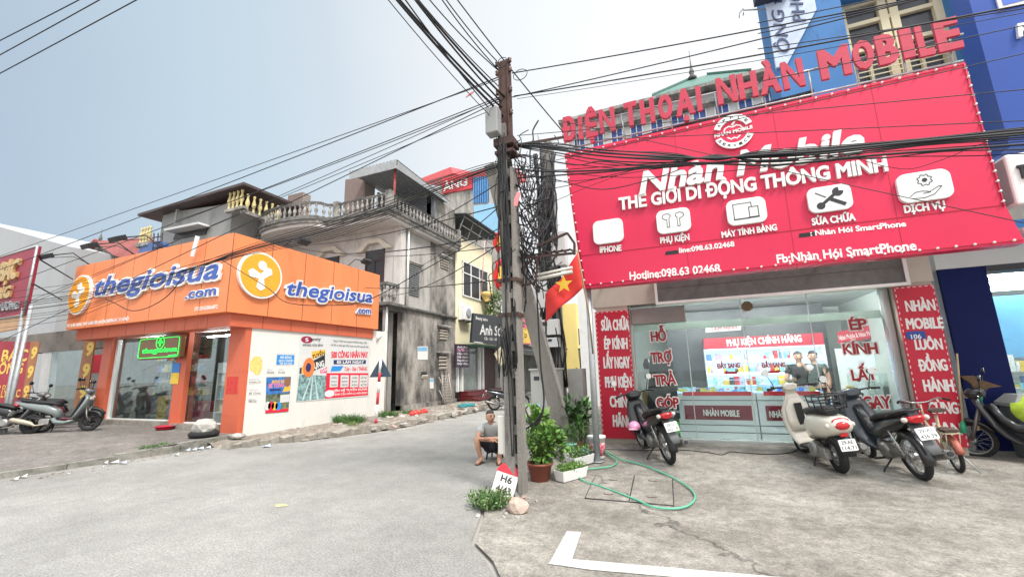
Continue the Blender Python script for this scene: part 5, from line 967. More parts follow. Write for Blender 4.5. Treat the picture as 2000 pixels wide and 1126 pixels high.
# ================================================================ white building with green pagoda roof behind the signboard
pg = thing('pagoda_roof_building', 'white building with blue windows and green hipped roof behind the red letters', 'building', (1, 18, 0)); PPG = FY(18)
m_wb = mat('white render', (.66, .66, .64), .85, var=.06, dirt=(.45, .45, .43), dirt_amt=.2); b = MB(); zt_ = 12.9; b.box(-4.3, 6.5, 18, 24, 0, zt_); b.build('wall', m_wb, pg); m_bwin = mat('blue window pane', (.05, .10, .32), .3, var=.3, scale=3)
for i in range(12):
    x = -4.0+i*.86; b = MB(); b.box(x, x+.46, 17.97, 17.998, 10.9, 12.2); w_ = b.build('window', m_bwin, pg); b = MB(); b.box(x-.05, x, 17.94, 17.998, 10.9, 12.2); b.box(x+.46, x+.51, 17.94, 17.998, 10.9, 12.2); b.box(x+.21, x+.25, 17.95, 17.969, 10.9, 12.2); b.build('frame', M_white, w_)
b = MB(); b.box(-4.5, 6.7, 17.6, 17.96, 12.25, 12.4); b.box(-4.6, 6.8, 17.4, 24.2, zt_, zt_+.14); b.build('cornice', m_corn, pg)
m_gr = mat('green roof tiles', (.06, .15, .12), .6, var=.2, scale=5); b = MB(); c = V3(FY(18.7), 1352, 152); zr = c.z
b.prism([(-.4, 17.5, 13.1), (3.4, 17.5, 13.1), (c.x+.6, 18.7, zr-.1), (c.x-.05, 18.7, zr-.1)], (0, .1, .12)); b.prism([(-.4, 17.45, 13.1), (-.4, 23, 13.1), (c.x-.05, 18.75, zr)], (0, 0, .1)); b.prism([(3.4, 17.45, 13.1), (c.x+.6, 18.75, zr), (3.4, 23, 13.1)], (0, 0, .1)); b.build('green_roof', m_gr, pg)
b = MB(); b.lathe([(.16, 0), (.2, .1), (.08, .2), (.12, .4), (.07, .5), (.02, .9), (.012, 1.5)], (c.x, 18.7, zr-.1), n=10); b.build('finial', m_corn2, pg); 
# ================================================================ blue house above the phone shop
bh = thing('blue_house', 'blue house with cream window frames rising behind the signboard', 'house', (5, 11.3, 0)); PB1 = FY(11.3); m_blu = mat('mid blue paint', (.05, .18, .42), .7, var=.08, scale=1, dirt=(.02, .07, .2), dirt_amt=.3, streak=.3)
xw0, xw1 = 4.27, 6.22; b = MB(); b.box(2.75, xw0, 11.3, 11.8, 3.76, 13); b.box(xw1, 12, 11.3, 11.8, 3.76, 13); b.box(xw0, xw1, 11.301, 11.799, 3.76, 7.6); b.box(xw0, xw1, 11.301, 11.799, 10.35, 13); b.build('wall', m_blu, bh); b = MB(); b.box(2.76, 3.0, 11.81, 12.3, 3.76, 13); b.build('side_wall', m_blu, bh)
b = MB(); b.box(xw0, xw1, 11.72, 11.74, 7.6, 10.35); w_ = b.build('window', mat('dark blue glass', (.06, .065, .075), .15, var=.4, scale=2), bh); m_crm = mat('cream window frame', (.72, .63, .42), .6, var=.05); b = MB()
for x in (xw0, xw0+.80, xw0+1.0, xw1-.16): b.box(x, x+.16, 11.6, 11.72, 7.6, 10.35)
for z in (7.6, 9.0, 9.72, 10.25): b.box(xw0+.1, xw1-.1, 11.62, 11.719, z, z+.1)
for x in (xw0+.42, xw0+1.38): b.box(x, x+.06, 11.63, 11.718, 7.7, 9.0)
b.build('frame', m_crm, w_); b = MB()
for i in range(9): z = 7.75+i*.13; b.box(xw0+.1, xw1-.1, 11.55, 11.57, z, z+.02)
b.build('grille', m_crm, w_); b = MB(); b.box(xw0-.1, xw1+.1, 11.1, 11.299, 7.45, 7.6); b.build('sill', m_crm, w_)
PB2 = FY(11.22); t = thing('vertical_sign', 'pale blue vertical sign with dark script letters on the blue house corner', 'sign', (3.1, 11.2, 9)); u0, u1 = 2.72, 3.55; b = MB(); b.prism([(2.72, 11.22, 8.9), (2.95, 11.22, 8.9), (3.75, 11.22, 10.2), (3.75, 11.22, 12.5), (2.72, 11.22, 12.5)], (0, .07, 0)); b.build('panel', mat('pale blue panel', (.50, .58, .72), .6), t); m_scr = mat('script navy', (.05, .07, .16), .5, var=0)
text_uv('ÔNG ĐẠI', PB2, 3.07, 9.25, 3.07, 11.6, .26, m_scr, t, bold=.0, shear=.3, depth=.02); text_uv('PHÒNG Q', PB2, 3.5, 9.95, 3.5, 12.2, .26, m_scr, t, bold=.0, shear=.3, depth=.02)
b = MB(); b.box(2.45, 3.2, 10.95, 11.2, 10.75, 13); b.build('eave', mat('navy eave', (.02, .03, .06), .6), bh); t = thing('street_lamp_arm', 'thin horizontal bracket with small hook on the blue house eave', 'bracket', (2.5, 11, 11)); b = MB(); q0 = V3(PB1, 1452, 20); b.tube([V3(PB1, 1500, 18), q0, q0+Vector((-.02, 0, -.15))], .02, 5); b.tube([q0+Vector((0, 0, .04)), q0+Vector((-.1, 0, -.05)), q0+Vector((-.12, 0, -.2))], .015, 5); b.build('bar', M_steel, t)
# ================================================================ blue shop to the right
bs = thing('blue_shop', 'shop with bright ceiling lights behind glass and a dark blue panel at the right edge', 'shop', (7, 9.6, .13)); YR = 9.6; PRt = FY(YR)
m_navy = mat('deep blue panel', (.004, .009, .075), .55, var=.1, scale=1, spec=.15); b = MB(); b.rect(PRt, 4.2, 4.82, 0, 3.15, -.05, .02); b.build('blue_panel', m_navy, bs); m_wband = mat('white band', (.60, .60, .58), .5, var=.03)
b = MB(); b.box(4.18, 12, YR-.02, YR+.4, 3.155, 3.75); b.build('white_band', m_wband, bs); b = MB(); b.box(4.82, 12, YR-.03, YR+.38, 3.05, 3.153); b.build('dark_lintel', M_darkmetal, bs)
b = MB(); b.box(4.85, 12, YR+.1, YR+.112, .2, 3.05); b.build('glass_pane', M_glass, bs); b = MB(); b.box(4.3, 12, YR+.42, 15, 3.2, 3.3); b.box(4.3, 4.4, YR+.42, 15, .05, 3.19); b.box(4.41, 12, 14.9, 15, .05, 3.19); b.build('interior', mat('bright interior paint', (.70, .72, .72), .6), bs); b = MB(); b.box(4.41, 12, YR+.42, 14.88, .05, .14); b.build('floor_slab', mat('shop floor tiles', (.45, .45, .43)), bs)
for i in range(3): b = MB(); b.box(5.0, 11, YR+.9+i*1.2, YR+1.0+i*1.2, 3.1, 3.15); b.build('ceiling_light', mat('lit ceiling strip', (1, 1, 1), .5, var=0, emit=9), bs)
b = MB(); b.box(5.5, 12, YR+3.6, YR+3.65, 1.6, 3.0); b.build('wall_poster', mat('blue and tan poster', (.10, .35, .62), .5, var=.2, scale=.7), bs); b = MB(); b.box(5.1, 6.6, YR+3.55, YR+3.59, 1.9, 3.0); b.build('wall_poster', mat('cream poster', (.70, .55, .32), .5, var=.2, scale=1), bs)
t = thing('display_counter', 'display counter with phones inside the blue shop at the right edge', 'counter', (7, YR+1.2, .14)); b = MB(); b.box(4.95, 11, YR+.9, YR+1.5, .141, .95); b.build('body', M_cab, t); b = MB(); b.box(4.95, 11, YR+.89, YR+.899, .6, .85); b.build('red_strip', M_ban2, t); b = MB(); b.box(4.95, 11, YR+.9, YR+.91, .96, 1.25); b.build('glass_top', M_glass, t); b = MB(); goods(b, 5, 8, YR+1, YR+1.3, .951, .03, .15); goods(b, 5, 9, YR+3.2, YR+3.5, 1.3, .1, .4); goods(b, 5, 9, YR+3.2, YR+3.5, .9, .1, .35); tag(b.build('goods', GOODS, t), kind='stuff')
bb = thing('blue_signboard', 'very large deep blue signboard with white letter F at the right edge', 'signboard', (5, 8, 4.6)); YBB = 8.0; PBB = FY(YBB); b = MB(); z0 = 4.6; xL = 4.60; b.box(xL, 12, YBB, YBB+.4, z0, 10); b.build('panel', mat('signboard blue', (.025, .075, .33), .3, var=.05, scale=.6), bb)
T('FPT', PBB, (1985, 77), (2070, 64), 26, W, bb, bold=.03, depth=.05); b = MB(); u0, v0 = PBB.px(1950, 22); b.rect(PBB, u0, u0+3, v0, v0+2, .002, .03); b.build('white_border', W, bb); b = MB(); b.rect(PBB, u0+.05, u0+3, v0+.05, v0+2, .0305, .04); b.build('blue_inset', mat('inset blue', (.06, .14, .55), .4), bb)
t = thing('projecting_light_box', 'white projecting light box with grey side beneath the blue signboard', 'light box', (5, 7.9, 3.7)); PLB = FY(7.7); u0, v0 = PLB.px(1968, 402); v1 = PLB.px(1962, 302)[1]; b = MB(); b.box(u0+.1, 9, 7.7, 8.6, v0, v1); b.build('box', M_white, t, bevel=.03); T('TH', PLB, (1990, 350), (2020, 346), 26, M_black, t, bold=.03, depth=.03); b = MB(); b.box(u0+.09, u0+.095, 7.74, 8.56, v0+.05, v1-.05); b.build('side_panel', mat('grey side', (.3, .27, .27), .6), t)
# ================================================================ poles
random.seed(11)
m_pole = mat('rain streaked pole concrete', (.24, .225, .205), .95, var=.25, scale=5, bump=.6, dirt=(.07, .065, .06), dirt_amt=.55, dirt_scale=2.5, streak=.25)
XP, YP5 = -2.3, 5.52
pole = thing('utility_pole', 'main streaked concrete utility pole with ladder slots and rusty steel top', 'utility pole', (XP, YP5, 0))
b = MB(); wb, wt = .085, .06; b.loft([[(XP-.13-wb*0+x*(1), YP5+y, z) for x, y in ((.045, -.11), (.045+.13*k, -.11), (.045+.13*k, .11), (.045, .11))] for z, k in ((0, 1), (5.35, .85))], smooth=False)
b.loft([[(XP+.09+x*k, YP5+y, z) for x, y in ((.0, -.11), (.05, -.11), (.05, .11), (.0, .11))] for z, k in ((0, 1), (4.6, .8))], smooth=False)
z = .02
while z < 4.5: b.box(XP+.02, XP+.1, YP5-.085, YP5+.085, z, z+.13); z += .37
b.build('shaft', m_pole, pole)
b = MB(); b.box(XP-.06, XP+.06, YP5-.05, YP5+.05, 5.0, 6.5); b.box(XP-.085, XP-.061, YP5-.07, YP5+.07, 5.0, 6.48); b.box(XP+.061, XP+.085, YP5-.07, YP5+.07, 5.0, 6.48); b.box(XP-.16, XP+.16, YP5-.14, YP5+.14, 4.98, 5.10); b.build('steel_top', M_rust, pole)
b = MB()
for z in (5.5, 5.9, 6.25, 6.42):
    for dx in (-.11, .11): b.lathe([(.02, 0), (.035, .02), (.02, .045), (.035, .07), (.01, .09)], (XP+dx, YP5-.05, z), n=8)
b.build('insulators', mat('porcelain brown', (.10, .05, .04), .3), pole)
for z in (2.35, 2.85, 4.85): b = MB(); b.box(XP-.15, XP+.16, YP5-.125, YP5+.125, z, z+.05); b.build('steel_band', M_rust, pole)
b = MB(); b.box(XP-.22, XP-.02, YP5-.3, YP5-.12, 5.12, 5.55); t = single('meter_box', b, mat('grey meter box', (.27, .275, .27), .5, var=.08), 'grey meter box fixed high on the steel top of the main pole', 'meter box', bevel=.015)
b = MB(); b.box(XP-.205, XP-.09, YP5-.08, YP5+.12, .50, 1.0); single('meter_box', b, mat('cream cabinet', (.56, .54, .49), .6, var=.06), 'cream meter box on the road side of the main pole above the squatting man', 'meter box', bevel=.01)
pole2 = thing('utility_pole', 'second concrete utility pole wrapped in black cables behind the main pole', 'utility pole', (-2.85, 9.5, 0)); b = MB(); b.loft([[(-2.85+x, 9.5+y, z) for x, y in ((-k, -.12), (k, -.12), (k, .12), (-k, .12))] for z, k in ((0, .19), (7.25, .15))], smooth=False); b.build('shaft', m_pole, pole2)
b = MB()
for i in range(16):
    a = random.uniform(0, 6.28); pts = [(-2.85+.23*math.cos(a+.3*math.sin(z*2+i))+random.uniform(-.05, .05), 9.5-.2+.1*math.sin(a+z), z) for z in [1.2+.38*k for k in range(16)]]; b.tube(pts, random.uniform(.012, .03), 5)
tag(b.build('cable_wrap', M_cable, pole2), kind='stuff')
pole3 = thing('utility_pole', 'leaning old concrete strut pole crossing behind the main pole', 'utility pole', (-2.3, 8.6, 0))
pA = atY(957, 322, 6.6); pB = GS(1114, 886); b = MB(); d = (pA-pB).normalized(); sx_ = d.cross(Vector((0, 1, 0))).normalized(); sy_ = sx_.cross(d)
b.loft([[p+sx_*x*k+sy_*y*k for x, y in ((-.14, -.09), (.14, -.09), (.14, .09), (-.14, .09))] for p, k in ((pB-d*.2, 1.1), (pA, .72))], smooth=False); b.build('shaft', m_pole, pole3)
g0 = G(-12, 700, .0); PL0 = atY(6, 45, 4.2); t = thing('utility_pole', 'grey pole cropped at the upper left picture corner', 'utility pole', (PL0.x-.12, 4.2, .2)); b = MB(); b.cyl((PL0.x-.14, 4.2, .1), (PL0.x-.14, 4.2, 9.5), .15, .12); b.build('shaft', m_pole, t)
# platform bracket of angle iron
pf = thing('platform_bracket', 'rusty angle iron platform bracket bolted between the main pole and second pole', 'bracket', (-2.0, 6.2, 3)); b = MB(); QF, QB = FY(5.75), FY(6.9)
def A(pl, x, y): return pl.w(*pl.px(x, y))
for a_, c_ in (((1010, 505), (1122, 494)), ((1010, 560), (1048, 550)), ((1048, 550), (1050, 500)), ((1050, 480), (1108, 455)), ((1108, 455), (1122, 475)), ((1122, 475), (1122, 497)), ((1010, 535), (1046, 500))): b.tube([A(QF, *a_), A(QF, *c_)], .022, 4, smooth=False)
for x in (1045, 1060, 1075, 1090, 1105, 1120): b.tube([A(QF, x, 501-(x-1010)*.1), A(QB, x-8, 497-(x-1010)*.1)], .016, 4, smooth=False)
b.tube([A(QB, 1020, 500), A(QB, 1112, 488)], .02, 4, smooth=False); b.tube([A(QF, 1002, 285), A(QB, 1100, 268)], .03, 4, smooth=False); b.build('angle_frame', mat('dark rusty angle', (.06, .035, .03), .8, .2, var=.3), pf)
b = MB(); b.tube([A(QF, 1050, 545), A(QF, 1118, 530)], .03, 4); b.tube([A(QF, 1050, 537), A(QF, 1118, 522)], .025, 4); single('tube_bundle', b, mat('pale pvc tube', (.55, .52, .46), .6), 'pair of pale plastic tubes lashed under the platform bracket', 'tubes')
mb_ = mat('white meter cabinet', (.60, .61, .60), .5, var=.06, dirt=(.35, .35, .34), dirt_amt=.3); PZ = FY(9.2)
for i, (x0, y0, x1, y1, lab) in enumerate(((1078, 520, 1102, 450, 'pale meter cabinet high on the second pole beside the signboard edge'), (1042, 602, 1068, 548, 'white meter cabinet with small window on the second pole under the platform'), (1048, 655, 1090, 622, 'white double meter cabinet on the second pole'), (1066, 678, 1090, 658, 'small white meter box lowest on the second pole'))):
    t = thing('meter_box', lab, 'meter box', A(PZ, x0, y0), 'meter boxes on the second pole'); b = MB(); u0, v0 = PZ.px(x0, y0); u1, v1 = PZ.px(x1, y1); b.rect(PZ, u0, u1, v0, v1, -.25, 0); b.build('case', mb_, t, bevel=.01); b = MB(); b.rect(PZ, u0+(u1-u0)*.2, u0+(u1-u0)*.5, v0+(v1-v0)*.6, v0+(v1-v0)*.85, .001, .01); b.build('meter_window', M_darkmetal, t)
t = thing('electric_cabinet', 'large two part grey steel electric cabinet on a stained plinth behind the plants', 'cabinet', (-2.9, 8.5, 0)); PC7 = FY(8.5); u0, v0 = PC7.px(1038, 800); u1, v1 = PC7.px(1086, 722); b = MB(); b.rect(PC7, u0, u1, v0, v1, -.5, 0); b.rect(PC7, u0-.03, u1+.03, v1, v1+.04, -.53, .03); b.build('steel_case', mat('cabinet grey green', (.46, .46, .43), .5, var=.08, dirt=(.28, .28, .26), dirt_amt=.3), t, bevel=.01); b = MB(); b.rect(PC7, u0-.02, u1+.02, 0, v0-.003, -.52, .02); b.build('plinth', m_mil2, t); b = MB(); b.rect(PC7, u0+.08, u0+.2, v1-.2, v1-.12, .001, .01); b.build('vent', M_darkmetal, t)
b = MB(); b.rect(PC7, u0+.3, u0+.42, v1-.18, v1-.06, .001, .004); b.rect(PC7, u0+.02, u0+.2, v0+.06, v0+.14, .001, .004); b.build('notice_labels', mat('pale blue notice', (.45, .62, .75), .6), t)
u2 = u1+.1; b = MB(); b.rect(PC7, u2, u2+.32, 0, v1+.02, -.9, -.5); single('electric_cabinet', b, mat('side cabinet concrete', (.36, .35, .33), .8, var=.15), 'narrow concrete cabinet right of the strut pole base', 'cabinet', bevel=.01)
# ================================================================ overhead cables
def sagline(p, q, sag, n=14): return [p.lerp(q, i/n)-Vector((0, 0, sag*4*(i/n)*(1-i/n))) for i in range(n+1)]
def cable(pts, r, label, grp): b = MB(); b.tube(pts, r, 5); return single('overhead_cable', b, M_cable, label, 'cable', grp)
def pt(x, y, k, c): return atY(x, y, c) if k == 'Y' else G(x, y, c)
def ext(p, q, f): return q+(q-p)*f          # run a cable on past the picture edge
LB1, GP1 = 'one of the black cables rising from the main pole top to the upper left', 'cables rising over the main road'
for x0, y0, x1, y1, r, dy in ((791, 0, 986, 230, .012, 0), (797, 0, 985, 215, .016, .03), (825, 0, 985, 205, .013, .05), (829, 0, 986, 190, .016, -.04), (832, 0, 984, 178, .009, .08), (853, 0, 976, 140, .009, 0), (875, 0, 979, 142, .009, .04), (883, 0, 983, 132, .009, .1), (775, 0, 974, 243, .006, -.06), (806, 0, 980, 240, .009, .12), (793, 0, 984, 225, .01, .06)):
    q = atY(x1, y1, YP5+dy); p = G(x0, y0, q.z+.5); cable(sagline(q, ext(q, p, .8), .14), r, LB1, GP1)
q = atY(1099, 257, 6.6); p = G(901, 0, 7.2); cable(sagline(q, ext(q, p, .6), .1), .01, 'single black cable passing the main pole and ending at the first red letter', 'single cable')
LB2, GP2 = 'thin black cable running left from the main pole top above the roofs', 'cables running left above the roofs'
for x1, y1, x0, y0, r, sg in ((983, 147, 0, 524, .009, .06), (983, 152, 0, 500, .007, .0), (984, 186, 0, 556, .008, .1), (985, 190, 440, 395, .007, .05), (984, 193, 0, 665, .008, .03), (984, 205, 0, 610, .006, .02), (980, 190, 60, 590, .006, .05)):
    q = atY(x1, y1, YP5); p = atY(x0, y0, YP5-.2); cable(sagline(q, ext(q, p, .25), sg), r, LB2, GP2)
LB3, GP3 = 'black cable in the thick bundle sagging left before the orange sign', 'thick cable bundle to the left'
def through(pts, c): return [atY(x, y, c) for x, y in pts]
def smooth_pts(P, n=6):
    o = []; m = len(P)
    for i in range(m-1):
        p0, p1, p2, p3 = P[max(i-1, 0)], P[i], P[i+1], P[min(i+2, m-1)]
        for k in range(n): t = k/n; o.append(.5*((2*p1)+(p2-p0)*t+(2*p0-5*p1+4*p2-p3)*t*t+(3*p1-p0-3*p2+p3)*t**3))
    return o+[P[-1]]
for dy0, dy1, r in ((0, 0, .010), (4, 8, .008), (-5, -9, .007), (8, 16, .006), (2, 26, .006), (-3, 36, .006), (6, -22, .006), (10, 46, .0055), (1.5, 4, .009), (-2, 15, .006), (-8, 30, .0055)):
    P = through([(1000, 318+dy0*.9), (930, 338+dy0*1.6), (800, 389+dy0*2.2), (640, 447+dy0*2), (520, 478+dy0*1.3), (445, 500+dy0*.8), (340, 533+dy0+dy1*.3), (230, 560+dy1*.6), (130, 578+dy1), (0, 594+dy1), (-160, 612+dy1)], YP5-.08+r*4); cable(smooth_pts(P, 4), r, LB3, GP3)
P = through([(440, 505), (400, 545), (372, 560), (340, 583), (300, 603), (262, 606), (225, 592), (190, 583)], YP5-.1); cable(smooth_pts(P), .008, 'loose black cable hanging in a loop across the front of the orange sign', None) if False else None
P = through([(360, 535), (330, 575), (290, 600), (255, 606), (225, 592), (205, 583)], YP5-.12); b = MB(); b.tube(smooth_pts(P), .010, 5); single('overhead_cable', b, M_cable, 'slack black cable looping under the blue letters of the orange front sign', 'cable')
P = through([(434, 508), (520, 560), (560, 590), (640, 596), (720, 585), (840, 520), (985, 440)], 6.3); b = MB(); b.tube(smooth_pts(P), .009, 5); single('overhead_cable', b, M_cable, 'slack black cable drooping across the orange side sign towards the main pole', 'cable')
LB4, GP4 = 'one of the thin cables stretched between the weathered house and the main pole', 'cables between house and pole'
for pa, pb, c0, r, sg in (((540, 468), (985, 455), 12.0, .012, .45), ((560, 478), (985, 400), 12.0, .01, .2), ((700, 560), (985, 545), 13.0, .01, .1), ((742, 575), (985, 470), 12.8, .009, .3), ((640, 490), (985, 480), 13.0, .008, .2), ((780, 455), (985, 350), 12.5, .009, .15), ((820, 520), (985, 395), 13.5, .009, .1)):
    q = atY(*pb, YP5); p = atY(*pa, c0 if c0 < 13.3 else 13.3); cable(sagline(q, p, sg), r, LB4, GP4)
LB5, GP5 = 'one of the thin cables rising right from the main pole top above the red letters', 'cables rising to the right'
for x0, y0, x1, y1, r in ((1000, 143, 1500, 43, .009), (1000, 190, 1500, 62, .008), (1004, 188, 1500, 93, .010), (1010, 193, 1500, 104, .004)):
    p = atY(x0, y0, YP5); q = atY(x1, y1, 5.4); cable(sagline(p, ext(p, q, 1.4), .08), r, LB5, GP5)
LB6, GP6 = 'black cable in the heavy bundle crossing the middle of the red signboard', 'heavy cable bundle across the signboard'
for k, (dy, r) in enumerate(((0, .014), (5, .012), (-6, .010), (10, .010), (2.5, .012), (-3, .010), (14, .007), (-9, .006))):
    P = through([(1002, 282+dy*.2), (1080, 287+dy), (1180, 298+dy*1.2+k), (1307, 307+dy), (1400, 309-dy*.5), (1480, 303+dy), (1620, 294+dy), (1800, 276+dy*.6), (2000, 258+dy), (2200, 240+dy), (2900, 160+dy), (4200, 20+dy)], 5.6+k*.03); cable(smooth_pts(P, 4), r, LB6, GP6)
for P2, r in (([(1005, 330), (1080, 335), (1200, 331), (1307, 321), (1400, 320), (1520, 322), (1700, 304), (2000, 282), (2200, 268), (3000, 200), (4200, 90)], .014), ([(1005, 348), (1080, 343), (1180, 336), (1290, 326), (1420, 316), (1560, 312)], .012), ([(1010, 340), (1090, 352), (1176, 370), (1272, 350), (1330, 330)], .007), ([(1005, 300), (1120, 322), (1170, 315), (1240, 322), (1310, 322)], .009), ([(1450, 305), (1560, 302), (1700, 310), (1840, 296), (2000, 292), (2200, 285), (3000, 240), (4200, 150)], .008)):
    P = through(P2, 5.62); cable(smooth_pts(P, 4), r, LB6, GP6)
LB7, GP7 = 'thin cable stretched tight across the upper part of the red signboard', 'tight cables over the signboard'
for x0, y0, x1, y1, c in ((1010, 330, 2000, 100, 6.2), (1010, 265, 2000, 170, 6.0), (1100, 275, 2000, 231, 6.1), (1090, 235, 1600, 345, 6.9), (1480, 160, 2000, 45, 5.9), (1480, 45, 1830, -30, 5.5), (1480, 66, 1900, -30, 5.5), (1480, 96, 2000, 12, 5.6)):
    p = atY(x0, y0, c); q = atY(x1, y1, c); cable(sagline(p, ext(p, q, 1.2), .03), .006, LB7, GP7)
for x0, y0, x1, y1, zc in ((0, 78, 150, 0, 6.4), (0, 106, 190, 0, 6.2), (0, 142, 262, 0, 6.0)):
    p = G(x0, y0, zc); q = G(x1, y1, zc+.1); cable(sagline(p+(p-q)*.6, q+(q-p)*1.5, .02), .007, 'one of the three thin cables crossing the upper left picture corner', 'cables at the upper left corner')
for P2, r in (([(1045, 610), (1052, 660), (1058, 700), (1050, 740)], .012), ([(1085, 640), (1095, 700), (1100, 780)], .014), ([(1092, 610), (1106, 690), (1090, 790)], .01)):
    P = through(P2, 9.0); cable(smooth_pts(P), r, 'one of the slack black cables hanging below the meter boxes on the second pole', 'cables below the meter boxes')
t = thing('cable_coil', 'round coil of spare cable left of the main pole top', 'cable coil', atY(982, 118, YP5)); b = MB(); P0 = FY(YP5-.1); u, v = P0.px(981, 122); b.tube([P0.w(*q) for q in circ(u, v, .085)], .006, 5, closed=True); b.build('coil', M_cable, t)
t = thing('cable_coil', 'larger round coil of spare cable right of the main pole top', 'cable coil', atY(1015, 145, YP5)); b = MB(); u, v = P0.px(1016, 146); b.tube([P0.w(*q) for q in circ(u, v, .115, .09)], .006, 5, closed=True); b.build('coil', M_cable, t)
for k, (pts_, r) in enumerate((([(1000, 300), (1100, 318), (1240, 330), (1420, 318), (1700, 298), (2000, 276), (2800, 190)], .006), ([(1000, 338), (1120, 330), (1300, 318), (1480, 316), (1760, 306), (2000, 300), (2800, 240)], .006), ([(1005, 355), (1140, 352), (1280, 330), (1440, 312)], .005), ([(1000, 322), (1180, 345), (1330, 342), (1540, 322), (1690, 308)], .005), ([(1640, 300), (1760, 330), (1840, 312), (1990, 262), (2600, 160)], .004), ([(1005, 372), (1090, 366), (1210, 338), (1330, 312)], .006), ([(1020, 402), (1075, 395), (1140, 368), (1240, 330)], .004))): cable(smooth_pts(through(pts_, 5.66+.03*k), 4), r, LB6, GP6)
# the tangle round the pole heads: nobody could count it
b = MB()
for i in range(75):
    z = random.uniform(2.9, 5.15); cx, cy = random.gauss(-2.12, .17), random.uniform(5.36, 6.4); pts = []; h = random.uniform(.25, 1.1); a0 = random.uniform(0, 6.28); rr_ = random.uniform(.05, .28)
    for k in range(7): t_ = k/6; pts.append((cx+rr_*math.cos(a0+t_*random.uniform(.8, 2.4)), cy+.5*rr_*math.sin(a0+t_*3), z+h*(t_-.5)+random.uniform(-.05, .05)))
    b.tube(smooth_pts([Vector(p) for p in pts], 3), random.choice((.006, .008, .008, .012)), 4)
for i in range(34):
    p = Vector((-2.2+random.uniform(-.1, .2), 5.45, random.uniform(3.2, 4.9))); q = Vector((-2.85+random.uniform(-.2, .35), 9.25, random.uniform(3.6, 6.6))); b.tube(sagline(p, q, random.uniform(.1, .7), 10), random.choice((.008, .01, .014)), 4)
single('cable_tangle', b, M_cable, 'dense tangle of black cables bunched round the pole heads', 'cable tangle', None, 'stuff')
b = MB()
for i in range(13):
    x0 = XP+random.uniform(-.09, .07); z_ = 2.6+random.uniform(0, .5) if i > 1 else .5; pts = [Vector((x0+.03*math.sin(z*1.7+i), YP5-.125-random.uniform(0, .04), z)) for z in [z_+(.3 if i > 1 else .5)*k for k in range(8 if i > 1 else 9)]]; b.tube(smooth_pts(pts, 3), random.choice((.007, .009, .011)), 5)
for i in range(3): P = through([(1012+3*i, 700), (1020, 780+20*i), (1045-4*i, 830), (1062, 790), (1055, 700), (1048, 560)], 5.9); b.tube(smooth_pts(P), .012, 5)
for k in range(14): a_ = random.uniform(0, 6.28); b.tube([(XP+.0+.14*math.cos(a_+t_*.8)*1.0, YP5-.13-.02*k % .07, 1.5+.05*k*random.random()+.6*t_) for t_ in (0, .3, .6, 1)], .009, 4)
single('cable_sleeve', b, M_cable, 'black cables strapped down the shaft of the main pole', 'cables', None, 'stuff')
# ================================================================ flags
def star(pl, cu, cv, r, h): return [pl.w(cu+(r if i % 2 == 0 else r*.4)*math.sin(i*math.pi/5), cv+(r if i % 2 == 0 else r*.4)*math.cos(i*math.pi/5), h) for i in range(10)]
m_flag = mat('flag red', (.72, .05, .045), .8, var=.08, scale=4); m_star = mat('flag yellow', (.85, .55, .06), .7, var=0)
fl = thing('flag', 'large red flag with yellow star drooping from a wooden staff beside the signboard', 'flag', A(FY(6.6), 1140, 590)); PFg = FY(6.6)
b = MB(); b.tube([A(PFg, 1127, 488), A(FY(6.9), 1150, 610), A(FY(7.3), 1158, 690)], .016, 6); b.build('staff', mat('bamboo staff', (.36, .25, .14), .7, var=.15), fl)
b = MB(); top_ = [(1128, 492), (1133, 530), (1139, 562)]; rows = []
for i in range(13):
    t = i/12; row = []
    for k in range(9):
        s = k/8; sx0, sy0 = 1128+11*s, 494+68*s; ex, ey = 1066+0*s-2*s, 566+62*s; x = sx0+(ex-sx0)*t; y = sy0+(ey-sy0)*t+(1-s)*22*math.sin(math.pi*t)*.35+9*t*t*(1-s)
        u, v = PFg.px(x, y); row.append(b.b.verts.new(PFg.w(u, v, .045*math.sin(t*9+s*2.5)*(.3+t))))
    rows.append(row)
for q, r_ in zip(rows, rows[1:]):
    for k in range(8): f = b._f([q[k], q[k+1], r_[k+1], r_[k]]); f.smooth = True
cl = b.build('cloth', m_flag, fl); md = cl.modifiers.new('thick', 'SOLIDIFY'); md.thickness = .006
u, v = PFg.px(1103, 556); b = MB(); b.prism(star(PFg, u, v, .155, .055), PFg.n*.006); b.build('star', m_star, fl)
for i, (x, y, w_, h_, lab) in enumerate(((976, 472, 18, 38, 'upper bundled red flag hanging left of the main pole'), (978, 535, 22, 54, 'lower red flag with yellow fold hanging left of the main pole'))):
    t = thing('flag', lab, 'flag', A(FY(8.6), x, y), 'small red flags beside the pole'); pl = FY(8.6); b = MB(); rows = []
    for a_ in range(7):
        row = []
        for k in range(7): u, v = pl.px(x+w_*(a_/6-.5)+3*math.sin(k*1.3), y+h_*(k/6-.5)+4*math.sin(a_*1.8)); row.append(b.b.verts.new(pl.w(u, v, .06*math.sin(a_*2.1+k*.5))))
        rows.append(row)
    for q, r_ in zip(rows, rows[1:]):
        for k in range(6): f = b._f([q[k], q[k+1], r_[k+1], r_[k]]); f.smooth = True
    cl = b.build('cloth', m_flag, t); md = cl.modifiers.new('thick', 'SOLIDIFY'); md.thickness = .01; b = MB(); b.pxplate(pl, [(x-3, y+h_*.25), (x+3, y+h_*.28), (x+4, y-h_*.25), (x-1, y-h_*.28)], .065, .07); b.build('yellow_fold', m_star, t); b = MB(); b.tube([A(pl, x+8, y+h_*.6), A(pl, x+4, y-h_*.62), Vector((-2.9, 9.45, A(pl, x, y).z+1.3))], .014, 5); b.build('staff', m_shutw, t)
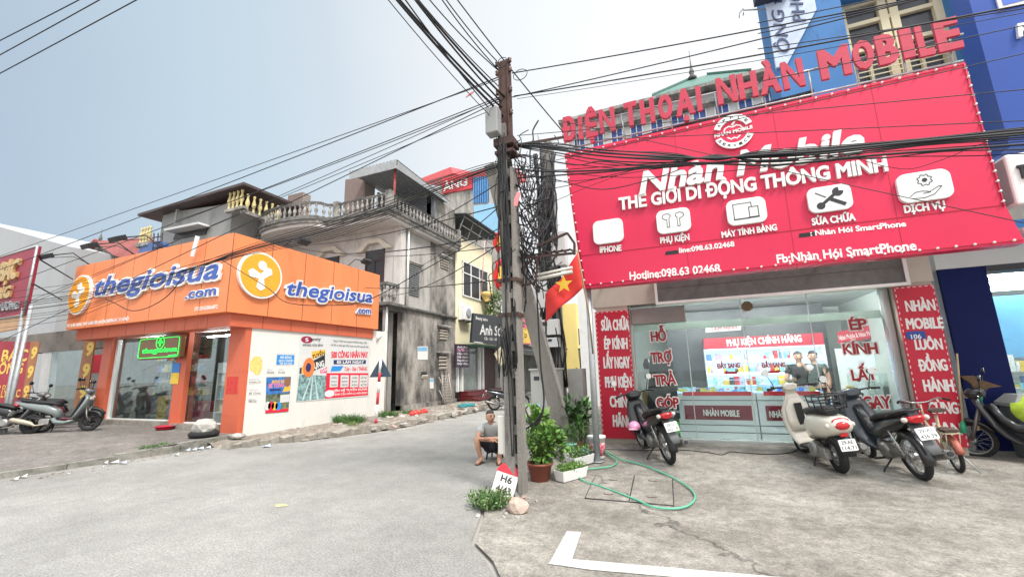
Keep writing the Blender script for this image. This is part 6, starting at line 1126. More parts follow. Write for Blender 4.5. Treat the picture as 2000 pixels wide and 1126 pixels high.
b = MB(); pl = FY(5.3); b.prism([A(pl, 1003, 402), A(pl, 1010, 402), A(pl, 1016, 376), A(pl, 1010, 374), A(pl, 1004, 388)], (0, .015, 0)); single('cloth_strip', b, mat('faded pink cloth', (.70, .25, .25), .9), 'faded pink cloth strip caught in the cables on the main pole', 'cloth')
b = MB(); pl = FY(5.3); b.prism([A(pl, 909, 190), A(pl, 918, 181), A(pl, 926, 178), A(pl, 920, 184)], (0, .015, 0)); single('cloth_strip', b, mat('faded pink cloth', (.70, .25, .25)), 'tiny red cloth strip snagged on the cables left of the pole top', 'cloth')
b = MB(); pl = FY(7); b.prism([A(pl, 965, 690), A(pl, 977, 716), A(pl, 987, 700), A(pl, 979, 675)], (0, .01, 0)); single('hanging_sign', b, mat('cream and yellow leaflet', (.70, .60, .40), .7, var=.4, scale=9), 'tilted cream and yellow leaflet board hanging left of the main pole', 'sign')
# ================================================================ motorbikes
def shell(b, secs, n=14, p=2.6, cap=True):
    rings = []
    for i, (x, z, hw, hh) in enumerate(secs):
        x0, z0 = secs[max(i-1, 0)][:2]; x1, z1 = secs[min(i+1, len(secs)-1)][:2]; d = Vector((x1-x0, 0, z1-z0)).normalized(); nn = Vector((-d.z, 0, d.x)); r = []
        for j in range(n):
            a = 2*math.pi*j/n; c, s = math.cos(a), math.sin(a); r.append(Vector((x, 0, z)) + Vector((0, 1, 0))*hw*math.copysign(abs(c)**(2/p), c) + nn*hh*math.copysign(abs(s)**(2/p), s))
        rings.append(r)
    return b.loft(rings, cap)
m_tyre = mat('tyre rubber', (.022, .022, .023), .85, var=.2, scale=30, bump=.3); m_rim = mat('alloy rim', (.40, .40, .40), .35, .8, var=.1); m_brim = mat('black alloy rim', (.03, .03, .032), .4, .4); m_eng = mat('engine alloy', (.30, .29, .28), .45, .7, var=.3, scale=20); m_seat = mat('black vinyl seat', (.016, .016, .017), .55, var=.15, scale=20); m_tail = mat('tail lamp red', (.50, .012, .02), .15, var=0, coat=.5); m_ind = mat('clear indicator lens', (.60, .55, .50), .15, var=0, coat=.5); m_plate = mat('number plate white', (.74, .74, .72), .5, var=.05); m_blackp = mat('bike black plastic', (.02, .02, .022), .45, var=.2); m_mir = mat('mirror glass', (.75, .78, .8), .05, 1.0, var=0); m_muf = mat('muffler metal', (.22, .21, .20), .4, .7, var=.2)
def wheel(t, x, r, tr, spokes, rimm):
    w_ = MB(); w_.lathe([(r-2*tr, -.6*tr), (r-1.2*tr, -tr), (r-.4*tr, -.8*tr), (r, 0), (r-.4*tr, .8*tr), (r-1.2*tr, tr), (r-2*tr, .6*tr)], (x, 0, r), (0, 1, 0), 32); ty = w_.build('wheel', m_tyre, t)
    # hollow centre: rim ring, hub and spokes
    ri = r-1.9*tr; b = MB()
    for yy in (-.6*tr, .6*tr): b.tube([(x+ri*math.cos(a), yy, r+ri*math.sin(a)) for a in [2*math.pi*k/32 for k in range(32)]], .008, 6, closed=True)
    b.build('rim', rimm, ty); b = MB(); b.lathe([(.03, -.06), (.05, -.05), (.05, .05), (.03, .06)], (x, 0, r), (0, 1, 0), 12)
    for k in range(spokes):
        a = 2*math.pi*k/spokes; s_ = 1 if k % 2 else -1
        if spokes > 8: b.tube([(x+.045*math.cos(a+.5*s_), s_*.035, r+.045*math.sin(a+.5*s_)), (x+ri*math.cos(a), 0, r+ri*math.sin(a))], .0035, 3)
        else: b.tube([(x+.04*math.cos(a), 0, r+.04*math.sin(a)), (x+ri*math.cos(a+.12), 0, r+ri*math.sin(a+.12))], [.024, .014], 5)
    b.build('spokes' if spokes > 8 else 'alloy_spokes', rimm if spokes > 8 else rimm, ty); return ty
def ring_wheel(t, x, r, tr, spokes, rimm):      # open tyre (torus)
    b = MB(); b.tube([(x+(r-tr)*math.cos(a), 0, r+(r-tr)*math.sin(a)) for a in [2*math.pi*k/36 for k in range(36)]], tr, 10, closed=True); ty = b.build('wheel', m_tyre, t)
    ri = r-1.75*tr; b = MB(); b.tube([(x+ri*math.cos(a), 0, r+ri*math.sin(a)) for a in [2*math.pi*k/36 for k in range(36)]], tr*.55, 6, closed=True); b.build('rim', rimm, ty)
    b = MB(); b.lathe([(.025, -.06), (.05, -.05), (.05, .05), (.025, .06)], (x, 0, r), (0, 1, 0), 12)
    for k in range(spokes):
        a = 2*math.pi*k/spokes; s_ = 1 if k % 2 else -1
        if spokes > 8: b.tube([(x+.045*math.cos(a+.5*s_), s_*.04, r+.045*math.sin(a+.5*s_)), (x+ri*math.cos(a), 0, r+ri*math.sin(a))], .0035, 3)
        else: b.tube([(x+.04*math.cos(a), 0, r+.04*math.sin(a)), (x+ri*math.cos(a+.12), 0, r+ri*math.sin(a+.12))], [.026, .016], 5)
    b.build('spokes', rimm, ty); return ty
def fender(t, x, r, a0, a1, wd, m, name='fender'):
    b = MB(); rings = []
    for k in range(13):
        a = R(a0+(a1-a0)*k/12); c, s = math.cos(a), math.sin(a); rings.append([(x+q*c, y, r0_+q*s) for r0_ in (r,) for y, q in ((-wd, r-.03), (-wd, r+.02), (-wd*.5, r+.038), (wd*.5, r+.038), (wd, r+.02), (wd, r-.03), (wd*.5, r+.028), (-wd*.5, r+.028))])
    b.loft(rings); return b.build(name, m, t)
def plate(t, x, z, tilt, l1, l2):
    c, s = math.cos(tilt), math.sin(tilt); up_ = Vector((s, 0, c)); n = Vector((-c, 0, s)); b = MB(); pl = Plane((x, 0, z), (0, -1, 0), n); b.plate(pl, rrect(-.095, .095, -.07, .07, .012), -.004, 0); pp = b.build('number_plate', m_plate, t)
    text_uv(l1, pl, -.065, .012, .065, .012, .042, M_ico, pp, lift=.0005, depth=.001, bold=.01); text_uv(l2, pl, -.08, -.055, .08, -.055, .045, M_ico, pp, lift=.0005, depth=.001, bold=.01)
    return pp
def mirrors(t, x, z, col=M_black, face=m_mir):
    for s in (1, -1):
        b = MB(); b.tube([(x, .24*s, z), (x-.02, .28*s, z+.12), (x-.03, .31*s, z+.2)], .007, 6); mi = b.build('mirror', M_black, t); b = MB(); b.ball((x-.035, .33*s, z+.24), .065, 10, (.35, 1, .72)); b.build('mirror_shell', col, mi); b = MB(); b.lathe([(.052, 0), (.05, .004)], (x-.056, .33*s, z+.24), (-1, 0, 0), 16); b.build('mirror_glass', face, mi)
def bars(t, x, z, m=M_black):
    b = MB(); b.tube(smooth_pts([Vector(p) for p in ((x-.06, -.34, z-.01), (x-.02, -.24, z+.01), (x+.02, -.1, z), (x+.02, .1, z), (x-.02, .24, z+.01), (x-.06, .34, z-.01))], 3), .012, 8); hb = b.build('handlebar', m, t)
    for s in (1, -1): b = MB(); b.cyl((x-.065, .36*s, z-.01), (x-.03, .25*s, z+.008), .018, n=10); b.build('grip', m_seat, hb); b = MB(); b.tube([(x+.01, .22*s, z-.01), (x+.0, .33*s, z-.025)], .007, 6); b.build('lever', M_chrome, hb)
def underbone(name, label, body, under, l1, l2, group=None, dark=False):
    t = thing(name, label, 'motorbike', (0, 0, 0), group); r = .285
    ring_wheel(t, 0, r, .042, 24, m_rim); ring_wheel(t, 1.24, r-.005, .036, 24, m_rim)
    b = MB(); shell(b, [(1.12, .98, .10, .035), (1.09, .86, .16, .04), (1.03, .72, .20, .04), (.96, .56, .225, .04), (.87, .42, .21, .04), (.77, .32, .16, .035), (.66, .27, .10, .03)]); b.build('leg_shield', body, t)
    b = MB(); shell(b, [(.98, .84, .06, .05), (.88, .62, .07, .06), (.76, .50, .075, .07), (.62, .50, .08, .09), (.50, .56, .10, .11)]); b.build('centre_tunnel', under, t)
    b = MB(); shell(b, [(.60, .50, .09, .10), (.45, .56, .125, .12), (.2, .64, .135, .105), (-.05, .71, .125, .085), (-.25, .78, .09, .06), (-.36, .82, .05, .035)]); b.build('tail_body', under, t)
    b = MB(); shell(b, [(.62, .66, .07, .03), (.52, .70, .11, .045), (.3, .765, .135, .05), (.05, .80, .13, .05), (-.18, .85, .11, .045), (-.30, .875, .06, .025)]); b.build('seat', m_seat, t)
    b = MB(); b.tube(smooth_pts([Vector(p) for p in ((.0, .13, .80), (-.2, .13, .86), (-.36, .08, .89), (-.38, 0, .89), (-.36, -.08, .89), (-.2, -.13, .86), (0, -.13, .80))], 3), .013, 8); b.build('grab_rail', m_blackp, t)
    b = MB(); shell(b, [(-.30, .79, .11, .03), (-.36, .785, .10, .042), (-.40, .775, .06, .035)]); tl = b.build('tail_light', m_tail, t)
    for s in (1, -1): b = MB(); b.ball((-.345, .115*s, .785), .042, 10, (.9, .8, .8)); b.build('indicator', m_ind, t)
    fender(t, 0, r, 75, 190, .062, m_blackp if not dark else under, 'rear_fender'); b = MB(); shell(b, [(-.28, .72, .07, .012), (-.38, .62, .075, .012), (-.46, .47, .07, .01), (-.50, .40, .05, .008)]); b.build('mud_flap', mat('grey plastic flap', (.12, .125, .13), .5), t)
    plate(t, -.465, .63, .45, l1, l2)
    fender(t, 1.24, r, 20, 150, .055, body, 'front_fender')
    for s in (1, -1): b = MB(); b.tube([(1.24, .065*s, r), (1.16, .065*s, .55), (1.08, .06*s, .80)], [.022, .024, .02], 8); b.build('fork_leg', m_muf, t)
    b = MB(); shell(b, [(1.20, .98, .10, .045), (1.14, 1.0, .135, .075), (1.05, 1.02, .14, .07), (.98, 1.03, .09, .04)]); b.build('headlight_cowl', body, t); b = MB(); b.ball((1.185, 0, .975), .075, 10, (.5, 1.25, .8)); b.build('headlight', m_ind, t)
    bars(t, 1.03, 1.04); mirrors(t, 1.02, 1.05)
    b = MB(); b.lathe([(.07, -.14), (.115, -.12), (.115, .10), (.08, .13)], (.45, 0, .29), (0, 1, 0), 20); b.lathe([(.06, 0), (.075, .02), (.06, .04), (.075, .06), (.06, .08), (.075, .10), (.06, .12), (.07, .14), (.05, .18)], (.53, 0, .31), (1, 0, .1), 16); b.obox((.35, 0, .3), (.25, .17, .15)); b.build('engine', m_eng, t)
    b = MB(); b.tube(smooth_pts([Vector(p) for p in ((.70, -.05, .30), (.66, -.10, .20), (.5, -.14, .17), (.2, -.15, .2))], 4), .016, 8); b.tube([(.2, -.155, .2), (.1, -.16, .22), (-.12, -.165, .285), (-.36, -.17, .35), (-.40, -.17, .36)], [.018, .045, .055, .055, .04], 12); ex = b.build('exhaust', m_muf, t); b = MB(); b.lathe([(.03, 0), (.03, .015)], (-.402, -.17, .361), (-1, 0, .25), 12); b.build('tail_pipe', M_black, ex)
    for s in (1, -1): b = MB(); b.tube([(.0, .10*s, .30), (.14, .11*s, .64)], .012, 6); b.tube([(.03+.10*k/40 + .0, .10*s+.022*math.cos(k*1.3), .36+.23*k/40+.022*math.sin(k*1.3)*.4) for k in range(41)], .006, 4); b.build('shock_absorber', M_chrome, t)
    b = MB(); b.obox((.18, .085, .29), (.42, .035, .05)); b.obox((.18, -.085, .29), (.42, .03, .04)); b.build('swingarm', m_muf, t)
    b = MB(); b.tube([(.36, .09, .2), (.33, .22, .10), (.30, .30, .005)], .011, 6); b.tube([(.30, .30, .006), (.26, .33, .006)], .012, 5); b.build('side_stand', M_black, t)
    for s in (1, -1): b = MB(); b.tube([(.46, .09*s, .2), (.46, .24*s, .21)], .016, 8); b.build('foot_peg', m_seat, t)
    return t
def scooter(name, label, body, trim, l1, l2, retro, group=None, rack=False):
    t = thing(name, label, 'motorbike', (0, 0, 0), group); r = .235 if retro else .255; tr = .055 if retro else .048; wb_ = 1.24
    ring_wheel(t, 0, r, tr, 5, m_rim if retro else m_brim); ring_wheel(t, wb_, r, tr-.004, 5, m_rim if retro else m_brim)
    if retro:
        b = MB(); shell(b, [(1.05, 1.00, .075, .05), (1.07, .90, .13, .05), (1.06, .74, .215, .055), (1.03, .56, .235, .055), (.98, .42, .22, .05), (.90, .30, .19, .045), (.80, .245, .17, .04)], 18); b.build('front_shield', body, t)
        b = MB(); shell(b, [(1.0, .92, .075, .03), (.99, .78, .17, .04), (.965, .6, .19, .045), (.92, .44, .17, .04)], 16); b.build('glove_box', trim if not retro else body, t)
        b = MB(); b.box(.9, .93, -.05, .05, .45, .85); b.build('inner_strip', m_blackp, t)
        b = MB(); shell(b, [(.95, .27, .17, .03), (.75, .235, .165, .035), (.52, .245, .15, .045), (.42, .32, .13, .06)], 14); b.build('floor_board', m_blackp, t)
        b = MB(); shell(b, [(.47, .42, .12, .10), (.40, .54, .155, .16), (.24, .60, .195, .185), (.02, .62, .215, .17), (-.2, .64, .20, .145), (-.36, .67, .15, .105), (-.43, .70, .08, .055)], 18, 2.4); b.build('rear_body', body, t)
        b = MB(); shell(b, [(.48, .73, .08, .03), (.38, .79, .13, .05), (.15, .815, .15, .05), (-.1, .825, .14, .045), (-.28, .82, .08, .03)], 16); b.build('seat', m_seat, t)
        b = MB(); shell(b, [(1.06, 1.02, .07, .05), (1.12, 1.06, .10, .065), (1.06, 1.10, .115, .06), (.98, 1.10, .09, .04)], 16); b.build('headset', body, t); b = MB(); b.lathe([(.085, 0), (.08, .03), (.03, .05)], (1.14, 0, 1.05), (1, 0, .1), 20); b.build('headlight', m_ind, t)
        b = MB(); b.ball((-.425, 0, .665), .075, 12, (.45, 1.2, .72)); b.build('tail_light', m_tail, t); b = MB(); b.tube([(-.40, .09*math.cos(a), .715+.035*math.sin(a)) for a in [math.pi*k/10 for k in range(11)]], .013, 6); b.build('tail_light_hood', m_tail, t)
        for s in (1, -1): b = MB(); b.ball((-.36, .145*s, .665), .045, 10, (.6, .7, .75)); b.build('indicator', m_ind, t)
        b = MB(); shell(b, [(-.18, .52, .12, .05), (-.30, .46, .10, .06), (-.36, .36, .085, .02), (-.38, .28, .08, .012)], 12); b.build('rear_fender', m_blackp, t); b = MB(); b.obox((-.40, 0, .55), (.03, .09, .035)); b.build('reflector', m_tail, t); plate(t, -.43, .43, .2, l1, l2)
        fender(t, wb_, r, 35, 200, .075, body, 'front_fender')
    else:
        b = MB(); shell(b, [(1.06, .98, .10, .05), (1.12, .88, .15, .055), (1.10, .74, .20, .06), (1.04, .58, .215, .055), (.97, .44, .20, .05), (.88, .34, .16, .05)], 16); b.build('front_shield', body, t); b = MB(); shell(b, [(.99, .90, .09, .03), (.97, .74, .16, .04), (.92, .52, .17, .04), (.86, .38, .15, .04)], 14); b.build('inner_shield', m_blackp, t)
        b = MB(); shell(b, [(.92, .30, .15, .05), (.72, .245, .15, .045), (.52, .27, .13, .06), (.44, .36, .12, .08)], 14); b.build('floor_board', body, t)
        b = MB(); shell(b, [(.56, .40, .11, .07), (.46, .54, .135, .11), (.24, .63, .155, .12), (-.05, .70, .15, .095), (-.3, .775, .10, .06), (-.46, .83, .04, .025)], 16); b.build('rear_body', body, t)
        b = MB(); shell(b, [(.52, .70, .09, .035), (.4, .765, .13, .05), (.1, .80, .145, .05), (-.15, .845, .12, .045), (-.32, .865, .06, .025)], 14); b.build('seat', m_seat, t)
        b = MB(); b.tube(smooth_pts([Vector(p) for p in ((-.1, .13, .83), (-.35, .09, .90), (-.44, 0, .91), (-.35, -.09, .90), (-.1, -.13, .83))], 3), .014, 8); b.build('grab_rail', m_blackp, t); b = MB(); shell(b, [(1.12, 1.0, .09, .05), (1.10, 1.06, .15, .06), (1.02, 1.10, .13, .045), (.96, 1.10, .07, .03)], 14); b.build('headset', body, t); b = MB(); b.ball((1.175, 0, .86), .07, 10, (.4, 1.5, .8)); b.build('headlight', m_ind, t)
        b = MB(); shell(b, [(-.34, .75, .10, .03), (-.42, .76, .08, .04), (-.46, .77, .04, .02)]); b.build('tail_light', m_tail, t); b = MB(); shell(b, [(-.22, .60, .08, .05), (-.36, .56, .07, .03), (-.46, .42, .06, .01)], 12); b.build('rear_fender', m_blackp, t); plate(t, -.47, .55, .4, l1, l2); fender(t, wb_, r, 20, 160, .062, m_blackp, 'front_fender')
        b = MB(); shell(b, [(.46, .30, .125, .045), (.2, .36, .13, .05), (-.05, .42, .12, .04)], 12); b.build('lower_cover', m_blackp, t)
    for s in (1, -1): b = MB(); b.tube([(wb_, .085*s, r), (wb_-.07, .085*s, .42), (wb_-.13, .06*s, .66)], .02, 8); b.build('fork_leg', m_muf, t)
    bars(t, 1.02, 1.10); mirrors(t, 1.0, 1.12, trim)
    b = MB(); b.lathe([(.06, -.06), (.11, -.03), (.12, .06), (.08, .10)], (.28, .10, .27), (0, 1, 0), 18); b.obox((.12, .12, .26), (.36, .09, .15)); b.lathe([(.05, -.05), (.07, 0), (.06, .05)], (.02, .12, .25), (0, 1, 0), 16); b.obox((.30, -.06, .29), (.22, .14, .16)); b.build('engine', m_eng, t, bevel=.02)
    b = MB(); b.tube([(.32, -.12, .22), (.15, -.16, .2), (.05, -.17, .26), (-.1, -.18, .31), (-.32, -.19, .37), (-.36, -.19, .38)], [.016, .02, .055, .06, .055, .035], 12); ex = b.build('exhaust', m_muf if retro else mat('tan muffler guard', (.40, .36, .28), .5, .3), t)
    b = MB(); b.tube([(.42, .10, .2), (.36, .17, .09), (.30, .22, .005)], .014, 6); b.tube([(.30, .22, .006), (.24, .20, .006)], .013, 5); b.build('side_stand', M_black, t)
    if rack:
        b = MB(); lp = lambda z, x0, x1, wd: [(x0, -wd, z), (x1, -wd, z+.0), (x1-.03, 0, z+.01), (x1, wd, z), (x0, wd, z), (x0, 0, z)]
        b.tube([(.02, -.15, .87), (-.34, -.14, .88), (-.36, .14, .88), (.02, .15, .87)], .011, 6, closed=True); b.tube([(.05, -.17, 1.03), (-.40, -.17, 1.05), (-.42, .17, 1.05), (.05, .17, 1.03)], .011, 6, closed=True); b.tube([(.03, -.16, .95), (-.37, -.155, .965), (-.39, .155, .965), (.03, .16, .95)], .009, 6, closed=True)
        for x, y in ((.03, .15), (.03, -.15), (-.36, .14), (-.36, -.14), (-.16, .15), (-.16, -.15), (-.38, 0)): b.tube([(x, y, .87), (x-.01, y*1.12, 1.04)], .009, 6)
        for x in (-.08, -.16, -.24): b.tube([(x, -.15, .875), (x, .15, .875)], .008, 6)
        b.build('luggage_rack', m_blackp, t)
    return t
def park(t, rear, front, lean=8):
    d = Vector((front[0]-rear[0], front[1]-rear[1])); t.location = Vector(rear); t.rotation_euler = Euler((R(-lean), R(-math.degrees(math.atan2((front[2] if len(front) > 2 else rear[2])-rear[2], 1.24)) if False else 0), math.atan2(d.y, d.x)), 'XYZ')
def park_px(t, rpx, head, lean=8, z=None):     # rear contact point and heading in degrees from +X
    g = GS(*rpx) if z is None else G(*rpx, z); t.location = g; t.rotation_euler = Euler((R(-lean), 0, R(head)), 'XYZ')
def paint(name, col, rough=.3, coat=.6, **k): return mat(name, col, rough, coat=coat, var=.04, **k)
P_black = paint('gloss black bike paint', (.014, .014, .016)); P_cream = paint('cream scooter paint', (.66, .62, .53)); P_blue = paint('dark slate bike paint', (.030, .038, .050)); P_grey = paint('grey green scooter paint', (.17, .195, .195)); P_wine = paint('wine red bike paint', (.12, .012, .03)); P_white = paint('white bike paint', (.12, .12, .125))
t = underbone('motorbike', 'black underbone motorbike with pink helmet hanging on it before the left red banner', P_black, P_black, '28-G1', '365.18'); park_px(t, (1310, 906), 114, 10); t.scale = (1.04,)*3
bike_black = t
t = scooter('motorbike', 'cream retro scooter with black luggage rack parked before the glass front', P_cream, M_white, '29-AE', '114.71', True, None, True); park_px(t, (1645, 923), 98, 7); t.scale = (1.06,)*3
t = underbone('motorbike', 'dark slate underbone motorbike with plate 29-X1 right of the cream scooter', P_blue, P_black, '29-X1', '436.39', None, True); park_px(t, (1804, 937), 97, 10); t.scale = (1.06,)*3
t = underbone('motorbike', 'dark motorbike parked sideways in the dark corner under the blue panel', P_black, P_black, '29-K1', '208.17'); g = GS(1908, 890); g = Vector((g.x+1.24*math.cos(R(30)), g.y-1.24*math.sin(R(30)), 0)); g.z = gz(g.y); t.location = g; t.rotation_euler = Euler((R(-9), 0, R(150)), 'XYZ')
t = scooter('motorbike', 'grey green scooter parked side on before the yellow nines at the left', P_grey, M_black, '29-T1', '513.62', False); park_px(t, (57, 847), 40, 7, .28); S1 = t
t = scooter('motorbike', 'wine red scooter behind the grey green scooter at the left', P_wine, M_black, '29-V1', '774.05', False); t.location = S1.location+Vector((-1.25, .50, 0)); t.rotation_euler = Euler((R(-7), 0, R(52)), 'XYZ')
t = scooter('motorbike', 'black scooter half hidden between the grey green scooter and the jewellery shop', P_black, M_black, '29-P2', '318.40', False); t.location = S1.location+Vector((-2.3, 1.0, 0)); t.rotation_euler = Euler((R(-7), 0, R(40)), 'XYZ')
t = underbone('motorbike', 'dark motorbike cropped at the left picture edge behind the sign posts', P_white, P_black, '29-M1', '402.23'); t.location = S1.location+Vector((-.95, -.55, 0)); t.rotation_euler = Euler((R(-7), 0, R(36)), 'XYZ')
t = underbone('motorbike', 'dark motorbike parked on the street before the salon steps', P_black, P_blue, '29-Y1', '650.31'); g = G(966, 801, 0); t.location = g; t.rotation_euler = Euler((R(-8), 0, R(35)), 'XYZ')
# pink helmet on the black bike
h = thing('helmet', 'small pink helmet hanging on the left side of the black motorbike', 'helmet', A(FY(8.35), 1239, 834)); c = org(h); b = MB()
rings = []
for k in range(8): a = R(-18+k*108/7); rings.append([c+Vector((.115*math.cos(a)*math.cos(q), .125*math.cos(a)*math.sin(q), .115*math.sin(a))) for q in [2*math.pi*j/18 for j in range(18)]])
b.loft(rings); b.build('shell', mat('pink helmet', (.72, .30, .50), .35, coat=.4, var=.05), h); b = MB(); b.obox(c+Vector((0, -.13, -.02)), (.16, .06, .012)); b.build('peak', mat('pale pink', (.75, .5, .58), .5), h); b = MB(); b.tube([c+Vector((.1, 0, -.03)), c+Vector((.03, -.02, -.16)), c+Vector((-.1, 0, -.03))], .007, 5); b.build('strap', M_black, h)
# ================================================================ bicycle
bc = thing('bicycle', 'small cream folding bicycle with red brown rear mudguard before the right banner', 'bicycle', (0, 0, 0)); m_bcr = paint('cream bicycle paint', (.58, .50, .34)); 
ring_wheel(bc, 0, .215, .026, 16, m_rim); ring_wheel(bc, .86, .215, .026, 16, m_rim); b = MB()
for q in (((.34, 0, .24), (.28, 0, .48), (.22, 0, .70)), ((.36, 0, .28), (.55, 0, .40), (.76, 0, .56)), ((.34, 0, .24), (0, .06, .215)), ((.34, 0, .24), (0, -.06, .215)), ((.25, 0, .58), (0, .06, .215)), ((.25, 0, .58), (0, -.06, .215)), ((.76, 0, .56), (.73, 0, .80)), ((.76, 0, .5), (.86, .05, .215)), ((.76, 0, .5), (.86, -.05, .215))): b.tube([Vector(p) for p in q], .019 if len(q) == 3 else .013, 8)
b.build('frame', m_bcr, bc); fender(bc, 0, .215, 20, 170, .04, mat('red brown mudguard', (.32, .09, .06), .5), 'mudguard'); fender(bc, .86, .215, 20, 150, .035, m_bcr, 'mudguard')
b = MB(); shell(b, [(.34, .75, .03, .02), (.24, .765, .07, .03), (.12, .77, .10, .03), (.07, .775, .08, .02)]); b.build('saddle', mat('brown saddle', (.08, .045, .035), .5), bc); b = MB(); b.tube(smooth_pts([Vector(p) for p in ((.62, -.27, .86), (.70, -.2, .88), (.75, -.08, .83), (.75, .08, .83), (.70, .2, .88), (.62, .27, .86))], 4), .011, 8); hb = b.build('handlebar', M_chrome, bc)
for s in (1, -1): b = MB(); b.cyl((.56, .29*s, .855), (.65, .25*s, .872), .016, n=8); b.build('grip', m_seat, hb)
b = MB(); b.box(-.18, .16, -.07, .07, .50, .512)
for y in (.065, -.065): b.tube([(-.16, y, .50), (0, y, .22)], .007, 5); b.tube([(.14, y, .50), (0, y, .22)], .007, 5)
b.build('rear_rack', m_bcr, bc); b = MB(); shell(b, [(.16, .53, .06, .02), (0, .54, .085, .025), (-.17, .535, .07, .02)]); b.build('rear_pad', mat('brown saddle', (.08, .045, .035)), bc); b = MB(); b.lathe([(.085, -.008), (.09, 0), (.085, .008)], (.34, -.04, .24), (0, 1, 0), 20); b.tube([(.34, .05, .24), (.34, .07, .10), (.34, .13, .09)], .011, 6); b.tube([(.34, -.05, .24), (.34, -.07, .38), (.34, -.13, .39)], .011, 6); b.build('crank', M_chrome, bc)
for s in (1, -1): b = MB(); b.tube([(0, .06*s, .215), (-.08, .17*s, .005)], .009, 5); b.build('stand_leg', M_steel, bc)
b = MB(); b.box(.86, 1.06, -.13, .13, .58, .60); [b.tube([(x, y, .59), (x*1.0+.01, y*1.15, .82)], .004, 4) for x in (.87, .93, .99, 1.05) for y in (-.13, .13)]; b.tube([(.86, -.15, .82), (1.07, -.15, .82), (1.07, .15, .82), (.86, .15, .82)], .007, 5, closed=True); b.build('basket', mat('maroon wire basket', (.16, .03, .04), .5), bc)
park_px(bc, (1876, 922), 84, 5); bc.scale = (1.06,)*3
# ================================================================ people
def skin_obj(name, verts, edges, radii, m, parent, root=0, sub=2):
    bm = bmesh.new(); ly = bm.verts.layers.skin.verify(); off = org(parent); vs = []
    for i, (p, r) in enumerate(zip(verts, radii)):
        v = bm.verts.new(Vector(p)-off); v[ly].radius = (r, r) if not isinstance(r, tuple) else r; v[ly].use_root = (i == root); vs.append(v)
    for a, c in edges: bm.edges.new((vs[a], vs[c]))
    me = bpy.data.meshes.new(name); bm.to_mesh(me); bm.free(); o = link(name, me, parent, [m])
    s = o.modifiers.new('skin', 'SKIN'); s.use_smooth_shade = True; u = o.modifiers.new('sub', 'SUBSURF'); u.levels = sub; u.render_levels = sub
    return o
class Chain:
    def __init__(s): s.v = []; s.e = []; s.r = []
    def add(s, p, r, parent=None): s.v.append(Vector(p)); s.r.append(r); k = len(s.v)-1; (s.e.append((parent, k)) if parent is not None else None); return k
    def run(s, pts, parent): 
        for p, r in pts: parent = s.add(p, r, parent)
        return parent
def hand(ch, wrist, palm_dir, finger_dir, side, sc=1.0, curl=.35):
    """palm, four fingers of unequal length and a thumb leaving the side of the palm"""
    d = Vector(palm_dir).normalized(); n = Vector(finger_dir); n = (n-d*n.dot(d)).normalized(); w_ = ch.v[wrist]; sd = d.cross(n)*side
    k = ch.add(w_+d*.045*sc, (.030*sc), wrist); k2 = ch.add(w_+d*.085*sc, .030*sc, k)
    for j, ln in enumerate((.062, .072, .067, .052)):
        o = (j-1.5)*.019*sc; b0 = ch.add(w_+d*.10*sc-sd*o, .0095*sc, k2); b1 = ch.add(w_+d*(.10+ln*.55)*sc-sd*o*1.15+n*ln*curl*.4*sc, .0088*sc, b0); ch.add(w_+d*(.10+ln*.9)*sc-sd*o*1.2+n*ln*curl*1.1*sc, .0075*sc, b1)
    t0 = ch.add(w_+d*.05*sc+sd*.034*sc, .0115*sc, k); t1 = ch.add(w_+d*.082*sc+sd*.052*sc+n*.012*sc, .010*sc, t0); ch.add(w_+d*.108*sc+sd*.052*sc+n*.026*sc, .0085*sc, t1)
def head_parts(t, c, fw, up, m_skin, m_hair, bald=False, cap=None):
    fw = Vector(fw).normalized(); up = Vector(up); up = (up-fw*up.dot(fw)).normalized(); rt = fw.cross(up); M = Matrix((rt, fw, up)).transposed()
    W_ = lambda x, y, z: c+M @ Vector((x, y, z))
    b = MB()                                        # hair as a close cap
    rings = []
    for k in range(7):
        a = R((8 if not bald else 14)+k*82/6); z = .112*math.sin(a)+.012; r = .087*math.cos(a)+.004; rings.append([W_(r*math.cos(q)*.93, (r*1.12*math.sin(q)-.012-(.03 if math.sin(q) > 0 and k < 4 and bald else .018 if math.sin(q) > 0 and k < 3 else 0)), z+(.02 if math.sin(q) > .2 and k < 3 else 0)) for q in [2*math.pi*j/18 for j in range(18)]])
    b.loft(rings); b.build('hair', m_hair, t)
    b = MB()
    for s in (1, -1): b.ball(W_(.034*s, .082, .008), .0125, 8, (1.3, .7, .8))
    b.build('eyes', m_eye, t); b = MB()
    for s in (1, -1): b.obox(W_(.034*s, .088, .03), (.034, .008, .008), M)
    b.build('eyebrows', m_hair, t); b = MB(); b.obox(W_(0, .083, -.052), (.042, .012, .010), M); b.build('mouth', m_lip, t)
m_skin = mat('sun tanned skin', (.46, .25, .165), .55, var=.06, scale=12); m_hair = mat('black hair', (.018, .015, .014), .6, var=.2, scale=40); m_ghair = mat('short grey black hair', (.06, .055, .05), .7, var=.3, scale=60); m_eye = mat('dark eye', (.02, .015, .012), .2, var=0); m_lip = mat('lips', (.32, .13, .10), .5, var=0)
m_gtee = mat('light grey t shirt', (.42, .43, .42), .9, var=.06, scale=14, bump=.2); m_bsh = mat('black shorts', (.02, .02, .024), .8, var=.2); m_sandal = mat('brown sandal', (.07, .045, .03), .7)
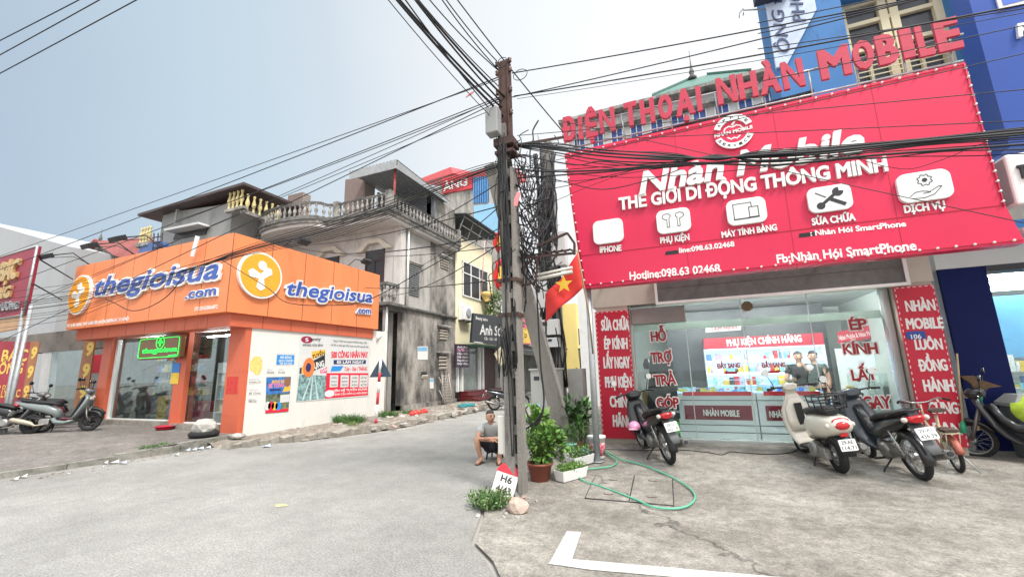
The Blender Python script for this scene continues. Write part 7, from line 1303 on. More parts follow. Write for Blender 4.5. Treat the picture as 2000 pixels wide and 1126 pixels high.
def body_chain(J, hands=True):
    c = Chain(); pel = c.add(J['pelvis'], (.135, .105)); ch_ = c.run([(J['belly'], (.13, .105)), (J['chest'], (.15, .11))], pel); nb = c.run([(J['neckb'], .075), (J['neck'], .056)], ch_); hd = c.run([(J['jaw'], (.068, .07)), (J['head'], (.082, .09)), (J['crown'], (.07, .078))], nb)
    c.add(J['nose'], .015, hd-1); 
    for s in ('l', 'r'):
        c.add(J['ear'+s], .018, hd-1)
        sh = c.run([(J['sh'+s], .062), (J['el'+s], .044), (J['wr'+s], .030)], ch_)
        if hands: hand(c, sh, J['wr'+s]-J['el'+s]+J.get('hd'+s, Vector((0, 0, 0))), J['fd'+s], 1 if s == 'l' else -1)
        lg = c.run([(J['hip'+s], .095), (J['kn'+s], .062), (J['ca'+s], .055), (J['an'+s], .038)], pel); c.run([(J['ball'+s], .036), (J['toe'+s], .024)], lg)
    return c
def make_person(name, label, origin, fw, J, shirt, short, feet, bald, hair, face, upv=(0, 0, 1), sleeves=.55, legs=.95, hands=True):
    """J in local coordinates x left, y forward, z up"""
    fw = Vector(fw).normalized(); lf = Vector((0, 0, 1)).cross(fw); O = Vector(origin); M = Matrix((lf, fw, Vector((0, 0, 1)))).transposed()
    Q = {k: (M @ Vector(v)+(O if not k.startswith(('hd', 'fd')) else Vector((0, 0, 0)))) for k, v in J.items()}
    f2 = M @ Vector(face); upw = Vector(upv); r2 = f2.cross(upw).normalized(); hc = Q['head']
    Q['nose'] = hc+f2.normalized()*.112-Vector((0, 0, .022)); Q['earl'] = hc-r2*.088-Vector((0, 0, .012)); Q['earr'] = hc+r2*.088-Vector((0, 0, .012))
    t = thing(name, label, 'person', O); c = body_chain(Q, hands); skin_obj('body', c.v, c.e, c.r, m_skin, t)
    s = Chain(); a = s.add(Q['pelvis'].lerp(Q['belly'], .25), (.158, .128)); k = s.run([(Q['belly'], (.155, .13)), (Q['chest'], (.172, .132)), (Q['neckb'].lerp(Q['neck'], .1), .088)], a)
    for q in 'lr': p = s.add(Q['sh'+q], .083, k-1); s.add(Q['sh'+q].lerp(Q['el'+q], sleeves), .074, p)
    skin_obj('shirt', s.v, s.e, s.r, shirt, t)
    s = Chain(); a = s.add(Q['pelvis'], (.158, .13))
    for q in 'lr': p = s.run([(Q['hip'+q], .118)], a); e_ = Q['hip'+q].lerp(Q['kn'+q], min(legs, .9)); p = s.add(e_, .092, p); (s.run([(Q['kn'+q], .085), (Q['ca'+q], .078), (Q['an'+q]+Vector((0, 0, .05)), .07)], p) if legs > 1 else None)
    skin_obj('shorts' if legs <= 1 else 'trousers', s.v, s.e, s.r, short, t)
    for q in 'lr':
        b = MB(); d = (Q['toe'+q]-Q['an'+q]); d.z = 0; d.normalize(); sd = Vector((-d.y, d.x, 0)); p0 = Vector((Q['an'+q].x, Q['an'+q].y, O.z))-d*.06; ring = []
        for f_, w_ in ((0, .03), (.04, .038), (.12, .036), (.19, .048), (.245, .04), (.265, .015)): ring.append((f_, w_))
        b.prism([p0+d*f_+sd*w_ for f_, w_ in ring]+[p0+d*f_-sd*w_ for f_, w_ in ring[::-1]], (0, 0, .02)); b.tube([p0+d*.17+sd*.045+Vector((0, 0, .015)), p0+d*.16+Vector((0, 0, .075)), p0+d*.17-sd*.045+Vector((0, 0, .015))], .011, 5); b.build('sandal', feet, t)
    head_parts(t, hc, f2, upw, m_skin, hair, bald); return t
mpos = G(957, 904); fdir = Vector((-mpos.x*.75-.9, -mpos.y, 0))
J = dict(pelvis=(0, -.12, .245), belly=(0, -.04, .40), chest=(0, .07, .545), neckb=(0, .13, .655), neck=(0, .15, .70), jaw=(.0, .19, .735), head=(0, .18, .785), crown=(0, .165, .845),
         shl=(.18, .09, .60), shr=(-.18, .09, .60), ell=(.225, .30, .42), elr=(-.225, .30, .42), wrl=(-.02, .41, .435), wrr=(.03, .385, .405), fdl=(0, .4, -1), fdr=(0, .4, -1),
         hipl=(.095, -.07, .25), hipr=(-.095, -.07, .25), knl=(.235, .31, .43), knr=(-.235, .31, .43), cal=(.205, .30, .25), car=(-.205, .30, .25), anl=(.16, .27, .065), anr=(-.16, .27, .065), balll=(.19, .40, .035), ballr=(-.19, .40, .035), toel=(.20, .465, .026), toer=(-.20, .465, .026))
make_person('person', 'man in grey t shirt and black shorts squatting beside the main pole', mpos-fdir.normalized()*.28, fdir, J, m_gtee, m_bsh, m_sandal, True, m_ghair, (.62, .75, .03), sleeves=.62)
t = thing('low_stool', 'low dark plastic stool under the squatting man', 'stool', mpos-fdir.normalized()*.42); o_ = org(t); b = MB(); b.obox(o_+Vector((0, 0, .135)), (.25, .25, .025)); b.build('seat', M_black, t, bevel=.01)
for sx0 in (-.1, .1):
    for sy0 in (-.1, .1): b = MB(); b.cyl(o_+Vector((sx0*1.15, sy0*1.15, 0)), o_+Vector((sx0, sy0, .122)), .016, n=8); b.build('leg', M_black, t)
def standing(o=0, arm='down', stride=0.0):
    J = dict(pelvis=(0, 0, .90), belly=(0, .01, 1.08), chest=(0, .0, 1.28), neckb=(0, -.01, 1.42), neck=(0, 0, 1.47), jaw=(0, .02, 1.525), head=(0, .02, 1.59), crown=(0, .005, 1.655), shl=(.185, -.01, 1.37), shr=(-.185, -.01, 1.37), ell=(.24, -.02, 1.10), elr=(-.24, -.02, 1.10), wrl=(.25, .07, .86), wrr=(-.25, .07, .86), fdl=(-.6, .6, 0), fdr=(.6, .6, 0),
             hipl=(.095, 0, .86), hipr=(-.095, 0, .86), knl=(.10, .03+stride, .48), knr=(-.10, .03-stride, .48), cal=(.10, -.01+stride*.8, .30), car=(-.10, -.01-stride*1.4, .30), anl=(.10, -.02+stride*1.3, .075), anr=(-.10, -.02-stride*2, .085), balll=(.11, .10+stride*1.3, .035), ballr=(-.11, .10-stride*2, .04), toel=(.115, .16+stride*1.3, .026), toer=(-.115, .16-stride*2, .028))
    if arm == 'face': J.update(ell=(.25, .14, 1.14), wrl=(.07, .24, 1.40), fdl=(0, .3, 1), elr=(-.27, .05, 1.10), wrr=(-.16, .26, 1.12), fdr=(0, 1, 0))
    return J
m_btee = mat('black t shirt', (.018, .019, .022), .9, var=.15, scale=12); m_green = mat('dark green polo shirt', (.035, .05, .045), .9, var=.1); m_jean = mat('dark trousers', (.03, .035, .05), .9, var=.15)
p1 = atY(1562, 720, 10.75); make_person('person', 'man in black t shirt standing behind the counters with a hand raised to his face', (p1.x, p1.y, FLR+.013), (-.15, -1, 0), standing(0, 'face'), m_btee, m_jean, m_sandal, False, m_hair, (.05, 1, .0), legs=1.1)
p1 = atY(1592, 720, 10.55); make_person('person', 'reflected man in dark green shirt modelled as a solid figure behind the right counter', (p1.x, p1.y, FLR+.013), (-.75, -.65, 0), standing(), m_green, m_jean, m_sandal, False, m_hair, (0, 1, 0), legs=1.1)  # solid figure stands in for a reflection in the shop glass
b = MB(); PTT = FY(10.5)
for i, (x, y, lab, sh, st, fwv) in enumerate(((1128, 757, 'pedestrian in dark clothes walking with a white bag far down the street', mat('dark grey shirt', (.07, .07, .075), .9), .12, (-.4, -1, 0)), (1136, 754, 'second far pedestrian in black walking behind the first', m_btee, .1, (-.3, 1, 0)))):
    g = G(x, y); make_person('person', lab, g, fwv, standing(0, 'down', st), sh, m_jean, m_sandal, False, m_hair, (0, 1, 0), legs=1.1, hands=False)
g = G(1112, 757); make_person('person', 'far person in white shirt sitting low at the right roadside', g, (.5, -.8, 0), J, mat('white shirt', (.6, .6, .6), .9), m_bsh, m_sandal, False, m_hair, (0, 1, 0), hands=False)
# ================================================================ plants
random.seed(5)
L_D = mat('dark green leaves', (.035, .085, .025), .5, var=.25, scale=9); L_M = mat('mid green leaves', (.085, .19, .04), .5, var=.25, scale=9); L_L = mat('bright young leaves', (.17, .30, .06), .5, var=.2, scale=9); L_Y = mat('dry stalks', (.30, .25, .11), .8, var=.3, scale=9); m_stem = mat('green brown stem', (.12, .11, .05), .7)
def leaf(b, p, d, n, ln, wd):
    d = d.normalized(); s = d.cross(n)
    if s.length < 1e-3: s = d.orthogonal()
    s.normalize(); u = s.cross(d); q = [p, p+d*ln*.4+s*wd+u*ln*.06, p+d*ln-u*ln*.12, p+d*ln*.4-s*wd+u*ln*.06, p+d*ln*.45]
    v = [b.b.verts.new(x) for x in q]; b._f([v[0], v[1], v[4]]); b._f([v[1], v[2], v[4]]); b._f([v[2], v[3], v[4]]); b._f([v[3], v[0], v[4]])
def rnd(): 
    while True:
        p = Vector((random.uniform(-1, 1), random.uniform(-1, 1), random.uniform(-1, 1)))
        if .05 < p.length < 1: return p
def bush(c, rad, n, ln, wd, mats=3, out=.7):
    b = MB(); c = Vector(c); lumps = [(rnd()*.6, random.uniform(.35, .6)) for _ in range(9)]
    for i in range(n):
        lc, lr = random.choice(lumps); q = lc+rnd().normalized()*lr*random.uniform(.6, 1); p = c+Vector((q.x*rad[0], q.y*rad[1], q.z*rad[2])); d = (q*out+rnd()*.8+Vector((0, 0, .15))).normalized(); b.mi = random.choices(range(mats), (3, 4, 3)[:mats])[0]; leaf(b, p, d, (Vector((0, 0, 1))+rnd()*.7).normalized(), ln*random.uniform(.6, 1.25), wd*random.uniform(.7, 1.2))
    return b
def stems(c, top, rad, n, m, t, r=.006):
    b = MB()
    for i in range(n): q = rnd(); e_ = Vector(c)+Vector((q.x*rad[0], q.y*rad[1], top+q.z*rad[2]*.4)); b.tube([Vector(c)+Vector((q.x*.03, q.y*.03, 0)), Vector(c).lerp(e_, .5)+Vector((0, 0, .05)), e_], r, 4)
    return b.build('stems', m, t)
LV = [L_D, L_M, L_L]
def pot(t, c, r0, r1, h, m, name='pot'): b = MB(); b.lathe([(r0*.9, 0), (r0, .01), (r1, h*.86), (r1*1.1, h*.87), (r1*1.1, h), (r1*.95, h), (r1*.9, h*.9)], c, n=24); return b.build(name, m, t)
m_terr = mat('brown plastic pot', (.22, .065, .04), .55, var=.1); m_soil = mat('potting soil', (.05, .035, .025), .95)
g = G(1055, 938); t = thing('potted_plant', 'large bushy plant with broad leaves in a brown pot right of the main pole', 'plant', g); pot(t, g, .135, .18, .26, m_terr); b = MB(); b.lathe([(.16, 0), (.16, .01)], g+Vector((0, 0, .225)), n=20); b.build('soil', m_soil, t)
stems(g+Vector((0, 0, .2)), .42, (.3, .25, .3), 16, m_stem, t); bush(g+Vector((.03, .05, .50)), (.40, .32, .30), 900, .095, .033).build('leaves', [L_M, L_M, L_L], t)
g2 = g+Vector((-.22, .5, 0)); t = thing('leafy_plant', 'tall plant with large pale heart shaped leaves behind the brown pot', 'plant', g2); stems(g2, .72, (.2, .15, .3), 14, m_stem, t, .008); bush(g2+Vector((.05, 0, .80)), (.30, .22, .22), 130, .15, .055).build('leaves', [L_M, L_L, L_L], t)
g3 = GS(1112, 885); t = thing('leafy_plant', 'dark leaved shrub with long leaves at the foot of the strut pole', 'plant', g3); stems(g3, .62, (.4, .25, .4), 16, m_stem, t, .009); bush(g3+Vector((.1, 0, .64)), (.45, .28, .42), 190, .20, .042).build('leaves', [L_D, L_D, L_M], t)
g4 = GS(1143, 888); t = thing('leafy_plant', 'slim green shrub left of the steel post', 'plant', g4); stems(g4, .5, (.15, .15, .3), 8, m_stem, t); bush(g4+Vector((-.02, 0, .5)), (.2, .18, .4), 150, .12, .024).build('leaves', [L_D, L_M, L_M], t)
g5 = GS(1118, 898); m_mint = mat('mint plastic', (.30, .62, .45), .5); t = thing('potted_plant', 'small feathery plant in a mint green pot on a brick', 'plant', g5+Vector((0, 0, .13))); pot(t, g5+Vector((0, 0, .13)), .06, .085, .15, m_mint); bush(g5+Vector((0, 0, .43)), (.15, .14, .2), 420, .055, .008).build('leaves', [L_D, L_M, L_M], t)
b = MB(); b.obox(g5+Vector((0, 0, .064)), (.3, .24, .128)); single('support_brick', b, m_mil2, 'pale concrete block under the mint green pot', 'block', bevel=.01)
m_pw = mat('white planter plastic', (.70, .70, .68), .5, var=.05, dirt=(.45, .42, .36), dirt_amt=.25)
for i, (x, y, ang, lab, col, h_) in enumerate(((1116, 936, 62, 'front white planter box of low bright seedlings', [L_M, L_L, L_L], .09), (1134, 908, 66, 'rear white planter box of taller herbs near the steel post', [L_D, L_M, L_L], .17))):
    g = GS(x, y); t = thing('planter_box', lab, 'planter', g, 'white planter boxes'); M = Matrix.Rotation(R(ang), 3, 'Z'); ln, wd = .27, .1; b = MB(); lo = [g+M @ Vector((sx0*ln*.9, sy0*wd*.8, .015)) for sx0, sy0 in ((-1, -1), (1, -1), (1, 1), (-1, 1))]; hi = [g+M @ Vector((sx0*ln, sy0*wd, .16)) for sx0, sy0 in ((-1, -1), (1, -1), (1, 1), (-1, 1))]; li = [g+M @ Vector((sx0*ln*.95, sy0*wd*.88, .16)) for sx0, sy0 in ((-1, -1), (1, -1), (1, 1), (-1, 1))]; ls = [g+M @ Vector((sx0*ln*.93, sy0*wd*.86, .125)) for sx0, sy0 in ((-1, -1), (1, -1), (1, 1), (-1, 1))]
    b.loft([lo, hi, li, ls], smooth=False); b.build('box', m_pw, t, bevel=.004); b = MB(); b.poly([p+Vector((0, 0, .004)) for p in ls]); b.build('soil', m_soil, t); b = MB()
    for k in range(520): q = g+M @ Vector((random.uniform(-1, 1)*ln*.92, random.uniform(-1, 1)*wd*.95, .13+random.uniform(0, h_))); b.mi = random.randrange(3); leaf(b, q, rnd()+Vector((0, 0, .6)), rnd(), random.uniform(.03, .055), .010)
    b.build('leaves', col, t)
g = GS(1127, 885); b = MB(); b.lathe([(.07, 0), (.10, .04), (.11, .12), (.09, .2)], g, n=16); single('clay_pot', b, mat('orange clay', (.50, .17, .08), .7), 'orange clay pot between the planters and the paint bucket', 'pot')
g = GS(1143, 898); b = MB(); b.ball(g+Vector((0, 0, .11)), .11, 12, (1, .9, .95)); single('plastic_bag', b, mat('blue plastic bag', (.16, .32, .48), .35, var=.3, scale=14, bump=.7), 'knotted blue plastic bag beside the paint bucket', 'bag')
g = GS(1167, 893); t = thing('paint_bucket', 'white paint bucket with red printed label behind the steel post', 'bucket', g); b = MB(); b.lathe([(.125, 0), (.13, .01), (.15, .33), (.165, .335), (.165, .37), (.15, .372)], g, n=28); b.build('pail', m_pw, t); b = MB(); b.lathe([(.1345, .05), (.1485, .26)], g, n=28); b.build('label', mat('bucket label print', (.45, .06, .10), .5, var=.5, scale=16, dirt=(.7, .68, .68), dirt_amt=.6, dirt_scale=14), t)
# ================================================================ kilometre stone, rocks, weeds
g = G(978, 972); M = Euler((R(-16), R(17), R(14)), 'XYZ').to_matrix(); t = thing('kilometre_stone', 'tilted white kilometre stone with red top and black numbers at the pole foot', 'milestone', g); pts = [(-.15, -.02), (.15, -.02), (.15, .30)]+[(.15*math.cos(R(a)), .30+.13*math.sin(R(a))) for a in range(15, 180, 15)]+[(-.15, .30)]
m_km = mat('chipped white paint', (.66, .65, .62), .8, var=.05, dirt=(.35, .33, .30), dirt_amt=.3, dirt_scale=8); b = MB(); b.prism([g+M @ Vector((x, 0, z)) for x, z in pts], M @ Vector((0, .14, 0))); b.build('slab', m_km, t, bevel=.012); PK7 = Plane(g+M @ Vector((0, 0, 0)), M @ Vector((1, 0, 0)), M @ Vector((0, -1, 0))); b = MB(); b.plate(PK7, [(.151, .30)]+[(.151*math.cos(R(a)), .30+.131*math.sin(R(a))) for a in range(15, 180, 15)]+[(-.151, .30)], -.13, .003); b.build('red_cap', mat('milestone red', (.55, .03, .05), .7, var=.1), t)
text_uv('H6', PK7, -.07, .19, .08, .19, .085, M_ico, t, lift=.001, depth=.002, bold=.03); text_uv('4/43', PK7, -.10, .06, .10, .06, .085, M_ico, t, lift=.001, depth=.002, bold=.02)
def rock(c, r, name, label, m, seed, sq=(1, .8, .7)):
    random.seed(seed); b = MB(); b.ball(c, r, 12, sq)
    for v in b.b.verts: d = v.co-Vector(c); v.co = Vector(c)+d*(1+.22*math.sin(d.x*17/r*.1+seed)+random.uniform(-.16, .12)); v.co.z = max(v.co.z, Vector(c).z-r*.5)
    for f in b.b.faces: f.smooth = False
    return single(name, b, m, label, 'rock')
m_rock = mat('pinkish rubble stone', (.46, .36, .30), .9, var=.2, scale=9, bump=.6)
g = G(1017, 1001); rock(g+Vector((0, 0, .06)), .12, 'rock', 'pinkish broken rock lying in front of the pole foot', m_rock, 3, (1.05, .8, .8))
for i, (x, y, z, a, lab) in enumerate(((994, 984, .035, 20, 'pinkish broken brick right of the kilometre stone'), (1000, 958, .09, 60, 'grey stone slab wedged against the pole foot'))): g = G(x, y); b = MB(); b.obox(g+Vector((0, 0, z)), (.2 if i == 0 else .28, .11, .07 if i == 0 else .05), Euler((.1, -.5*i, R(a))).to_matrix()); single('brick', b, m_rock if i == 0 else m_mil2, lab, 'brick', bevel=.012)
b = MB(); g = G(1005, 962); b.prism([G(1000, 958, .07), G(1009, 935, .17), G(1014, 946, .10), G(1007, 968, .02)], (.03, .04, 0)); single('slate_piece', b, mat('dark grey shard', (.16, .16, .16), .8), 'pointed grey shard leaning on the pole foot', 'shard')
def weeds(c, rad, n, ln, label, name='weeds', col=None, wd=.004):
    t = MB(); c = Vector(c)
    for i in range(n):
        q = rnd(); p = c+Vector((q.x*rad[0], q.y*rad[1], 0)); t.mi = random.randrange(3); d = Vector((q.x*.6, q.y*.6, 1)).normalized()+rnd()*.35; L_ = ln*random.uniform(.4, 1.1)
        if random.random() < .25: leaf(t, p, d, rnd(), L_, wd)
        else:
            tip = p+d.normalized()*L_*.7; 
            for k in range(3): leaf(t, p.lerp(tip, .3+.3*k)+rnd()*.03, d+rnd()*1.4, rnd(), random.uniform(.03, .07), .009)
    return single(name, t, col or [L_D, L_M, L_M], label, 'weeds')
weeds(G(955, 992), (.20, .13), 430, .26, 'dense weed clump growing at the foot of the kilometre stone', col=[L_D, L_M, mat('pale weed leaves', (.22, .30, .14), .6, var=.2)])
weeds(G(976, 985), (.12, .1), 90, .2, 'thin dry weed tuft between kilometre stone and rock', col=[L_Y, L_M, L_Y])
def onside(x, y): return G(x, y, .07)
weeds(onside(682, 826), (.62, .28), 900, .34, 'long weed patch along the foot of the white side wall'); weeds(onside(757, 814), (.40, .25), 420, .3, 'weed patch between road sign post and weathered house'); weeds(onside(795, 808), (.3, .15), 160, .22, 'low weeds at the weathered house corner'); weeds(onside(690, 832), (.2, .12), 90, .2, 'small yellowing tuft before the long weed patch', col=[L_Y, L_M, L_L])
weeds(Vector((-17.0, 13.9, 8.4)), (.9, .25), 420, .75, 'dry yellow weeds growing on the roof terrace beside the brick stub', col=[L_Y, L_Y, L_M]); weeds(Vector((-11.1, 6.0, .12)), (.18, .35), 140, .1, 'small green weeds in the broken paving of the left pavement')
weeds(A(FX(-11.2), 905, 790)+Vector((.5, 0, 0)), (.12, .12), 90, .5, 'spiky potted palm beside the salon steps', 'potted_palm', wd=.03)
t = bush(A(FX(-10.8), 955, 600)+Vector((0, .5, 0)), (.7, .8, 1.6), 800, .16, .05); single('climbing_plant', t, LV, 'leafy climbing plant on the salon house wall behind the main pole', 'plant')
t = bush(Vector((-10.0, 25.3, 4.6)), (.6, .9, 1.3), 500, .18, .05); single('climbing_plant', t, LV, 'leafy plant over the pink banner between the poles', 'plant')
t = thing('street_tree', 'dense green tree at the roadside bend right of the far pedestrians', 'tree', (-6.9, 41, 0)); b = MB(); b.tube([(-6.9, 41, 0), (-6.85, 41, 1.2), (-6.9, 41, 2.6)], [.14, .11, .07], 8)
for k in range(6): q = rnd(); b.tube([(-6.88, 41, 1.4+.2*k), (-6.9+q.x*.7, 41+q.y*.7, 2.4+.3*k)], [.05, .02], 5)
b.build('trunk', m_stem, t); bush((-6.9, 41, 2.9), (1.3, 1.3, 1.5), 1500, .22, .075).build('crown', LV, t)
t = thing('street_tree', 'shaggy dark shrub tree before the green awning far down the street', 'tree', (-8.7, 39, 0)); b = MB(); b.tube([(-8.7, 39, 0), (-8.68, 39, 1.0), (-8.7, 39, 1.8)], [.1, .08, .05], 8); b.build('trunk', m_stem, t); bush((-8.7, 39, 1.9), (.8, .8, 1.2), 800, .2, .06).build('crown', [L_D, L_D, L_M], t)
# ================================================================ road sign seen from behind
g = onside(734, 826); t = thing('road_sign', 'red and white striped post with a triangular road sign seen from behind', 'road sign', g); H = 2.5; zz = 0; m_pr = mat('post red', (.55, .03, .05), .5, var=.05); top_ = atY(744, 697, g.y); d = (top_-g)
for i, (a, c, m_) in enumerate(((0, .06, m_pr), (.06, .28, M_white), (.28, .46, m_pr), (.46, .62, M_white), (.62, .76, m_pr), (.76, 1, M_white))): b = MB(); b.cyl(g+d*a, g+d*c, .045, n=12); b.build('post_band', m_, t)
tc_ = g+d*.80; fw2 = Vector((.30, -1, 0)).normalized(); rt2 = Vector((0, 0, 1)).cross(-fw2).normalized(); b = MB(); c0 = tc_+fw2*-.06; b.prism([c0+rt2*-.37+Vector((0, 0, -.22)), c0+rt2*.37+Vector((0, 0, -.22)), c0+Vector((0, 0, .43))], fw2*.006); b.build('triangle_plate', mat('blue grey sign back', (.045, .075, .11), .5, .3, var=.08), t)
b = MB(); b.obox(tc_+fw2*-.045+Vector((0, 0, .12)), (.14, .02, .03)); b.obox(tc_+fw2*-.045+Vector((0, 0, -.12)), (.14, .02, .03)); b.build('clamp', M_steel, t)
# ================================================================ forecourt details
def slab(name, label, px):
    P = [GS(*p) for p in px]; t = thing(name, label, 'cover slab', sum(P, Vector())/4, 'concrete cover slabs in the forecourt'); c = org(t); up_ = Vector((0, 0, .014)); b = MB(); b.prism([c+(p-c)*.985+Vector((0, 0, .006)) for p in P], (0, 0, .012)); b.build('slab', m_fore, t)
    b = MB(); q = P+[P[0]]
    for a, d_ in zip(q, q[1:]): b.tube([a+Vector((0, 0, .008)), d_+Vector((0, 0, .008))], .010, 4)
    b.build('joint', M_black, t)
    for f in (.2, .8): m_ = P[0].lerp(P[3], f).lerp(P[1].lerp(P[2], f), .5); b = MB(); b.tube([m_+Vector((.06*math.cos(a), .035*math.sin(a)*-1, .018+.0*a)) for a in [math.pi*k/8 for k in range(9)]], .007, 5); b.build('handle', M_rust, t)
slab('cover_slab', 'left concrete cover slab with two iron handles inside the hose loop', [(1163, 931), (1239, 930), (1228, 981), (1143, 974)]); slab('cover_slab', 'right concrete cover slab with a broken black edge inside the hose loop', [(1240, 930), (1313, 933), (1316, 989), (1229, 981)])
hose = [(1180, 884), (1196, 896), (1205, 903), (1196, 913), (1170, 917), (1143, 921), (1131, 931), (1140, 942), (1172, 953), (1210, 967), (1245, 981), (1275, 994), (1310, 998), (1340, 994), (1357, 980), (1353, 963), (1330, 945), (1295, 927), (1255, 911), (1215, 900), (1190, 887), (1180, 880)]
b = MB(); b.tube(smooth_pts([GS(*p)+Vector((0, 0, .03)) for p in hose], 6), .0115, 8); single('garden_hose', b, mat('green garden hose', (.10, .42, .27), .4, var=.05), 'green garden hose looping over the forecourt from the paint bucket', 'hose')
b = MB(); b.tube(smooth_pts([GS(*p)+Vector((0, 0, .015)) for p in ((1180, 878), (1250, 880), (1320, 879), (1380, 884), (1410, 889), (1425, 883), (1440, 884), (1500, 888), (1548, 884), (1562, 873))], 6), .007, 6); single('power_cord', b, M_cable, 'thin dark power cord lying along the foot of the glass front', 'cord')
g = GS(1316, 868); t = thing('toy_chair', 'small bright green plastic chair behind the black motorbike', 'chair', g); m_gc = mat('bright green plastic', (.06, .52, .06), .4); b = MB(); b.obox(g+Vector((0, .05, .17)), (.2, .2, .02)); b.build('seat', m_gc, t, bevel=.008); b = MB(); b.obox(g+Vector((.05, .15, .30)), (.15, .025, .22), Euler((-.2, 0, 0)).to_matrix()); b.build('backrest', m_gc, t, bevel=.01)
for sx0 in (-1, 1):
    for sy0 in (-1, 1): b = MB(); b.cyl(g+Vector((sx0*.1, .05+sy0*.1, 0)), g+Vector((sx0*.08, .05+sy0*.08, .162)), .016, n=8); b.build('leg', m_gc, t)
# broom, dustpan, bin and clutter at the right
PQ9 = FY(9.0); t = thing('broom', 'straw broom with green collar standing upside down before the blue panel', 'broom', A(PQ9, 1906, 830)); b = MB(); b.tube([A(PQ9, 1910, 840), A(PQ9, 1914, 787)], .016, 8); b.build('handle', mat('pale wood handle', (.42, .33, .19), .7), t); b = MB(); b.tube([A(PQ9, 1914, 787), A(PQ9, 1915, 766)], .03, 8); b.build('collar', mat('green plastic collar', (.03, .28, .14), .4), t); b = MB(); b.prism([A(PQ9, 1911, 768), A(PQ9, 1920, 768), A(PQ9, 1932, 757), A(PQ9, 1958, 754), A(PQ9, 1925, 744), A(PQ9, 1902, 733), A(PQ9, 1876, 734), A(PQ9, 1896, 748)], (0, .05, 0)); b.build('straw', mat('brown broom straw', (.12, .075, .04), .9, var=.35, scale=25), t)
t = thing('broom', 'long thin bamboo broom stick with green base leaning right of the right banner', 'broom', A(PQ9, 1880, 840)); b = MB(); b.tube([A(PQ9, 1881, 830), A(FY(9.05), 1869, 690)], .014, 8); b.build('handle', mat('pale wood handle', (.42, .33, .19)), t); b = MB(); b.tube([A(PQ9, 1882, 845), A(PQ9, 1880, 822)], [.05, .025], 8); b.build('base', mat('green plastic collar', (.03, .28, .14)), t)
gb_ = GS(1955, 872); t = thing('wheelie_bin', 'grey waste bin with pale domed lid before the blue panel', 'bin', gb_); gx, gy = gb_.x, 9.15; b = MB(); b.loft([[(gx+x*k, gy+y*k, z) for x, y in ((-.24, -.22), (.24, -.22), (.24, .22), (-.24, .22))] for z, k in ((.12, .8), (.86, 1))], smooth=False); b.build('body', mat('grey bin plastic', (.14, .15, .16), .5), t, bevel=.02); b = MB(); b.loft([[(gx+x*k, gy+y*k, z) for x, y in ((-.27, -.25), (.27, -.25), (.27, .25), (-.27, .25))] for z, k in ((.865, 1), (.92, 1), (1.05, .62))], smooth=False); b.build('lid', mat('pale bin lid', (.38, .38, .36), .5), t, bevel=.01)
b = MB(); c = A(FY(8.0), 2006, 803); b.ball(c, .15, 12, (1, .5, 1.2)); random.seed(4)
for v in b.b.verts: d_ = v.co-c; v.co = c+d_*(1+.25*math.sin(d_.z*40+d_.x*25)+random.uniform(-.1, .1))
if 1:
    pass; single('cloth_bundle', b, mat('lime cloth', (.36, .48, .04), .8, var=.3, scale=12, bump=.6), 'bright lime cloth bundle hung at the right picture edge', 'cloth')
# things before the salon and weathered house
t = thing('folded_bed_frame', 'rusty white steel lattice frame leaning on the weathered house wall', 'frame', A(FX(-10.95), 870, 785)); PLn = FX(-10.95); PLt = FX(-11.2); m_wr = mat('rusty white steel', (.50, .45, .40), .7, var=.25, scale=12); b = MB()
for x0, x1 in ((868, 863), (885, 876)): b.tube([A(PLn, x0, 787), A(PLt, x1, 730)], .022, 5)
for k in range(10): y = 734+5.4*k; b.tube([A(PLn, 863.5+.5*k, y), A(PLn, 876+.9*k, y-1)], .012, 4)
for k in range(4): b.tube([A(PLn, 865+4*k, 786), A(PLt, 863+3.2*k, 731)], .009, 4)
b.tube([A(PLn, 858, 762), A(PLn, 870, 787)], .018, 4); b.tube([A(PLn, 857, 736), A(PLn, 869, 760)], .018, 4); b.build('lattice', m_wr, t)
b = MB(); pts = []
for k in range(50): a = k*.63; pts.append(onside(912, 794)+Vector((.32*math.cos(a)*(1-.004*k)+random.uniform(-.05, .05), .5*math.sin(a)+random.uniform(-.06, .06), .02+.002*k)))
b.tube(smooth_pts(pts, 3), .016, 5); single('garden_hose', b, mat('blue green hose', (.06, .32, .34), .5), 'tangled blue green hose heap before the salon steps', 'hose')
for i, (x, y, w_, h_, lab) in enumerate(((815, 676, 22, 26, 'white and blue notice sheet on the weathered house lower wall'), (839, 738, 8, 20, 'narrow white stickers low on the weathered house wall'))):
    t = thing('notice_sheet', lab, 'notice', A(PH, x, y+h_)); b = MB(); b.pxplate(PH, [(x, y+h_), (x+w_*.9, y+h_), (x+w_*.9, y), (x, y)], .012, .02); b.build('sheet', mat('pale paper', (.72, .71, .68)), t)
    b = MB(); b.pxplate(PH, [(x+.5, y+h_*.35), (x+w_*.85, y+h_*.35), (x+w_*.85, y+h_*.05), (x+.5, y+h_*.05)], .021, .024); b.build('header', mat('notice header blue', (.20, .42, .62), .6), t)
random.seed(9); b = MB()
for k in range(5): b.ball(onside(805+6*k+random.uniform(-2, 2), 812-1.3*k)+Vector((0, 0, .08)), random.uniform(.1, .17), 8, (1.2, 1, .7))
for v in b.b.verts: v.co += rnd()*.03
single('plastic_bags', b, mat('red plastic bag', (.66, .05, .04), .35, var=.2, scale=12), 'heap of red plastic bags on the broken side pavement', 'bags', None, 'stuff')
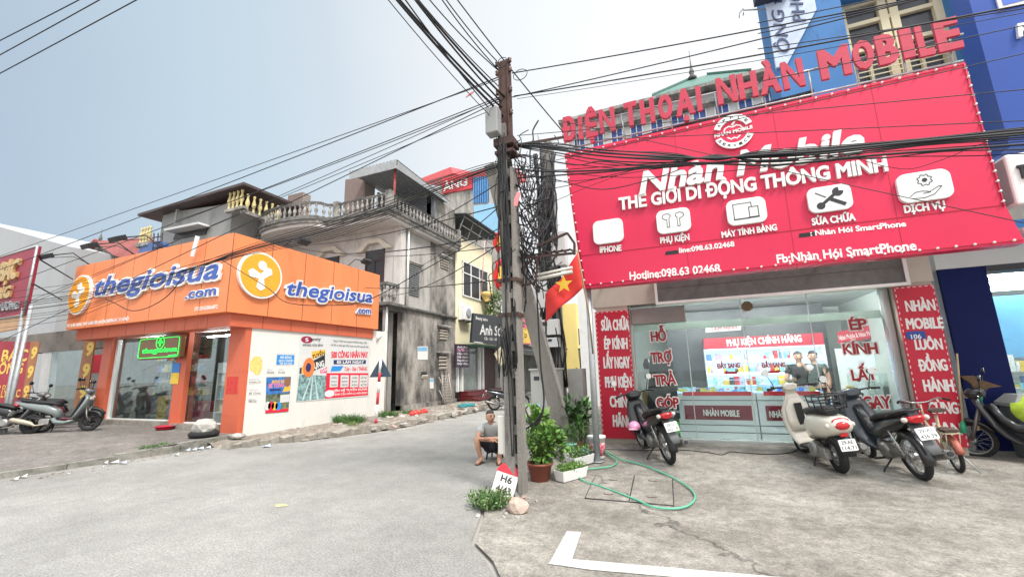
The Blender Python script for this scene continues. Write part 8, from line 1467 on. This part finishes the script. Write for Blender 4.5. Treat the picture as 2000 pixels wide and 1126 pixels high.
# rubble and litter
b = MB(); ms_ = [mat('rubble grey', (.28, .26, .235), .9, var=.25, scale=9), mat('rubble pink', (.33, .25, .21), .9, var=.25, scale=9), mat('rubble pale', (.38, .36, .33), .9, var=.2, scale=9)]
def chip(x, y, z, s): b.mi = random.randrange(3); b.obox((x, y, z), (s*random.uniform(.6, 1.6), s*random.uniform(.6, 1.3), s*random.uniform(.3, .8)), Euler((random.uniform(-.5, .5), random.uniform(-.5, .5), random.uniform(0, 3))).to_matrix())
for k in range(420):
    y = random.uniform(7.6, 18.5); x0 = -8.3 if y > 10.5 else -9.9+(y-7.6)*.5; x = random.uniform(x0-2.2, x0+.25); chip(x, y, .075, random.choice((.04, .06, .09, .14)) if y > 10 else random.choice((.03, .05, .07)))
for k in range(90): g = G(random.gauss(985, 30), random.uniform(950, 1012)); chip(g.x, g.y, .008, random.choice((.015, .025, .04)))
for k in range(260): t_ = random.random(); y = -1.5+t_*9.2; x = -10.75+random.uniform(0, .5)+.1*math.sin(y*3); chip(x, y, .008, random.choice((.015, .02, .035)))
single('rubble', b, ms_, 'scattered rubble and chips along kerbs and side pavement', 'rubble', None, 'stuff')
b = MB(); mL = [mat('litter white', (.50, .49, .47), .8, var=.05), mat('litter yellow', (.66, .56, .05), .7), mat('litter blue', (.40, .48, .56), .7)]
for k, (x, y) in enumerate([(365, 880), (378, 879), (390, 877), (405, 875), (418, 872), (428, 870), (445, 869), (461, 866), (450, 868), (205, 905), (222, 904), (240, 905), (30, 937), (45, 932), (345, 889), (600, 845), (520, 872)]):
    g = G(x, y, .01); b.mi = 1 if k in (6, 7, 8) else random.choice((0, 0, 2)); s_ = random.uniform(.05, .14) if k not in (6, 7) else .2
    b.poly([g+Vector((-s_, -s_*.4, 0)), g+Vector((s_*.3, -s_*.6, .03)), g+Vector((s_, s_*.2, .01)), g+Vector((.1*s_, s_*.7, .06))])
single('litter', b, mL, 'paper and plastic litter lying in the gutter', 'litter', None, 'stuff')
g = G(322, 838, .24); b = MB(); b.lathe([(.16, 0), (.18, .01), (.24, .09), (.25, .09), (.24, .1), (.17, .02)], g, n=22); single('wash_basin', b, mat('red plastic basin', (.55, .02, .05), .35), 'shallow red plastic basin on the pavement at the narrow pillar', 'basin')
t = thing('tyre', 'old tyre lying flat under a rubble heap beside the corner pillar', 'tyre', G(398, 852, .19)); c = org(t); b = MB(); b.tube([c+Vector((.26*math.cos(a), .26*math.sin(a), .07)) for a in [2*math.pi*k/24 for k in range(24)]], .07, 8, closed=True); b.build('tyre', m_tyre, t)
rock(c+Vector((0, 0, .2)), .26, 'rubble_heap', 'grey rubble heap piled on the old tyre beside the corner pillar', m_mil2, 8, (1.0, .9, .75)); rock(G(350, 836, .24)+Vector((0, 0, .05)), .1, 'rock', 'grey stone beside the red basin at the narrow pillar', m_mil2, 5); rock(G(460, 853, .15)+Vector((0, 0, .03)), .17, 'rock', 'flat pale stone at the foot of the corner pillar', m_mil2, 6, (1.4, .9, .4))
b = MB()
for x, y in ((896, 801), (901, 800)): g = onside(x, y); b.obox(g+Vector((0, 0, .03)), (.1, .26, .05), Euler((0, 0, .5)).to_matrix())
single('shoes', b, m_sandal, 'pair of dark shoes left by the roadside before the salon', 'shoes', bevel=.015)
